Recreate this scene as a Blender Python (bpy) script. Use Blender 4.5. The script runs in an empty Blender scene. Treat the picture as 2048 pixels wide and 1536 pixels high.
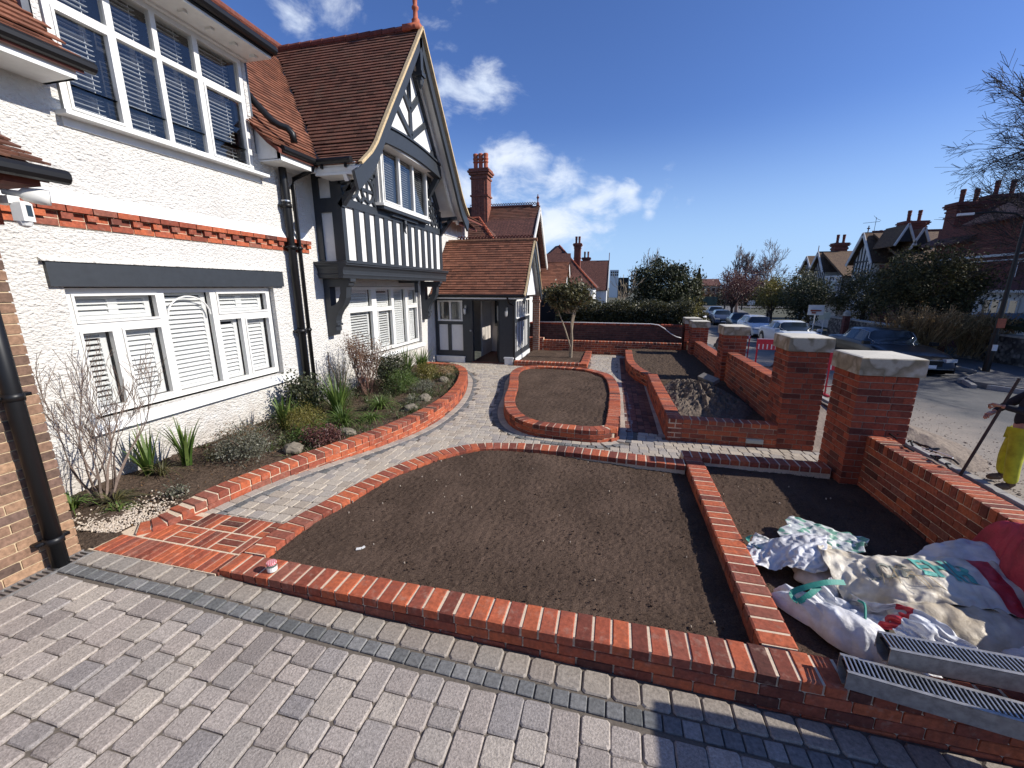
import bpy, math, random
import numpy as np
from mathutils import Vector, Matrix, Euler, noise
R = math.radians
random.seed(7)
rng = np.random.default_rng(7)
sc = bpy.context.scene
C = sc.collection

# ---------------------------------------------------------------- camera
cam = bpy.data.objects.new('camera', bpy.data.cameras.new('camera'))
C.objects.link(cam)
cam.location = (0, 0, 2.3)
cam.rotation_euler = (R(90 - 13.2328), 0, R(13.534))
cam.data.lens = 14.502; cam.data.sensor_width = 36
cam.data.clip_start = .05; cam.data.clip_end = 3000
sc.camera = cam
sc.view_settings.view_transform = 'Standard'
sc.view_settings.look = 'None'
sc.view_settings.exposure = 0.34
sc.view_settings.gamma = 1

# ---------------------------------------------------------------- sun and sky
SUN_EL, SUN_AZ = 33.0, 87.0        # azimuth clockwise from +Y
sd = Vector((math.cos(R(SUN_EL)) * math.sin(R(SUN_AZ)), math.cos(R(SUN_EL)) * math.cos(R(SUN_AZ)), math.sin(R(SUN_EL))))
sun = bpy.data.objects.new('sun', bpy.data.lights.new('sun', 'SUN'))
C.objects.link(sun)
sun.data.energy = 4.9; sun.data.angle = R(.5); sun.data.color = (1, .95, .87)
sun.rotation_euler = sd.to_track_quat('Z', 'Y').to_euler()

w = bpy.data.worlds.new('World'); sc.world = w; w.use_nodes = True
nt = w.node_tree; nt.nodes.clear(); N = nt.nodes.new; L = nt.links.new
out = N('ShaderNodeOutputWorld'); bg = N('ShaderNodeBackground'); L(bg.outputs[0], out.inputs[0])
sky = N('ShaderNodeTexSky'); sky.sky_type = 'NISHITA'; sky.sun_disc = False
sky.sun_elevation = R(SUN_EL); sky.sun_rotation = R(SUN_AZ); sky.ozone_density = 2.0; sky.air_density = 1.0; sky.dust_density = .5
bg.inputs[1].default_value = .067
tc = N('ShaderNodeTexCoord')
mp = N('ShaderNodeMapping'); mp.inputs['Scale'].default_value = (1, 1, 1.6)
L(tc.outputs['Generated'], mp.inputs[0])
n1 = N('ShaderNodeTexNoise'); n1.inputs['Scale'].default_value = 9; n1.inputs['Detail'].default_value = 11; n1.inputs['Roughness'].default_value = .6; n1.inputs['Distortion'].default_value = .35
L(mp.outputs[0], n1.inputs['Vector'])
blobs = [((-.557, .718, .418), .10, .55), ((-.483, .744, .463), .16, .42), ((-.425, .776, .465), .13, .36), ((-.338, .833, .437), .14, .38),
         ((-.313, .868, .384), .13, .62), ((-.279, .886, .37), .10, .9), ((-.255, .895, .367), .07, .8), ((-.335, .88, .338), .09, .5), ((-.337, .894, .296), .08, .4),
         ((-.252, .936, .245), .12, 1), ((-.189, .952, .24), .08, .95), ((-.298, .936, .187), .12, .9), ((-.115, .971, .211), .085, 1),
         ((-.04, .979, .199), .07, .95), ((.013, .982, .187), .055, .9), ((-.093, .982, .166), .09, 1), ((-.148, .978, .146), .10, 1), ((-.038, .987, .154), .07, .85),
         ((-.069, .992, .103), .09, .6), ((.074, .981, .181), .042, .75), ((.114, .979, .172), .03, .6), ((.14, .975, .172), .02, .5), ((.093, .968, .232), .026, .7),
         ((.066, .986, .155), .022, .6)]
acc = None
for c, r, s in blobs:
    v = Vector(c).normalized()
    d = N('ShaderNodeVectorMath'); d.operation = 'DISTANCE'; d.inputs[1].default_value = v
    L(tc.outputs['Generated'], d.inputs[0])
    m = N('ShaderNodeMapRange'); m.interpolation_type = 'SMOOTHSTEP'
    m.inputs['From Min'].default_value = r * 1.35; m.inputs['From Max'].default_value = 0
    m.inputs['To Min'].default_value = 0; m.inputs['To Max'].default_value = s
    L(d.outputs['Value'], m.inputs['Value'])
    if acc is None: acc = m.outputs[0]
    else:
        a = N('ShaderNodeMath'); a.operation = 'MAXIMUM'; L(acc, a.inputs[0]); L(m.outputs[0], a.inputs[1]); acc = a.outputs[0]
nn = N('ShaderNodeMath'); nn.operation = 'MULTIPLY_ADD'; nn.inputs[1].default_value = 2.5; nn.inputs[2].default_value = -1.62
L(n1.outputs['Fac'], nn.inputs[0])
ad = N('ShaderNodeMath'); ad.operation = 'ADD'; L(nn.outputs[0], ad.inputs[0]); L(acc, ad.inputs[1])
cl = N('ShaderNodeMapRange'); cl.interpolation_type = 'SMOOTHSTEP'
cl.inputs['From Min'].default_value = .02; cl.inputs['From Max'].default_value = .85; cl.inputs['To Max'].default_value = .93
L(ad.outputs[0], cl.inputs['Value'])
gate = N('ShaderNodeMapRange'); gate.inputs['From Min'].default_value = 0; gate.inputs['From Max'].default_value = .25
L(acc, gate.inputs['Value'])
mg = N('ShaderNodeMath'); mg.operation = 'MULTIPLY'; L(cl.outputs[0], mg.inputs[0]); L(gate.outputs[0], mg.inputs[1])
n2 = N('ShaderNodeTexNoise'); n2.inputs['Scale'].default_value = 12; n2.inputs['Detail'].default_value = 5
L(mp.outputs[0], n2.inputs['Vector'])
cr = N('ShaderNodeMix'); cr.data_type = 'RGBA'; cr.inputs['A'].default_value = (7.6, 9.4, 12.4, 1); cr.inputs['B'].default_value = (12.6, 12.9, 13.4, 1)
L(n2.outputs['Fac'], cr.inputs['Factor'])
tint = N('ShaderNodeMix'); tint.data_type = 'RGBA'; tint.blend_type = 'MULTIPLY'; tint.inputs['Factor'].default_value = 1
tint.inputs['B'].default_value = (.84, 1.10, 1.74, 1)
L(sky.outputs[0], tint.inputs['A'])
mx = N('ShaderNodeMix'); mx.data_type = 'RGBA'
sx = N('ShaderNodeSeparateXYZ'); L(tc.outputs['Generated'], sx.inputs[0])
hz = N('ShaderNodeMapRange'); hz.interpolation_type = 'SMOOTHSTEP'; hz.inputs['From Min'].default_value = .34; hz.inputs['From Max'].default_value = -.02; hz.inputs['To Max'].default_value = .93
L(sx.outputs[2], hz.inputs['Value'])
hm = N('ShaderNodeMix'); hm.data_type = 'RGBA'; hm.inputs['B'].default_value = (5.4, 8.2, 12.2, 1)
L(hz.outputs[0], hm.inputs['Factor']); L(tint.outputs['Result'], hm.inputs['A'])
L(mg.outputs[0], mx.inputs['Factor']); L(hm.outputs['Result'], mx.inputs['A']); L(cr.outputs['Result'], mx.inputs['B'])
L(mx.outputs['Result'], bg.inputs[0])

# ---------------------------------------------------------------- materials
def new_mat(name):
    m = bpy.data.materials.new(name); m.use_nodes = True
    nt = m.node_tree; b = nt.nodes['Principled BSDF']
    return m, nt, b
def coords(nt, scale=1):
    t = nt.nodes.new('ShaderNodeTexCoord'); return t.outputs['Object']
def noise_n(nt, vec, scale, detail=4, rough=.55):
    n = nt.nodes.new('ShaderNodeTexNoise'); n.inputs['Scale'].default_value = scale; n.inputs['Detail'].default_value = detail; n.inputs['Roughness'].default_value = rough
    if vec is not None: nt.links.new(vec, n.inputs['Vector'])
    return n
def ramp(nt, fac, cols):
    r = nt.nodes.new('ShaderNodeValToRGB'); e = r.color_ramp.elements
    while len(e) < len(cols): e.new(.5)
    for i, (p, c) in enumerate(cols):
        e[i].position = p; e[i].color = (*c, 1)
    nt.links.new(fac, r.inputs[0]); return r
def bump(nt, h, strength, dist, b, prev=None):
    u = nt.nodes.new('ShaderNodeBump'); u.inputs['Strength'].default_value = strength; u.inputs['Distance'].default_value = dist
    nt.links.new(h, u.inputs['Height'])
    if prev: nt.links.new(prev, u.inputs['Normal'])
    nt.links.new(u.outputs[0], b.inputs['Normal']); return u.outputs[0]
def mixc(nt, f, a, b, mode='MIX'):
    m = nt.nodes.new('ShaderNodeMix'); m.data_type = 'RGBA'; m.blend_type = mode
    for k, v in (('Factor', f), ('A', a), ('B', b)):
        if hasattr(v, 'is_output') or hasattr(v, 'links'): nt.links.new(v, m.inputs[k])
        elif k == 'Factor': m.inputs[k].default_value = v
        else: m.inputs[k].default_value = (*v, 1)
    return m.outputs['Result']
def island_mat(name, cols, rough=.85, mott=.35, nscale=30, bstr=.4, bdist=.004, const=False, spec=.3, stain=None):
    m, nt, b = new_mat(name)
    g = nt.nodes.new('ShaderNodeNewGeometry')
    r = ramp(nt, g.outputs['Random Per Island'], cols)
    if const: r.color_ramp.interpolation = 'CONSTANT'
    v = coords(nt); n = noise_n(nt, v, nscale, 6, .65)
    mr = nt.nodes.new('ShaderNodeMapRange'); mr.inputs['From Min'].default_value = .25; mr.inputs['From Max'].default_value = .75
    mr.inputs['To Min'].default_value = 1 - mott; mr.inputs['To Max'].default_value = 1 + mott
    nt.links.new(n.outputs['Fac'], mr.inputs['Value'])
    cm = nt.nodes.new('ShaderNodeCombineColor')
    for i in range(3): nt.links.new(mr.outputs[0], cm.inputs[i])
    col = mixc(nt, 1.0, r.outputs[0], cm.outputs[0], 'MULTIPLY')
    if stain:
        sc_, sc_col, amt = stain
        n3 = noise_n(nt, v, sc_, 5, .6)
        rr = nt.nodes.new('ShaderNodeMapRange'); rr.inputs['From Min'].default_value = .52; rr.inputs['From Max'].default_value = .72; rr.inputs['To Max'].default_value = amt
        nt.links.new(n3.outputs['Fac'], rr.inputs['Value'])
        col = mixc(nt, rr.outputs[0], col, sc_col)
    nt.links.new(col, b.inputs['Base Color'])
    b.inputs['Roughness'].default_value = rough; b.inputs['Specular IOR Level'].default_value = spec
    bump(nt, n.outputs['Fac'], bstr, bdist, b)
    return m
def flat_mat(name, col, rough=.6, nscale=20, mott=.12, bstr=.15, bdist=.003, metal=0, spec=.4, detail=4):
    m, nt, b = new_mat(name)
    v = coords(nt); n = noise_n(nt, v, nscale, detail, .6)
    r = ramp(nt, n.outputs['Fac'], [(.25, tuple(c * (1 - mott) for c in col)), (.75, tuple(min(1, c * (1 + mott)) for c in col))])
    nt.links.new(r.outputs[0], b.inputs['Base Color'])
    b.inputs['Roughness'].default_value = rough; b.inputs['Metallic'].default_value = metal; b.inputs['Specular IOR Level'].default_value = spec
    if bstr: bump(nt, n.outputs['Fac'], bstr, bdist, b)
    return m
def brick_tex_mat(name, c1, c2, mortar, bw=.225, rh=.075, msize=.008, rough=.9, axis='xy', squash=1):
    m, nt, b = new_mat(name)
    v = coords(nt); s = nt.nodes.new('ShaderNodeSeparateXYZ'); nt.links.new(v, s.inputs[0])
    a = nt.nodes.new('ShaderNodeMath'); a.operation = 'ADD'; nt.links.new(s.outputs[0], a.inputs[0]); nt.links.new(s.outputs[1], a.inputs[1])
    cb = nt.nodes.new('ShaderNodeCombineXYZ')
    nt.links.new(a.outputs[0], cb.inputs[0]); nt.links.new(s.outputs[2], cb.inputs[1])
    t = nt.nodes.new('ShaderNodeTexBrick'); nt.links.new(cb.outputs[0], t.inputs['Vector'])
    t.inputs['Scale'].default_value = 1; t.inputs['Brick Width'].default_value = bw; t.inputs['Row Height'].default_value = rh
    t.inputs['Mortar Size'].default_value = msize; t.inputs['Color1'].default_value = (*c1, 1); t.inputs['Color2'].default_value = (*c2, 1); t.inputs['Mortar'].default_value = (*mortar, 1)
    t.inputs['Bias'].default_value = -.1
    n = noise_n(nt, v, 9, 6, .7)
    r = ramp(nt, n.outputs['Fac'], [(.3, (.55, .55, .55)), (.7, (1.25, 1.25, 1.25))])
    col = mixc(nt, 1.0, t.outputs['Color'], r.outputs[0], 'MULTIPLY')
    nt.links.new(col, b.inputs['Base Color']); b.inputs['Roughness'].default_value = rough
    inv = nt.nodes.new('ShaderNodeMath'); inv.operation = 'SUBTRACT'; inv.inputs[0].default_value = 1; nt.links.new(t.outputs['Fac'], inv.inputs[1])
    bump(nt, inv.outputs[0], .6, .008, b)
    return m

RED = [(0, (.085, .030, .022)), (.12, (.17, .045, .028)), (.3, (.33, .078, .038)), (.5, (.43, .108, .044)), (.7, (.37, .092, .046)), (.86, (.25, .064, .038)), (1, (.24, .09, .06))]
M_brick = island_mat('red_brick', RED, .88, .42, 34, .6, .004, stain=(9, (.16, .06, .045), .55))
M_brickd = island_mat('shade_toned_weathered_red_brick', [(0, (.10, .028, .02)), (.4, (.24, .055, .03)), (.75, (.34, .075, .035)), (1, (.17, .04, .026))], .9, .4, 34, .6, .004)  # weathered bricks, darkened further to paint in the shade on the pillar faces
M_mortar = flat_mat('buff_mortar', (.62, .49, .35), .95, 60, .2, .5, .003)
M_mortard = flat_mat('grey_mortar', (.30, .22, .17), .95, 60, .25, .5, .003)
M_yellow = island_mat('yellow_stock_brick', [(0, (.10, .065, .05)), (.3, (.22, .13, .085)), (.6, (.33, .20, .12)), (.85, (.20, .12, .085)), (1, (.13, .085, .07))], .92, .45, 30, .7, .005)
M_mortary = flat_mat('yellow_wall_mortar', (.50, .38, .24), .95, 50, .15, .4, .003)
M_tile = island_mat('clay_roof_tile', [(0, (.085, .036, .024)), (.3, (.135, .056, .036)), (.6, (.17, .070, .044)), (.85, (.145, .066, .045)), (1, (.19, .085, .055))], .9, .3, 26, .5, .004, stain=(5, (.10, .075, .05), .5))
M_tileo = island_mat('orange_roof_tile', [(0, (.12, .05, .032)), (.4, (.19, .075, .045)), (.8, (.245, .10, .06)), (1, (.16, .068, .045))], .9, .3, 26, .5, .004, stain=(6, (.16, .09, .06), .4))
M_ridge = flat_mat('ridge_tile', (.15, .045, .03), .85, 14, .35, .5, .006)
M_terra = flat_mat('terracotta', (.40, .105, .05), .7, 12, .25, .3, .004)
M_verge = flat_mat('verge_mortar', (.50, .38, .22), .9, 25, .3, .6, .006)
M_char = flat_mat('charcoal_paint', (.027, .032, .039), .5, 14, .15, .25, .003, spec=.5)
M_black = flat_mat('black_plastic', (.008, .008, .009), .42, 20, .1, .05, .002, spec=.35)
M_white = flat_mat('white_paint', (.70, .69, .655), .45, 20, .05, .1, .002)
M_whiteg = flat_mat('white_soffit', (.72, .72, .70), .55, 8, .08, .1, .002)
M_cap = flat_mat('cast_stone', (.46, .42, .34), .9, 7, .35, .5, .004, detail=8)
M_slat = flat_mat('shutter_slat', (.74, .75, .74), .4, 10, .03, 0)
M_slatd = flat_mat('blind_slat', (.34, .36, .38), .4, 10, .05, 0)
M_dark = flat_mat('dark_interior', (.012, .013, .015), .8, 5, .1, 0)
M_lead = flat_mat('lead_sheet', (.10, .11, .13), .5, 9, .3, .4, .004)
M_steel = flat_mat('galvanised_steel', (.42, .43, .44), .38, 30, .25, .3, .002, metal=.85)
M_steeld = flat_mat('grey_steel', (.33, .32, .31), .45, 25, .35, .4, .002, metal=.6)

def smear(mat, scale, lo, hi, amt, col, zmax=None):
    nt = mat.node_tree; b = nt.nodes['Principled BSDF']; src = b.inputs['Base Color'].links[0].from_socket; v = coords(nt)
    n = noise_n(nt, v, scale, 6, .65); r = nt.nodes.new('ShaderNodeMapRange'); r.inputs['From Min'].default_value = lo; r.inputs['From Max'].default_value = hi; r.inputs['To Max'].default_value = amt
    if zmax is None: nt.links.new(n.outputs['Fac'], r.inputs['Value'])
    else:
        s = nt.nodes.new('ShaderNodeSeparateXYZ'); nt.links.new(v, s.inputs[0]); a = nt.nodes.new('ShaderNodeMath'); a.operation = 'MULTIPLY_ADD'; a.inputs[1].default_value = -.5 / zmax; nt.links.new(s.outputs[2], a.inputs[0]); nt.links.new(n.outputs['Fac'], a.inputs[2]); nt.links.new(a.outputs[0], r.inputs['Value'])
    nt.links.new(mixc(nt, r.outputs[0], src, col), b.inputs['Base Color'])
smear(M_brick, 14, .56, .78, .45, (.50, .36, .27)); smear(M_brick, 3.5, .5, .75, .4, (.13, .05, .035))
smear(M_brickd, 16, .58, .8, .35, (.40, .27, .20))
smear(M_tile, 1.6, .45, .7, .35, (.09, .06, .04))
# rough-cast render
M_render, nt_, b_ = new_mat('white_roughcast')
v_ = coords(nt_)
mp_ = nt_.nodes.new('ShaderNodeMapping'); mp_.inputs['Scale'].default_value = (1, 1, 1.5); nt_.links.new(v_, mp_.inputs[0])
a_ = noise_n(nt_, mp_.outputs[0], 17, 5, .62)
vo_ = nt_.nodes.new('ShaderNodeTexVoronoi'); vo_.inputs['Scale'].default_value = 34; nt_.links.new(mp_.outputs[0], vo_.inputs['Vector'])
big_ = noise_n(nt_, v_, 2.2, 4, .6)
h_ = nt_.nodes.new('ShaderNodeMath'); h_.operation = 'MULTIPLY_ADD'; h_.inputs[1].default_value = -.35
nt_.links.new(vo_.outputs['Distance'], h_.inputs[0]); nt_.links.new(a_.outputs['Fac'], h_.inputs[2])
c_ = ramp(nt_, big_.outputs['Fac'], [(.3, (.61, .585, .545)), (.6, (.68, .66, .615)), (.8, (.64, .62, .58))])
nt_.links.new(c_.outputs[0], b_.inputs['Base Color']); b_.inputs['Roughness'].default_value = .9
bump(nt_, h_.outputs[0], 1.0, .036, b_)
smear(M_render, 7, .02, .30, .45, (.40, .33, .26), .75)
smear(M_render, 1.3, .55, .8, .22, (.50, .48, .45))
M_panel = flat_mat('white_render_panel', (.70, .69, .67), .85, 14, .05, .8, .012)

# soil
M_soil, nt_, b_ = new_mat('dark_topsoil')
v_ = coords(nt_); a_ = noise_n(nt_, v_, 90, 8, .75); c2_ = noise_n(nt_, v_, 2.0, 3)
r_ = ramp(nt_, a_.outputs['Fac'], [(.28, (.034, .023, .017)), (.5, (.086, .060, .046)), (.66, (.125, .090, .069)), (.8, (.19, .145, .115))])
r2_ = ramp(nt_, c2_.outputs['Fac'], [(.3, (.75, .72, .68)), (.7, (1.2, 1.15, 1.1))])
nt_.links.new(mixc(nt_, 1.0, r_.outputs[0], r2_.outputs[0], 'MULTIPLY'), b_.inputs['Base Color']); b_.inputs['Roughness'].default_value = 1; b_.inputs['Specular IOR Level'].default_value = .1
bump(nt_, a_.outputs['Fac'], 1.0, .012, b_)
M_soilb = flat_mat('brown_subsoil', (.085, .06, .043), 1, 30, .5, 1, .03, spec=.1, detail=8)
M_gravel = flat_mat('dirt_gravel', (.24, .195, .155), 1, 30, .45, .8, .008, spec=.1, detail=10)
M_pebble = island_mat('cream_pebble', [(0, (.45, .36, .27)), (.5, (.6, .52, .42)), (1, (.34, .28, .23))], .8, .1, 20, .1)

# paving blocks
PAVE = [(0, (.22, .19, .17)), (.18, (.345, .295, .255)), (.34, (.27, .24, .215)), (.5, (.385, .335, .28)), (.66, (.31, .265, .235)), (.82, (.36, .315, .275)), (1, (.22, .20, .19))]
M_pave = island_mat('tumbled_paving_block', [(p, tuple(c * 1.10 for c in q)) for p, q in PAVE], .92, .50, 75, 1.0, .006, spec=.2, stain=(3, (.17, .15, .14), .35))
M_paveb = island_mat('buff_paving_block', [(0, (.33, .28, .225)), (.35, (.44, .38, .305)), (.7, (.39, .345, .29)), (1, (.29, .26, .235))], .92, .28, 55, .8, .004, spec=.2)
M_pavebuff = island_mat('buff_edge_block', [(0, (.24, .205, .175)), (.5, (.31, .27, .225)), (1, (.26, .235, .205))], .92, .4, 55, .9, .004, spec=.2)
M_paved = island_mat('slate_blue_sett', [(0, (.105, .108, .105)), (.4, (.175, .172, .165)), (.7, (.135, .138, .137)), (1, (.25, .24, .225))], .8, .45, 50, .8, .004)
M_pavered = island_mat('brown_clay_paver', [(0, (.06, .03, .026)), (.5, (.13, .055, .042)), (1, (.19, .085, .06))], .9, .3, 40, .5, .003)
M_joint = flat_mat('joint_sand', (.12, .10, .08), 1, 60, .3, .5, .003)

smear(M_pave, 230, .50, .75, .5, (.52, .48, .43)); smear(M_pave, 160, .52, .72, .45, (.13, .115, .10)); smear(M_pave, 2.0, .50, .75, .3, (.17, .15, .13))
smear(M_paveb, 200, .52, .72, .4, (.16, .14, .12)); smear(M_pavebuff, 200, .52, .72, .5, (.13, .115, .10))
M_glass = bpy.data.materials.new('window_glass'); M_glass.use_nodes = True
nt_ = M_glass.node_tree; nt_.nodes.clear()
o_ = nt_.nodes.new('ShaderNodeOutputMaterial'); mx_ = nt_.nodes.new('ShaderNodeMixShader'); tr_ = nt_.nodes.new('ShaderNodeBsdfTransparent'); gl_ = nt_.nodes.new('ShaderNodeBsdfGlossy')
lw_ = nt_.nodes.new('ShaderNodeLayerWeight'); lw_.inputs['Blend'].default_value = .5; pw_ = nt_.nodes.new('ShaderNodeMath'); pw_.operation = 'POWER'; pw_.inputs[1].default_value = 4.2; nt_.links.new(lw_.outputs['Facing'], pw_.inputs[0]); fr_ = nt_.nodes.new('ShaderNodeMath'); fr_.operation = 'MULTIPLY_ADD'; fr_.inputs[1].default_value = .8; fr_.inputs[2].default_value = .055; nt_.links.new(pw_.outputs[0], fr_.inputs[0])
tr_.inputs[0].default_value = (.97, .97, .965, 1); gl_.inputs['Roughness'].default_value = .02
nt_.links.new(fr_.outputs[0], mx_.inputs[0]); nt_.links.new(tr_.outputs[0], mx_.inputs[1]); nt_.links.new(gl_.outputs[0], mx_.inputs[2]); nt_.links.new(mx_.outputs[0], o_.inputs[0])
M_darkglass = flat_mat('dark_glass', (.02, .028, .034), .05, 5, .1, 0, spec=.8)

def leaf_mat(name, cols, rough=.5, trans=.25):
    m, nt, b = new_mat(name)
    g = nt.nodes.new('ShaderNodeNewGeometry'); r = ramp(nt, g.outputs['Random Per Island'], cols)
    nt.links.new(r.outputs[0], b.inputs['Base Color']); b.inputs['Roughness'].default_value = rough
    t = nt.nodes.new('ShaderNodeBsdfTranslucent'); nt.links.new(r.outputs[0], t.inputs[0])
    mx = nt.nodes.new('ShaderNodeMixShader'); mx.inputs[0].default_value = trans
    nt.links.new(b.outputs[0], mx.inputs[1]); nt.links.new(t.outputs[0], mx.inputs[2])
    nt.links.new(mx.outputs[0], nt.nodes['Material Output'].inputs[0]); return m
L_green = leaf_mat('iris_leaf', [(0, (.035, .075, .012)), (.5, (.085, .14, .025)), (1, (.15, .20, .05))])
L_dark = leaf_mat('evergreen_leaf', [(0, (.012, .018, .007)), (.5, (.034, .044, .015)), (.85, (.06, .066, .026)), (1, (.10, .095, .04))], .62, .2)
L_olive = leaf_mat('olive_leaf', [(0, (.03, .035, .012)), (.5, (.075, .07, .025)), (1, (.14, .12, .045))], .5, .2)
L_grey = leaf_mat('silver_leaf', [(0, (.05, .055, .03)), (.5, (.14, .14, .095)), (1, (.24, .23, .18))])
L_yel = leaf_mat('golden_leaf', [(0, (.08, .07, .012)), (.5, (.18, .15, .03)), (1, (.26, .23, .06))])
L_hedge = leaf_mat('hedge_leaf', [(0, (.018, .026, .008)), (.5, (.05, .05, .017)), (1, (.10, .085, .03))])
L_brown = leaf_mat('dead_leaf', [(0, (.07, .03, .015)), (.5, (.15, .075, .03)), (1, (.24, .14, .06))])
L_red = leaf_mat('plum_leaf', [(0, (.05, .018, .018)), (.5, (.11, .04, .035)), (1, (.17, .075, .055))])
L_tan = leaf_mat('tan_twig', [(0, (.13, .08, .03)), (.5, (.30, .19, .08)), (1, (.42, .29, .14))])
L_pink = leaf_mat('pinkish_twig', [(0, (.13, .06, .05)), (.5, (.21, .12, .09)), (1, (.27, .17, .12))])
M_bark = flat_mat('grey_bark', (.16, .12, .085), .95, 30, .4, .8, .004)
M_barkl = flat_mat('pale_bark', (.30, .24, .17), .95, 40, .3, .8, .003)
M_barkd = flat_mat('dark_bark', (.055, .042, .036), .95, 12, .4, .8, .01)
M_stone = flat_mat('garden_stone', (.17, .145, .11), .95, 12, .4, .9, .01, detail=8)

# ---------------------------------------------------------------- mesh helpers
class MB:
    def __init__(s): s.v = []; s.f = []
    def add(s, vs, fs):
        n = len(s.v); s.v.extend(vs); s.f.extend([tuple(i + n for i in f) for f in fs]); return s
    def box(s, x0, x1, y0, y1, z0, z1):
        return s.add([(x0, y0, z0), (x1, y0, z0), (x1, y1, z0), (x0, y1, z0), (x0, y0, z1), (x1, y0, z1), (x1, y1, z1), (x0, y1, z1)],
                     [(0, 3, 2, 1), (4, 5, 6, 7), (0, 1, 5, 4), (1, 2, 6, 5), (2, 3, 7, 6), (3, 0, 4, 7)])
    def obox(s, c, u, v, w_, a, b, h):
        c = Vector(c); u = Vector(u) * a; v = Vector(v) * b; w_ = Vector(w_) * h
        p = [c + u * i + v * j + w_ * k for k in (-1, 1) for j, i in ((-1, -1), (-1, 1), (1, 1), (1, -1))]
        return s.add([tuple(q) for q in p], [(0, 3, 2, 1), (4, 5, 6, 7), (0, 1, 5, 4), (1, 2, 6, 5), (2, 3, 7, 6), (3, 0, 4, 7)])
    def cbox(s, c, ang, a, b, z0, z1, ch=.004, tilt=0, cut=0):
        """block with a chamfered top; cut>0 also rounds the plan corners"""
        ca, sa = math.cos(ang), math.sin(ang)
        if cut: ring = [(-a + cut, -b), (a - cut, -b), (a, -b + cut), (a, b - cut), (a - cut, b), (-a + cut, b), (-a, b - cut), (-a, -b + cut)]
        else: ring = [(-a, -b), (a, -b), (a, b), (-a, b)]
        n = len(ring); vs = []
        for k, z in ((1, z0), (1, z1 - ch), (1 - ch / min(a, b), z1)):
            for x, y in ring:
                x *= k; y *= k
                vs.append((c[0] + x * ca - y * sa, c[1] + x * sa + y * ca, z + (tilt * x if k != 1 or z > z0 else 0)))
        fs = [tuple(range(2 * n, 3 * n))]
        for r in (0, n):
            for i in range(n):
                j = (i + 1) % n; fs.append((r + i, r + j, r + n + j, r + n + i))
        return s.add(vs, fs)
    def prism(s, pts, d):
        """pts: planar polygon of 3-D points, extruded by vector d"""
        n = len(pts); d = Vector(d)
        vs = [tuple(p) for p in pts] + [tuple(Vector(p) + d) for p in pts]
        fs = [tuple(range(n))[::-1], tuple(range(n, 2 * n))] + [(i, (i + 1) % n, n + (i + 1) % n, n + i) for i in range(n)]
        return s.add(vs, fs)
    def beam(s, p, q, w_, d, nrm=(1, 0, 0)):
        """bar from p to q of width w_ in the plane perpendicular to nrm, depth d along nrm"""
        p, q = Vector(p), Vector(q); u = (q - p); l = u.length; u.normalize(); n = Vector(nrm); v = n.cross(u).normalized()
        return s.obox((p + q) / 2, u, v, n, l / 2, w_ / 2, d / 2)
    def tube(s, pts, rad, n=8, caps=True):
        pts = [Vector(p) for p in pts]
        if not hasattr(rad, '__len__'): rad = [rad] * len(pts)
        vs = []; ref = Vector((.31, .17, .93))
        for i, p in enumerate(pts):
            t = (pts[min(i + 1, len(pts) - 1)] - pts[max(i - 1, 0)])
            if t.length < 1e-9: t = Vector((0, 0, 1))
            t.normalize(); a = t.cross(ref)
            if a.length < .05: a = t.cross(Vector((1, 0, 0)))
            a.normalize(); b = t.cross(a)
            for k in range(n):
                th = 2 * math.pi * k / n; vs.append(tuple(p + (a * math.cos(th) + b * math.sin(th)) * rad[i]))
        fs = []
        for i in range(len(pts) - 1):
            for k in range(n):
                k2 = (k + 1) % n; fs.append((i * n + k, i * n + k2, (i + 1) * n + k2, (i + 1) * n + k))
        if caps: fs.append(tuple(range(n))[::-1]); fs.append(tuple(range((len(pts) - 1) * n, len(pts) * n)))
        return s.add(vs, fs)
    def lathe(s, c, prof, n=16):
        vs = []; fs = []
        for r, z in prof:
            for k in range(n):
                th = 2 * math.pi * k / n; vs.append((c[0] + r * math.cos(th), c[1] + r * math.sin(th), c[2] + z))
        for i in range(len(prof) - 1):
            for k in range(n):
                k2 = (k + 1) % n; fs.append((i * n + k, i * n + k2, (i + 1) * n + k2, (i + 1) * n + k))
        fs.append(tuple(range(n))[::-1]); fs.append(tuple(range((len(prof) - 1) * n, len(prof) * n)))
        return s.add(vs, fs)
    def npadd(s, V, F):
        n = len(s.v); s.v.extend(map(tuple, V.tolist())); s.f.extend(map(tuple, (F + n).tolist())); return s
    def build(s, name, mat, parent=None, smooth=False, off=None, weld=False):
        o_ = wloc(parent) if off is None else Vector(off)
        me = bpy.data.meshes.new(name)
        v = np.array(s.v, dtype=float).reshape(-1, 3) - np.array(o_)
        me.from_pydata(v.tolist(), [], s.f)
        if weld:
            import bmesh
            bm = bmesh.new(); bm.from_mesh(me); bmesh.ops.remove_doubles(bm, verts=bm.verts, dist=.0008); bmesh.ops.recalc_face_normals(bm, faces=bm.faces); bm.to_mesh(me); bm.free()
        if smooth: me.polygons.foreach_set('use_smooth', [True] * len(me.polygons))
        me.materials.append(mat); me.update()
        o = bpy.data.objects.new(name, me); C.objects.link(o)
        if parent: o.parent = parent
        elif off is not None: o.location = off
        return o
def wloc(o):
    l = Vector((0, 0, 0))
    while o: l += o.location; o = o.parent
    return l
def tag(o, label=None, cat=None, group=None, kind=None):
    if label: o['label'] = label
    if cat: o['category'] = cat
    if group: o['group'] = group
    if kind: o['kind'] = kind
    return o
def thing(name, loc, label, cat, group=None, rz=0):
    o = bpy.data.objects.new(name, None); C.objects.link(o); o.location = loc; o.rotation_euler = (0, 0, rz); o.empty_display_size = .2
    return tag(o, label, cat, group)
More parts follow.
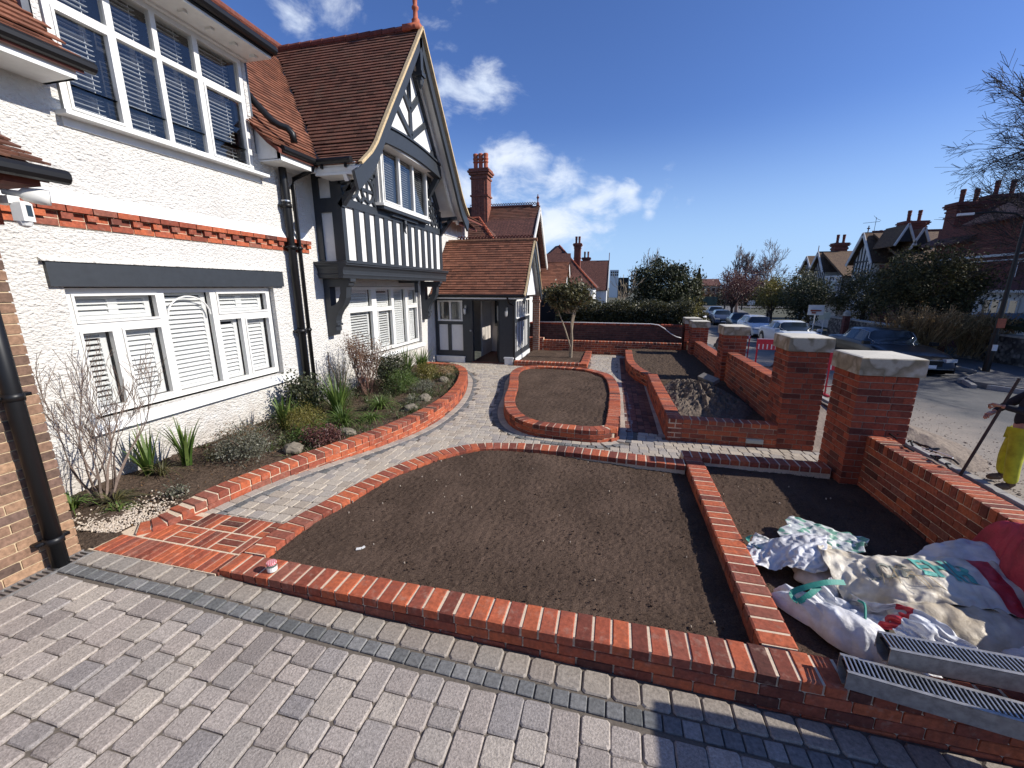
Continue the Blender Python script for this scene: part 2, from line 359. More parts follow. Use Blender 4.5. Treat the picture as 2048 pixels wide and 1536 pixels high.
def dup(root, loc, rz=0, label=None):
    r = root.copy(); C.objects.link(r); r.location = loc; r.rotation_euler = (0, 0, rz)
    if label: r['label'] = label
    for ch in list(root.children):
        c = ch.copy(); C.objects.link(c); c.parent = r
        for g in list(ch.children):
            d = g.copy(); C.objects.link(d); d.parent = c
    return r
def struct(o): o['kind'] = 'structure'; return o
def inpoly(x, y, P):
    c = False; j = len(P) - 1
    for i in range(len(P)):
        xi, yi = P[i]; xj, yj = P[j]
        if (yi > y) != (yj > y) and x < (xj - xi) * (y - yi) / (yj - yi) + xi: c = not c
        j = i
    return c
def smooth_poly(P, closed=False, n=4):
    """Catmull-Rom through the points"""
    out = []; m = len(P)
    rngi = range(m) if closed else range(m - 1)
    for i in rngi:
        g = lambda k: P[k % m] if closed else P[max(0, min(m - 1, k))]
        p0, p1, p2, p3 = map(lambda k: np.array(g(k), float), (i - 1, i, i + 1, i + 2))
        for t in np.arange(n) / n:
            out.append(tuple(.5 * ((2 * p1) + (-p0 + p2) * t + (2 * p0 - 5 * p1 + 4 * p2 - p3) * t * t + (-p0 + 3 * p1 - 3 * p2 + p3) * t ** 3)))
    if not closed: out.append(tuple(P[-1]))
    return out
class Line:
    def __init__(s, P, closed=False):
        s.P = [np.array(p[:2], float) for p in P]
        if closed: s.P.append(s.P[0])
        s.L = [0]
        for a, b in zip(s.P, s.P[1:]): s.L.append(s.L[-1] + float(np.linalg.norm(b - a)))
        s.len = s.L[-1]
    def at(s, t):
        t = max(0, min(s.len - 1e-6, t)); i = max(0, np.searchsorted(s.L, t, side='right') - 1); i = min(i, len(s.P) - 2)
        a, b = s.P[i], s.P[i + 1]; k = (t - s.L[i]) / max(1e-9, s.L[i + 1] - s.L[i]); d = (b - a) / max(1e-9, np.linalg.norm(b - a))
        # smoothed tangent
        j = i if k < .5 else min(i + 1, len(s.P) - 2); i2 = max(0, i - 1) if k < .5 else i
        return a + (b - a) * k, d
    def tan(s, t, h=.06):
        a, _ = s.at(t - h); b, _ = s.at(t + h); d = b - a; return d / max(1e-9, np.linalg.norm(d))

def brick_wall(name, P, side, ztop, zbase, label, cat='wall', closed=False, group=None, t0=0, on_edge=False, width=.215, inner=False, mat=None, faces=1, parent=None, root=None):
    """garden wall along the OUTER line P. side=+1: body lies to the left of the direction of travel."""
    mat = mat or M_brick
    ln = Line(P, closed); zt = ztop if callable(ztop) else (lambda t: ztop); zb = zbase if callable(zbase) else (lambda t: zbase)
    r = root or thing(name, (float(ln.P[0][0]), float(ln.P[0][1]), zb(0)), label, cat, group)
    ch = .1025 if on_edge else .065; bw = .065 if on_edge else .1025; pitch = bw + .010
    nb = max(1, int(round(ln.len / pitch))); pt = ln.len / nb
    cop = MB()
    for i in range(nb):
        t = (i + .5) * pt; p, _ = ln.at(t); d = ln.tan(t, .05); n = np.array((-d[1], d[0])) * side
        c = p + n * width / 2; ang = math.atan2(d[1], d[0]) + random.uniform(-.012, .012)
        z = zt(t) + random.uniform(-.0025, .0025)
        c = c + n * random.uniform(-.003, .003)
        cop.cbox(c, ang, (pt - .0145) / 2, width / 2 - .002, z - ch, z, .006, random.uniform(-.02, .02))
    cop.build('coping', mat, r)
    core = MB(); ns = max(2, int(ln.len / .08))
    rings = []
    for i in range(ns + 1):
        t = ln.len * i / ns; p, _ = ln.at(t); d = ln.tan(t, .05); n = np.array((-d[1], d[0])) * side
        a = p + n * .013; b = p + n * (width - .011); z1 = zt(t) - .0055; z0 = zb(t) - .12
        rings.append([(a[0], a[1], z0), (a[0], a[1], z1), (b[0], b[1], z1), (b[0], b[1], z0)])
    vs = [q for rg in rings for q in rg]; fs = []
    for i in range(ns):
        for k in range(3): fs.append((4 * i + k, 4 * i + k + 1, 4 * i + 5 + k, 4 * i + 4 + k))
    if not closed: fs += [(0, 1, 2, 3), tuple(4 * ns + k for k in (3, 2, 1, 0))]
    core.add(vs, fs); core.build('mortar', M_mortar if mat is M_brick else M_mortard, r)
    fb = MB()
    offs = [0] + ([1] if inner else [])
    for sidei in offs:
        row = 0
        while True:
            row += 1
            any_ = False
            t = -.1125 if row % 2 else 0
            while t < ln.len:
                l = .215; a0 = max(0, t); a1 = min(ln.len, t + l)
                if a1 - a0 > .03:
                    tm = (a0 + a1) / 2; p, _ = ln.at(tm); d = ln.tan(tm, .04); n = np.array((-d[1], d[0])) * side
                    z1 = zt(tm) - ch - .010 - (row - 1) * .075; z0 = z1 - .065
                    if z1 > zb(tm) - .03:
                        any_ = True
                        # split in two so bricks follow curves
                        c = p + n * (.052 if not sidei else width - .052)
                        fb.cbox(c, math.atan2(d[1], d[0]), (a1 - a0) / 2, .05 + random.uniform(-.002, .001), max(z0, zb(tm) - .1), z1, .004)
                t += .225
            if not any_: break
    if fb.v: fb.build('brickwork', mat, r)
    return r

# ================================================================= THE GROUND
def sheet(name, x0, x1, y0, y1, z, mat, nx=1, ny=1, zf=None):
    m = MB(); vs = []; fs = []
    for j in range(ny + 1):
        for i in range(nx + 1):
            x = x0 + (x1 - x0) * i / nx; y = y0 + (y1 - y0) * j / ny; vs.append((x, y, zf(x, y) if zf else z))
    for j in range(ny):
        for i in range(nx):
            a = j * (nx + 1) + i; fs.append((a, a + 1, a + nx + 2, a + nx + 1))
    m.add(vs, fs); return struct(m.build(name, mat))
M_grass = flat_mat('rough_ground', (.07, .07, .045), 1, 3, .3, .5, .02, detail=8)

M_asph, nt_, b_ = new_mat('worn_asphalt')
v_ = coords(nt_); a_ = noise_n(nt_, v_, 60, 8, .7); g_ = noise_n(nt_, v_, .55, 5, .6)
r_ = ramp(nt_, a_.outputs['Fac'], [(.3, (.05, .05, .05)), (.55, (.105, .105, .104)), (.8, (.20, .195, .19))])
r2_ = ramp(nt_, g_.outputs['Fac'], [(.35, (.72, .74, .77)), (.55, (1.1, 1.08, 1.05)), (.7, (1.45, 1.36, 1.25))])
nt_.links.new(mixc(nt_, 1, r_.outputs[0], r2_.outputs[0], 'MULTIPLY'), b_.inputs['Base Color']); b_.inputs['Roughness'].default_value = .9
bump(nt_, a_.outputs['Fac'], .6, .008, b_)
M_kerb = island_mat('concrete_kerb', [(0, (.24, .23, .21)), (.5, (.34, .32, .29)), (1, (.28, .26, .23))], .9, .2, 30, .3)
# far pavement and the build-out in front of the parked car
M_flag = flat_mat('grey_paving', (.14, .135, .13), .95, 9, .3, .4, .004, detail=7)
# near pavement is dug up for the works: dirt, trench edge, gravel
def zdirt(x, y): return -.50 + .045 * noise.noise(Vector((x * 1.3, y * 1.1, 0))) + .02 * noise.noise(Vector((x * 6, y * 6, 3)))
# loose dirt spilt over the road edge
m = MB()
for i in range(2600):
    y = random.uniform(4.8, 16); x = 5.5 + abs(random.gauss(0, .9)); s = random.uniform(.003, .009) * (1 if random.random() < .97 else 2)
    m.obox((x, y, -.578 + s * .4), Euler((random.random() * 3, 0, random.random() * 6)).to_matrix() @ Vector((1, 0, 0)), (0, 1, 0), (0, 0, 1), s, s * .8, s * .5)
tag(m.build('loose_dirt', flat_mat('dirt_crumb', (.26, .21, .165), 1, 9, .3, 0, spec=.1)), 'crumbs of pale dirt and gravel strewn over the road edge', 'gravel', kind='stuff')

# ---------------------------------------------------------------- levels
def sst(t): t = max(0, min(1, t)); return t * t * (3 - 2 * t)
def zp(x, y): return .185 * (1 - sst((y - 2.7) / 3.9))
def zd(x, y):
    P = [(-5, .20), (-4.1, .20), (-2.85, .185), (-2, .12), (-.75, .055), (.2, .02), (1.2, -.005), (3.4, -.05), (6, -.3)]
    for (a, b), (c, d) in zip(P, P[1:]):
        if x <= c: return b + (d - b) * (x - a) / (c - a)
    return P[-1][1]
sheet('driveway', -4.15, 3.3, -1.2, 2.2, 0, M_joint, 40, 2, lambda x, y: zd(x, y) - .014)
# ---- driveway blocks, laid in columns of mixed lengths
m = MB(); x = -4.0; col = .158
while x < 3.2:
    y = 1.835 - random.uniform(0, .02); first = True
    while y > -.5:
        l = random.choice([.115, .158, .158, .158, .235, .235, .09 if first else .158]); first = False
        cx, cy = x + col / 2, y - l / 2
        j = random.uniform(.0035, .006)
        m.cbox((cx + random.uniform(-.003, .003), cy), random.uniform(-.02, .02), col / 2 - j / 2, l / 2 - j / 2, zd(cx, cy) - .05, zd(cx, cy) + random.uniform(-.003, .002), .007, random.uniform(-.02, .02), cut=random.uniform(.007, .017))
        y -= l
    x += col
struct(m.build('driveway', M_pave))
m = MB(); x = -4.02
while x < 3.2:
    cx = x + .05; m.cbox((cx, 1.89), random.uniform(-.015, .015), .046, .046, zd(cx, 0) - .05, zd(cx, 0) - .001 + random.uniform(-.002, .002), .004, 0, cut=.005); x += .1
struct(m.build('driveway', M_paved))
m = MB(); x = -4.02
while x < 3.2:
    w_ = random.choice([.16, .165, .17]); cx = x + w_ / 2
    m.cbox((cx, 2.03), random.uniform(-.02, .02), w_ / 2 - .004, .077, zd(cx, 0) - .05, zd(cx, 0) + random.uniform(-.003, .003), .008, random.uniform(-.02, .02), cut=random.uniform(.012, .022)); x += w_
struct(m.build('driveway', M_pavebuff))

# ---------------------------------------------------------------- bed outlines
LW = smooth_poly([(-3.93, 2.335), (-3.80, 2.50), (-3.73, 2.8), (-3.67, 3.2), (-3.56, 3.7), (-3.25, 4.6), (-3.09, 5.15), (-2.99, 5.62), (-2.91, 6.25), (-2.90, 6.9), (-2.96, 7.67), (-3.19, 8.75), (-3.6, 9.95), (-4.15, 10.72), (-4.85, 10.95), (-5.36, 10.98)], n=4)
NB = smooth_poly([(-2.80, 2.345), (-2.80, 2.64), (-2.77, 2.92), (-2.70, 3.25), (-2.59, 3.7), (-2.42, 4.2), (-2.13, 4.68), (-1.75, 5.03), (-1.3, 5.18), (-.7, 5.24), (-.1, 5.22), (.35, 5.18), (.955, 5.16)], n=4)
IS = smooth_poly([(-2.42, 9.91), (-2.14, 8.58), (-1.97, 7.53), (-1.78, 6.87), (-1.53, 6.41), (-1.17, 6.1), (-.69, 6.0), (-.2, 5.99), (.06, 6.12), (.2, 6.45), (.23, 8.67), (.08, 10.08), (-.23, 10.63), (-.78, 11.0), (-1.86, 11.04), (-2.36, 10.7)], True, n=4)
RBf = smooth_poly([(.47, 14.1), (.45, 12.3), (.5, 11.5), (.63, 10.75), (.78, 10.3), (.91, 9.86)], n=4)
RBn = [(.86, 9.85), (.87, 8.88), (.89, 7.68), (.91, 6.395)]
def offset(P, side, d, closed=False):
    ln = Line(P, closed); out = []; n = max(2, int(ln.len / .08))
    for i in range(n + (0 if closed else 1)):
        t = ln.len * i / n; p, _ = ln.at(t); q = ln.tan(t, .05); out.append((p[0] - q[1] * side * d, p[1] + q[0] * side * d))
    return out

# ---- path blocks
LWpoly = list(LW) + [(-7, 11), (-7, 2)]
NBpoly = list(NB) + [(.955, 2.1), (-2.8, 2.1)]
RBpoly = [(.47, 15), *RBf, *RBn, (3.5, 6.395), (3.5, 15)]
TBpoly = [(-2.8, 11.87), (-.63, 11.87), (-.63, 14.5), (-2.8, 14.5)]
def occupied(x, y):
    if inpoly(x, y, LWpoly) or inpoly(x, y, NBpoly) or inpoly(x, y, IS) or inpoly(x, y, RBpoly) or inpoly(x, y, TBpoly): return True
    if .95 < x < 2.62 and y < 5.45: return True
    if x > 2.6 and (y < 5.66): return True
    if x < -2.85 and y > 12.1: return True
    return y > 14.6 or (y < 2.1)
m = MB(); st_ = .07
for i in range(int(8.4 / st_)):
    for j in range(int(12.6 / st_)):
        x, y = -5.36 + i * st_, 2.1 + j * st_
        if occupied(x + st_ / 2, y + st_ / 2) and occupied(x, y) and occupied(x + st_, y + st_): continue
        m.add([(x, y, zp(x, y) - .013), (x + st_, y, zp(x, y) - .013), (x + st_, y + st_, zp(x, y + st_) - .013), (x, y + st_, zp(x, y + st_) - .013)], [(0, 1, 2, 3)])
struct(m.build('path', M_joint))
lwL = Line(LW); isL = Line(IS, True)
LWp = np.array([lwL.at(t)[0] for t in np.arange(0, lwL.len, .05)]); ISp = np.array([isL.at(t)[0] for t in np.arange(0, isL.len, .05)]); NBp = np.array([Line(NB).at(t)[0] for t in np.arange(0, Line(NB).len, .05)])
def dist(P, x, y): return float(np.min(np.hypot(P[:, 0] - x, P[:, 1] - y)))
m = MB(); row = 0; y = 2.76
while y < 14.6:
    row += 1; x = -4.9 + random.uniform(0, .15)
    while x < 2.95:
        l = random.choice([.105, .135, .135, .17]); cx = x + l / 2; x += l
        if y < 2.82 and cx < -2.8 - .3 * 0 and cx < -3.6: continue
        if occupied(cx, y): continue
        dl, di = dist(LWp, cx, y), dist(ISp, cx, y)
        if dl < .235 and y < 11: continue
        if di < .235 : continue
        if .24 < cx < .9 and 6.7 < y < 14.1: continue
        m.cbox((cx, y), random.uniform(-.02, .02), l / 2 - .0035, .0625, zp(cx, y) - .05, zp(cx, y) + random.uniform(-.002, .002), .006, random.uniform(-.015, .015), cut=.011)
    y += .132
struct(m.build('path', M_paveb))
# border courses that follow the curved walls: buff sett, blue sett
mb, md = MB(), MB()
def course(P, side, d0, wdt, l, M, closed=False, ymax=99, ymin=-9):
    ln = Line(P, closed); n = int(ln.len / l)
    for i in range(n):
        t = (i + .5) * ln.len / n; p, _ = ln.at(t); q = ln.tan(t, .05); nx, ny = -q[1] * side, q[0] * side
        cx, cy = p[0] + nx * (d0 + wdt / 2), p[1] + ny * (d0 + wdt / 2)
        if cy > ymax or cy < ymin or (ln is not None and occupied(cx, cy)): continue
        M.cbox((cx, cy), math.atan2(q[1], q[0]), ln.len / n / 2 - .003, wdt / 2 - .003, zp(cx, cy) - .05, zp(cx, cy) + random.uniform(-.002, .001), .004, 0, cut=.006)
course(LW, -1, .0, .125, .15, mb, ymin=2.76); course(LW, -1, .125, .10, .10, md, ymin=2.76)
course(IS, -1, .0, .125, .14, mb, True); course(IS, -1, .125, .10, .10, md, True)
struct(mb.build('path', M_paveb)); struct(md.build('path', M_paved))
# the narrow clay-paver path between the round bed and the raised bed
mr, mg_ = MB(), MB(); y = 6.72
while y < 14.1:
    for k, cx in enumerate(np.arange(.36, .82, .105)):
        if not occupied(cx, y): mr.cbox((cx, y + (.05 if k % 2 else 0)), random.uniform(-.01, .01), .049, .098, -.05, random.uniform(-.001, .002), .004, 0, cut=.004)
    y += .205
for y in np.arange(6.72, 14.1, .15):
    for cx in (.27, .86):
        if not occupied(cx, y): mg_.cbox((cx, y), 0, .038, .072, -.05, .001, .005, 0, cut=.006)
struct(mr.build('path', M_pavered)); struct(mg_.build('path', M_paveb))

# ---- brick apron, flush with the wall tops
ma = MB(); mm = MB()
x = -4.06
while x < -2.80:
    ma.cbox((x + .0375, 2.215), random.uniform(-.01, .01), .0325, .1075, .1, .199 + random.uniform(-.002, .001), .004); x += .075
for by in range(3):
    for bx in range(7):
        cx, cy = -3.98 + .235 * bx, 2.45 + .235 * by
        for k in (-1, 0, 1):
            dx, dy, a, b = ((k * .075), 0, .0325, .1075) if (bx + by) % 2 else (0, k * .075, .1075, .0325)
            X, Y = cx + dx, cy + dy
            if inpoly(X, Y, LWpoly) or X > -2.80 or Y > 2.82: continue
            ma.cbox((X, Y), random.uniform(-.01, .01), a, b, .1, .198 + random.uniform(-.002, .001), .004)
struct(ma.build('brick_apron', M_brick))
mm.box(-4.12, -2.81, 2.10, 2.78, .05, .1905); struct(mm.build('brick_apron', M_mortar))

# ================================================================= WALLS OF THE BEDS
lwlen = Line(LW).len
brick_wall('curved_flowerbed_wall', LW, +1, lambda t: .215 + .10 * sst(t / .7) - .14 * t / lwlen, lambda t: zp(*Line(LW).at(t)[0]) , 'low curved red brick wall edging the planted flower bed under the white house', group=None)
brick_wall('front_bed_wall', [(-2.80, 2.12), (3.0, 2.12)], +1, .22, lambda t: zd(-2.8 + t, 2.1), 'straight red brick wall with header coping along the edge of the block driveway', mat=M_brick)
brick_wall('rounded_bed_wall', NB, -1, .22, lambda t: zp(*Line(NB).at(t)[0]), 'red brick wall curving round the back of the large bare soil bed beside the path')
brick_wall('divider_wall', [(.965, 2.345), (.965, 5.225)], -1, .22, .08, 'straight red brick dividing wall between the large soil bed and the bed holding the bags', inner=False)
brick_wall('gate_path_wall', [(2.60, 5.45), (.965, 5.45)], +1, .222, 0.0, 'short shaded red brick wall beside the path leading to the street pillars')
brick_wall('round_bed_wall', IS, +1, .20, 0, 'red brick wall of the free-standing rounded soil bed in the middle of the paving', closed=True)
brick_wall('raised_bed_wall', [*RBf], +1, .275, 0, 'curving far section of red brick wall of the raised bed, one course lower')
rw = brick_wall('raised_bed_wall', RBn, +1, .35, 0, 'straight near section of red brick wall of the raised bed with the soil heap')
rf = brick_wall('raised_bed_front_wall', [(1.13, 6.395), (2.42, 6.395)], +1, .352, lambda t: zp(0, 7) - .03 * t, 'dark red brick wall facing the path, joined to a stone-capped pillar')
m = MB(); m.box(.918, 1.13, 6.402, 6.60, -.1, .275); m.build('mortar', M_mortard, rf)
m = MB()
for r_i in range(4):
    z1 = .275 - r_i * .075
    if r_i % 2: m.cbox((1.022, 6.447), 0, .1075, .051, z1 - .065, z1, .004)
    else: m.cbox((.965, 6.447), 0, .05, .051, z1 - .065, z1, .004); m.cbox((1.077, 6.447), 0, .05, .051, z1 - .065, z1, .004)
for k in (0, 1): m.cbox((.97 + .1125 * k, 6.502), 0, .05, .1065, .287, .352, .006)
m.build('brickwork', M_brick, rf)
m = MB(); m.cbox((2.13, 6.392), 0, .115, .012, .055, .125, .004); m.cbox((2.13, 6.386), 0, .085, .012, .068, .112, .004)
tag(m.build('name_plate', flat_mat('grey_slate_plate', (.40, .42, .38), .6, 30, .1, .1), None, off=(2.13, 6.39, .05)), 'blank pale grey plate set into the dark brick wall by the pillar', 'plaque')
for o in (rw, rf): pass
brick_wall('tree_bed_wall', [(-2.8, 11.87), (-.63, 11.87), (-.63, 14.45)], +1, .14, 0, 'low red brick wall of the square bed holding the round-headed tree')
lowback = brick_wall('boundary_footing_wall', [(-2.35, 14.62), (2.3, 14.62)], +1, .46, 0, 'new red brick wall in front of the darker old boundary wall')
brick_wall('boundary_footing_wall', [(-2.95, 14.62), (-2.36, 14.62)], +1, .535, 0, 'short higher end of the new red brick wall beside the porch')
# old boundary wall with a hose lying along the top
ow = thing('old_boundary_wall', (-2.9, 15.1, 0), 'old dark brown brick boundary wall below the neighbour\'s hedge', 'wall')
m = MB(); m.box(-2.95, 2.35, 15.05, 15.27, -.3, .98); m.build('brickwork', brick_tex_mat('old_brown_brick', (.11, .045, .035), (.05, .022, .02), (.085, .06, .05)), ow)
m = MB()
for x in np.arange(-2.9, 2.3, .115): m.cbox((x, 15.16), 0, .052, .12, .98, 1.045 + random.uniform(-.004, .004), .01)
m.build('coping', M_brickd, ow)
hose = smooth_poly([(-2.7, 15.04, 1.06), (-1, 15.05, 1.065), (.5, 15.03, 1.06), (1.35, 15.02, 1.06), (1.7, 14.98, .98), (2.0, 14.93, .74), (2.25, 14.9, .62)], n=1) if False else [(-2.7, 15.04, 1.06), (-1, 15.05, 1.065), (.5, 15.03, 1.06), (1.3, 15.02, 1.06), (1.55, 15.0, 1.03), (1.75, 14.98, .92), (1.95, 14.95, .76), (2.15, 14.92, .65), (2.3, 14.9, .62)]
m = MB(); m.tube(hose, .016, 8); tag(m.build('garden_hose', M_white, None, True, off=hose[0]), 'thin white hose lying along the top of the old wall', 'hose')
bp = thing('brick_pier', (-2.5, 14.4, 0), 'narrow pale brick pier between the porch and the neighbouring house', 'pier')
m = MB(); m.box(-2.72, -2.50, 14.46, 14.60, 0, 2.0); m.box(-2.75, -2.47, 14.43, 14.61, 1.78, 1.86); m.build('brickwork', brick_tex_mat('pale_pier_brick', (.34, .16, .10), (.25, .10, .07), (.42, .36, .30)), bp)

# ---------------------------------------------------------------- pillars
CAPS = {}
def pillar(x0, y0, w_, d, ztop, zb, label, caph=.2):
    r = thing('brick_pillar', (x0 + w_ / 2, y0 + d / 2, zb), label, 'pillar', 'stone-capped pillars along the street')
    core = MB(); core.box(x0 + .008, x0 + w_ - .008, y0 + .008, y0 + d - .008, zb, ztop - caph); core.build('mortar', M_mortard, r)
    b = MB(); z = ztop - caph - .01; k = 0
    while z - .065 > zb:
        k += 1
        for ax in (0, 1):
            ln_ = w_ if ax == 0 else d
            parts = [.2175, .105, ln_ - .3225 - .02] if k % 2 else [.105, ln_ - .3225 - .02, .2175]
            for s_ in (0, 1):
                t = 0
                for pi_, l in enumerate(parts):
                    # corner bricks alternate between the faces
                    e0 = t; e1 = t + l; t += l + .01
                    if k % 2 == ax:
                        if pi_ == 0: e0 += .05
                        if pi_ == 2: e1 -= .05
                    c = (e0 + e1) / 2; h = (e1 - e0) / 2; j = random.uniform(-.003, .002)
                    if ax == 0: b.cbox((x0 + c, (y0 + .05 - j) if s_ == 0 else (y0 + d - .05 + j)), 0, h, .05, z - .065, z, .004)
                    else: b.cbox(((x0 + .05 - j) if s_ == 0 else (x0 + w_ - .05 + j), y0 + c), R(90), h, .0499, z - .0649, z - .0001, .004)
        z -= .075
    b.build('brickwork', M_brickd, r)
    c = MB(); e = .03; a0, a1, b0, b1 = x0 - e, x0 + w_ + e, y0 - e, y0 + d + e; zc = ztop - caph; cm = .03
    rings = [(0, zc), (0, ztop - .022), (.006, ztop - .012), (cm, ztop - .004)]
    vs = []
    for o_, z in rings: vs += [(a0 + o_, b0 + o_, z), (a1 - o_, b0 + o_, z), (a1 - o_, b1 - o_, z), (a0 + o_, b1 - o_, z)]
    fs = [(3, 2, 1, 0)] + [(4 * i + k, 4 * i + (k + 1) % 4, 4 * i + 4 + (k + 1) % 4, 4 * i + 4 + k) for i in range(3) for k in range(4)]
    vs.append(((a0 + a1) / 2, (b0 + b1) / 2, ztop + .012)); fs += [(12 + k, 12 + (k + 1) % 4, 16) for k in range(4)]
    c.add(vs, fs); c.build('stone_cap', M_capst, r)
    return r
M_capst, nt_, b_ = new_mat('stained_cast_stone')
v_ = coords(nt_); n_ = noise_n(nt_, v_, 3.2, 3, .45); n3_ = noise_n(nt_, v_, 45, 6, .7); s_ = nt_.nodes.new('ShaderNodeSeparateXYZ')
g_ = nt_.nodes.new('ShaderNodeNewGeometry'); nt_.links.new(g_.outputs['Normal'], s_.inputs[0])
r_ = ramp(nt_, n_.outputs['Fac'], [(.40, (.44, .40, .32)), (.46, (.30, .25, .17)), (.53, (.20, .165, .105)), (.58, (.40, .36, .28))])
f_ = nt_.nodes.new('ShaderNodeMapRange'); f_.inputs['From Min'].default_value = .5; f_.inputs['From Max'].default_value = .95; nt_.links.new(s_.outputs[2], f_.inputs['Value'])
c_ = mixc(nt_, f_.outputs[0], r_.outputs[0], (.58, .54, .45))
r3_ = ramp(nt_, n3_.outputs['Fac'], [(.3, (.86, .86, .86)), (.7, (1.08, 1.08, 1.08))])
nt_.links.new(mixc(nt_, 1, c_, r3_.outputs[0], 'MULTIPLY'), b_.inputs['Base Color']); b_.inputs['Roughness'].default_value = .9
bump(nt_, n3_.outputs['Fac'], .4, .003, b_)
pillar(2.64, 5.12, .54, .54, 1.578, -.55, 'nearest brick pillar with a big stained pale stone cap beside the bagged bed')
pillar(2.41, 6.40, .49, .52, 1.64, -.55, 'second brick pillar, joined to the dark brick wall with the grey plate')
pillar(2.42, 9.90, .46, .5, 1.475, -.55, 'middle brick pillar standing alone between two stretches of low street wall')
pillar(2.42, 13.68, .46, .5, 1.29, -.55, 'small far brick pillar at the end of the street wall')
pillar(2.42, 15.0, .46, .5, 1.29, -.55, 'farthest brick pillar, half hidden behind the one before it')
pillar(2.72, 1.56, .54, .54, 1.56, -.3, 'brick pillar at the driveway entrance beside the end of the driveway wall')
SW = 'low red brick wall with on-edge coping '
brick_wall('street_wall', [(3.03, 2.35), (3.03, 5.12)], +1, .70, -.5, SW + 'behind the heap of bags', on_edge=True, inner=True)
brick_wall('street_wall', [(2.72, 6.92), (2.72, 9.90)], +1, .90, -.5, SW + 'joining the second and middle pillars', on_edge=True, inner=True)
brick_wall('street_wall', [(2.72, 10.40), (2.72, 13.68)], +1, .67, -.5, SW + 'joining the middle and small far pillars', on_edge=True, inner=True)
brick_wall('street_wall', [(2.72, 14.18), (2.72, 15.0)], +1, .5, -.5, SW + 'in the short gap between the two farthest pillars', on_edge=True)
# wall foundations against the raised ground
m = MB(); m.box(2.98, 3.05, 5.7, 6.4, -.6, -.1)

# ================================================================= SOIL
def soil(name, P, zf, step, mat, amp=.012, crumbs=0, fsc=22, label=None):
    xs = [p[0] for p in P]; ys = [p[1] for p in P]; x0, x1, y0, y1 = min(xs), max(xs), min(ys), max(ys)
    nx, ny = int((x1 - x0) / step) + 1, int((y1 - y0) / step) + 1
    idx = {}; vs = []; fs = []
    def vert(i, j):
        if (i, j) not in idx:
            x, y = x0 + i * step, y0 + j * step
            z = zf(x, y) + amp * (noise.noise(Vector((x * fsc, y * fsc, 1))) + .6 * noise.noise(Vector((x * fsc * 2.7, y * fsc * 2.7, 5)))) + .02 * noise.noise(Vector((x * 2.2, y * 2.2, 9)))
            idx[i, j] = len(vs); vs.append((x, y, z))
        return idx[i, j]
    for i in range(nx):
        for j in range(ny):
            if inpoly(x0 + (i + .5) * step, y0 + (j + .5) * step, P): fs.append((vert(i, j), vert(i + 1, j), vert(i + 1, j + 1), vert(i, j + 1)))
    m = MB(); m.add(vs, fs)
    n = 0
    while n < crumbs:
        x, y = random.uniform(x0, x1), random.uniform(y0, y1)
        if not inpoly(x, y, P): continue
        n += 1; s = random.uniform(.0015, .004) * (1 if random.random() < .96 else 2.0)
        q = Euler((random.random() * 6, random.random() * 6, random.random() * 6)).to_matrix()
        m.obox((x, y, zf(x, y) + .008 + amp * noise.noise(Vector((x * fsc, y * fsc, 1)))), q @ Vector((1, 0, 0)), q @ Vector((0, 1, 0)), q @ Vector((0, 0, 1)), s, s * .8, s * .7)
    return struct(m.build(name, mat))
m = MB()
for i in range(60):
    x, y = random.uniform(-2.5, 2.9), random.uniform(2.4, 5.0)
    if inpoly(x, y, NBpoly) or x > 1.2: s = random.uniform(.003, .007); m.cbox((x, y), random.random() * 6, s, s * .7, .10 if x > .6 else .13, (.118 if x > 1.2 else .19 - .085 * sst((x + 1.6) / 2.6) + .008), .003, cut=s * .3)
tag(m.build('small_stones', M_pebble), 'small pale stones scattered over the bare soil', 'stones', kind='stuff')
nb_in = offset(NB, -1, .12) + [(1.0, 5.0), (1.0, 2.25), (-2.7, 2.25)]
soil('bed_soil', nb_in, lambda x, y: .185 - .085 * sst((x + 1.6) / 2.6) - .01 * sst((3 - y)), .02, M_soil, .009, 6000)
soil('bed_soil', [(1.1, 2.25), (3.1, 2.25), (3.1, 5.3), (1.1, 5.3)], lambda x, y: .105, .026, M_soil, .009, 3000)
soil('bed_soil', offset(IS, +1, .12, True), lambda x, y: .15, .045, M_soil, .012, 2500)
soil('bed_soil', [(-2.7, 11.97), (-.73, 11.97), (-.73, 14.5), (-2.7, 14.5)], lambda x, y: .10, .06, M_soil, .012, 500)
soil('bed_soil', [(.57, 14.7), (.57, 12), (.7, 10.8), (.98, 9.9), (1.0, 6.5), (2.8, 6.5), (2.8, 14.7)], lambda x, y: .24 if y > 9.6 else .20, .05, M_soilb, .02, 1500, 14)
soil('bed_soil', offset(LW, +1, .12) + [(-5.5, 11), (-5.5, 2.05), (-4.1, 2.05)], lambda x, y: .19 - .006 * (y - 2) + .03 * noise.noise(Vector((x * 3, y * 3, 2))), .035, M_soilb, .014, 5000, 18)
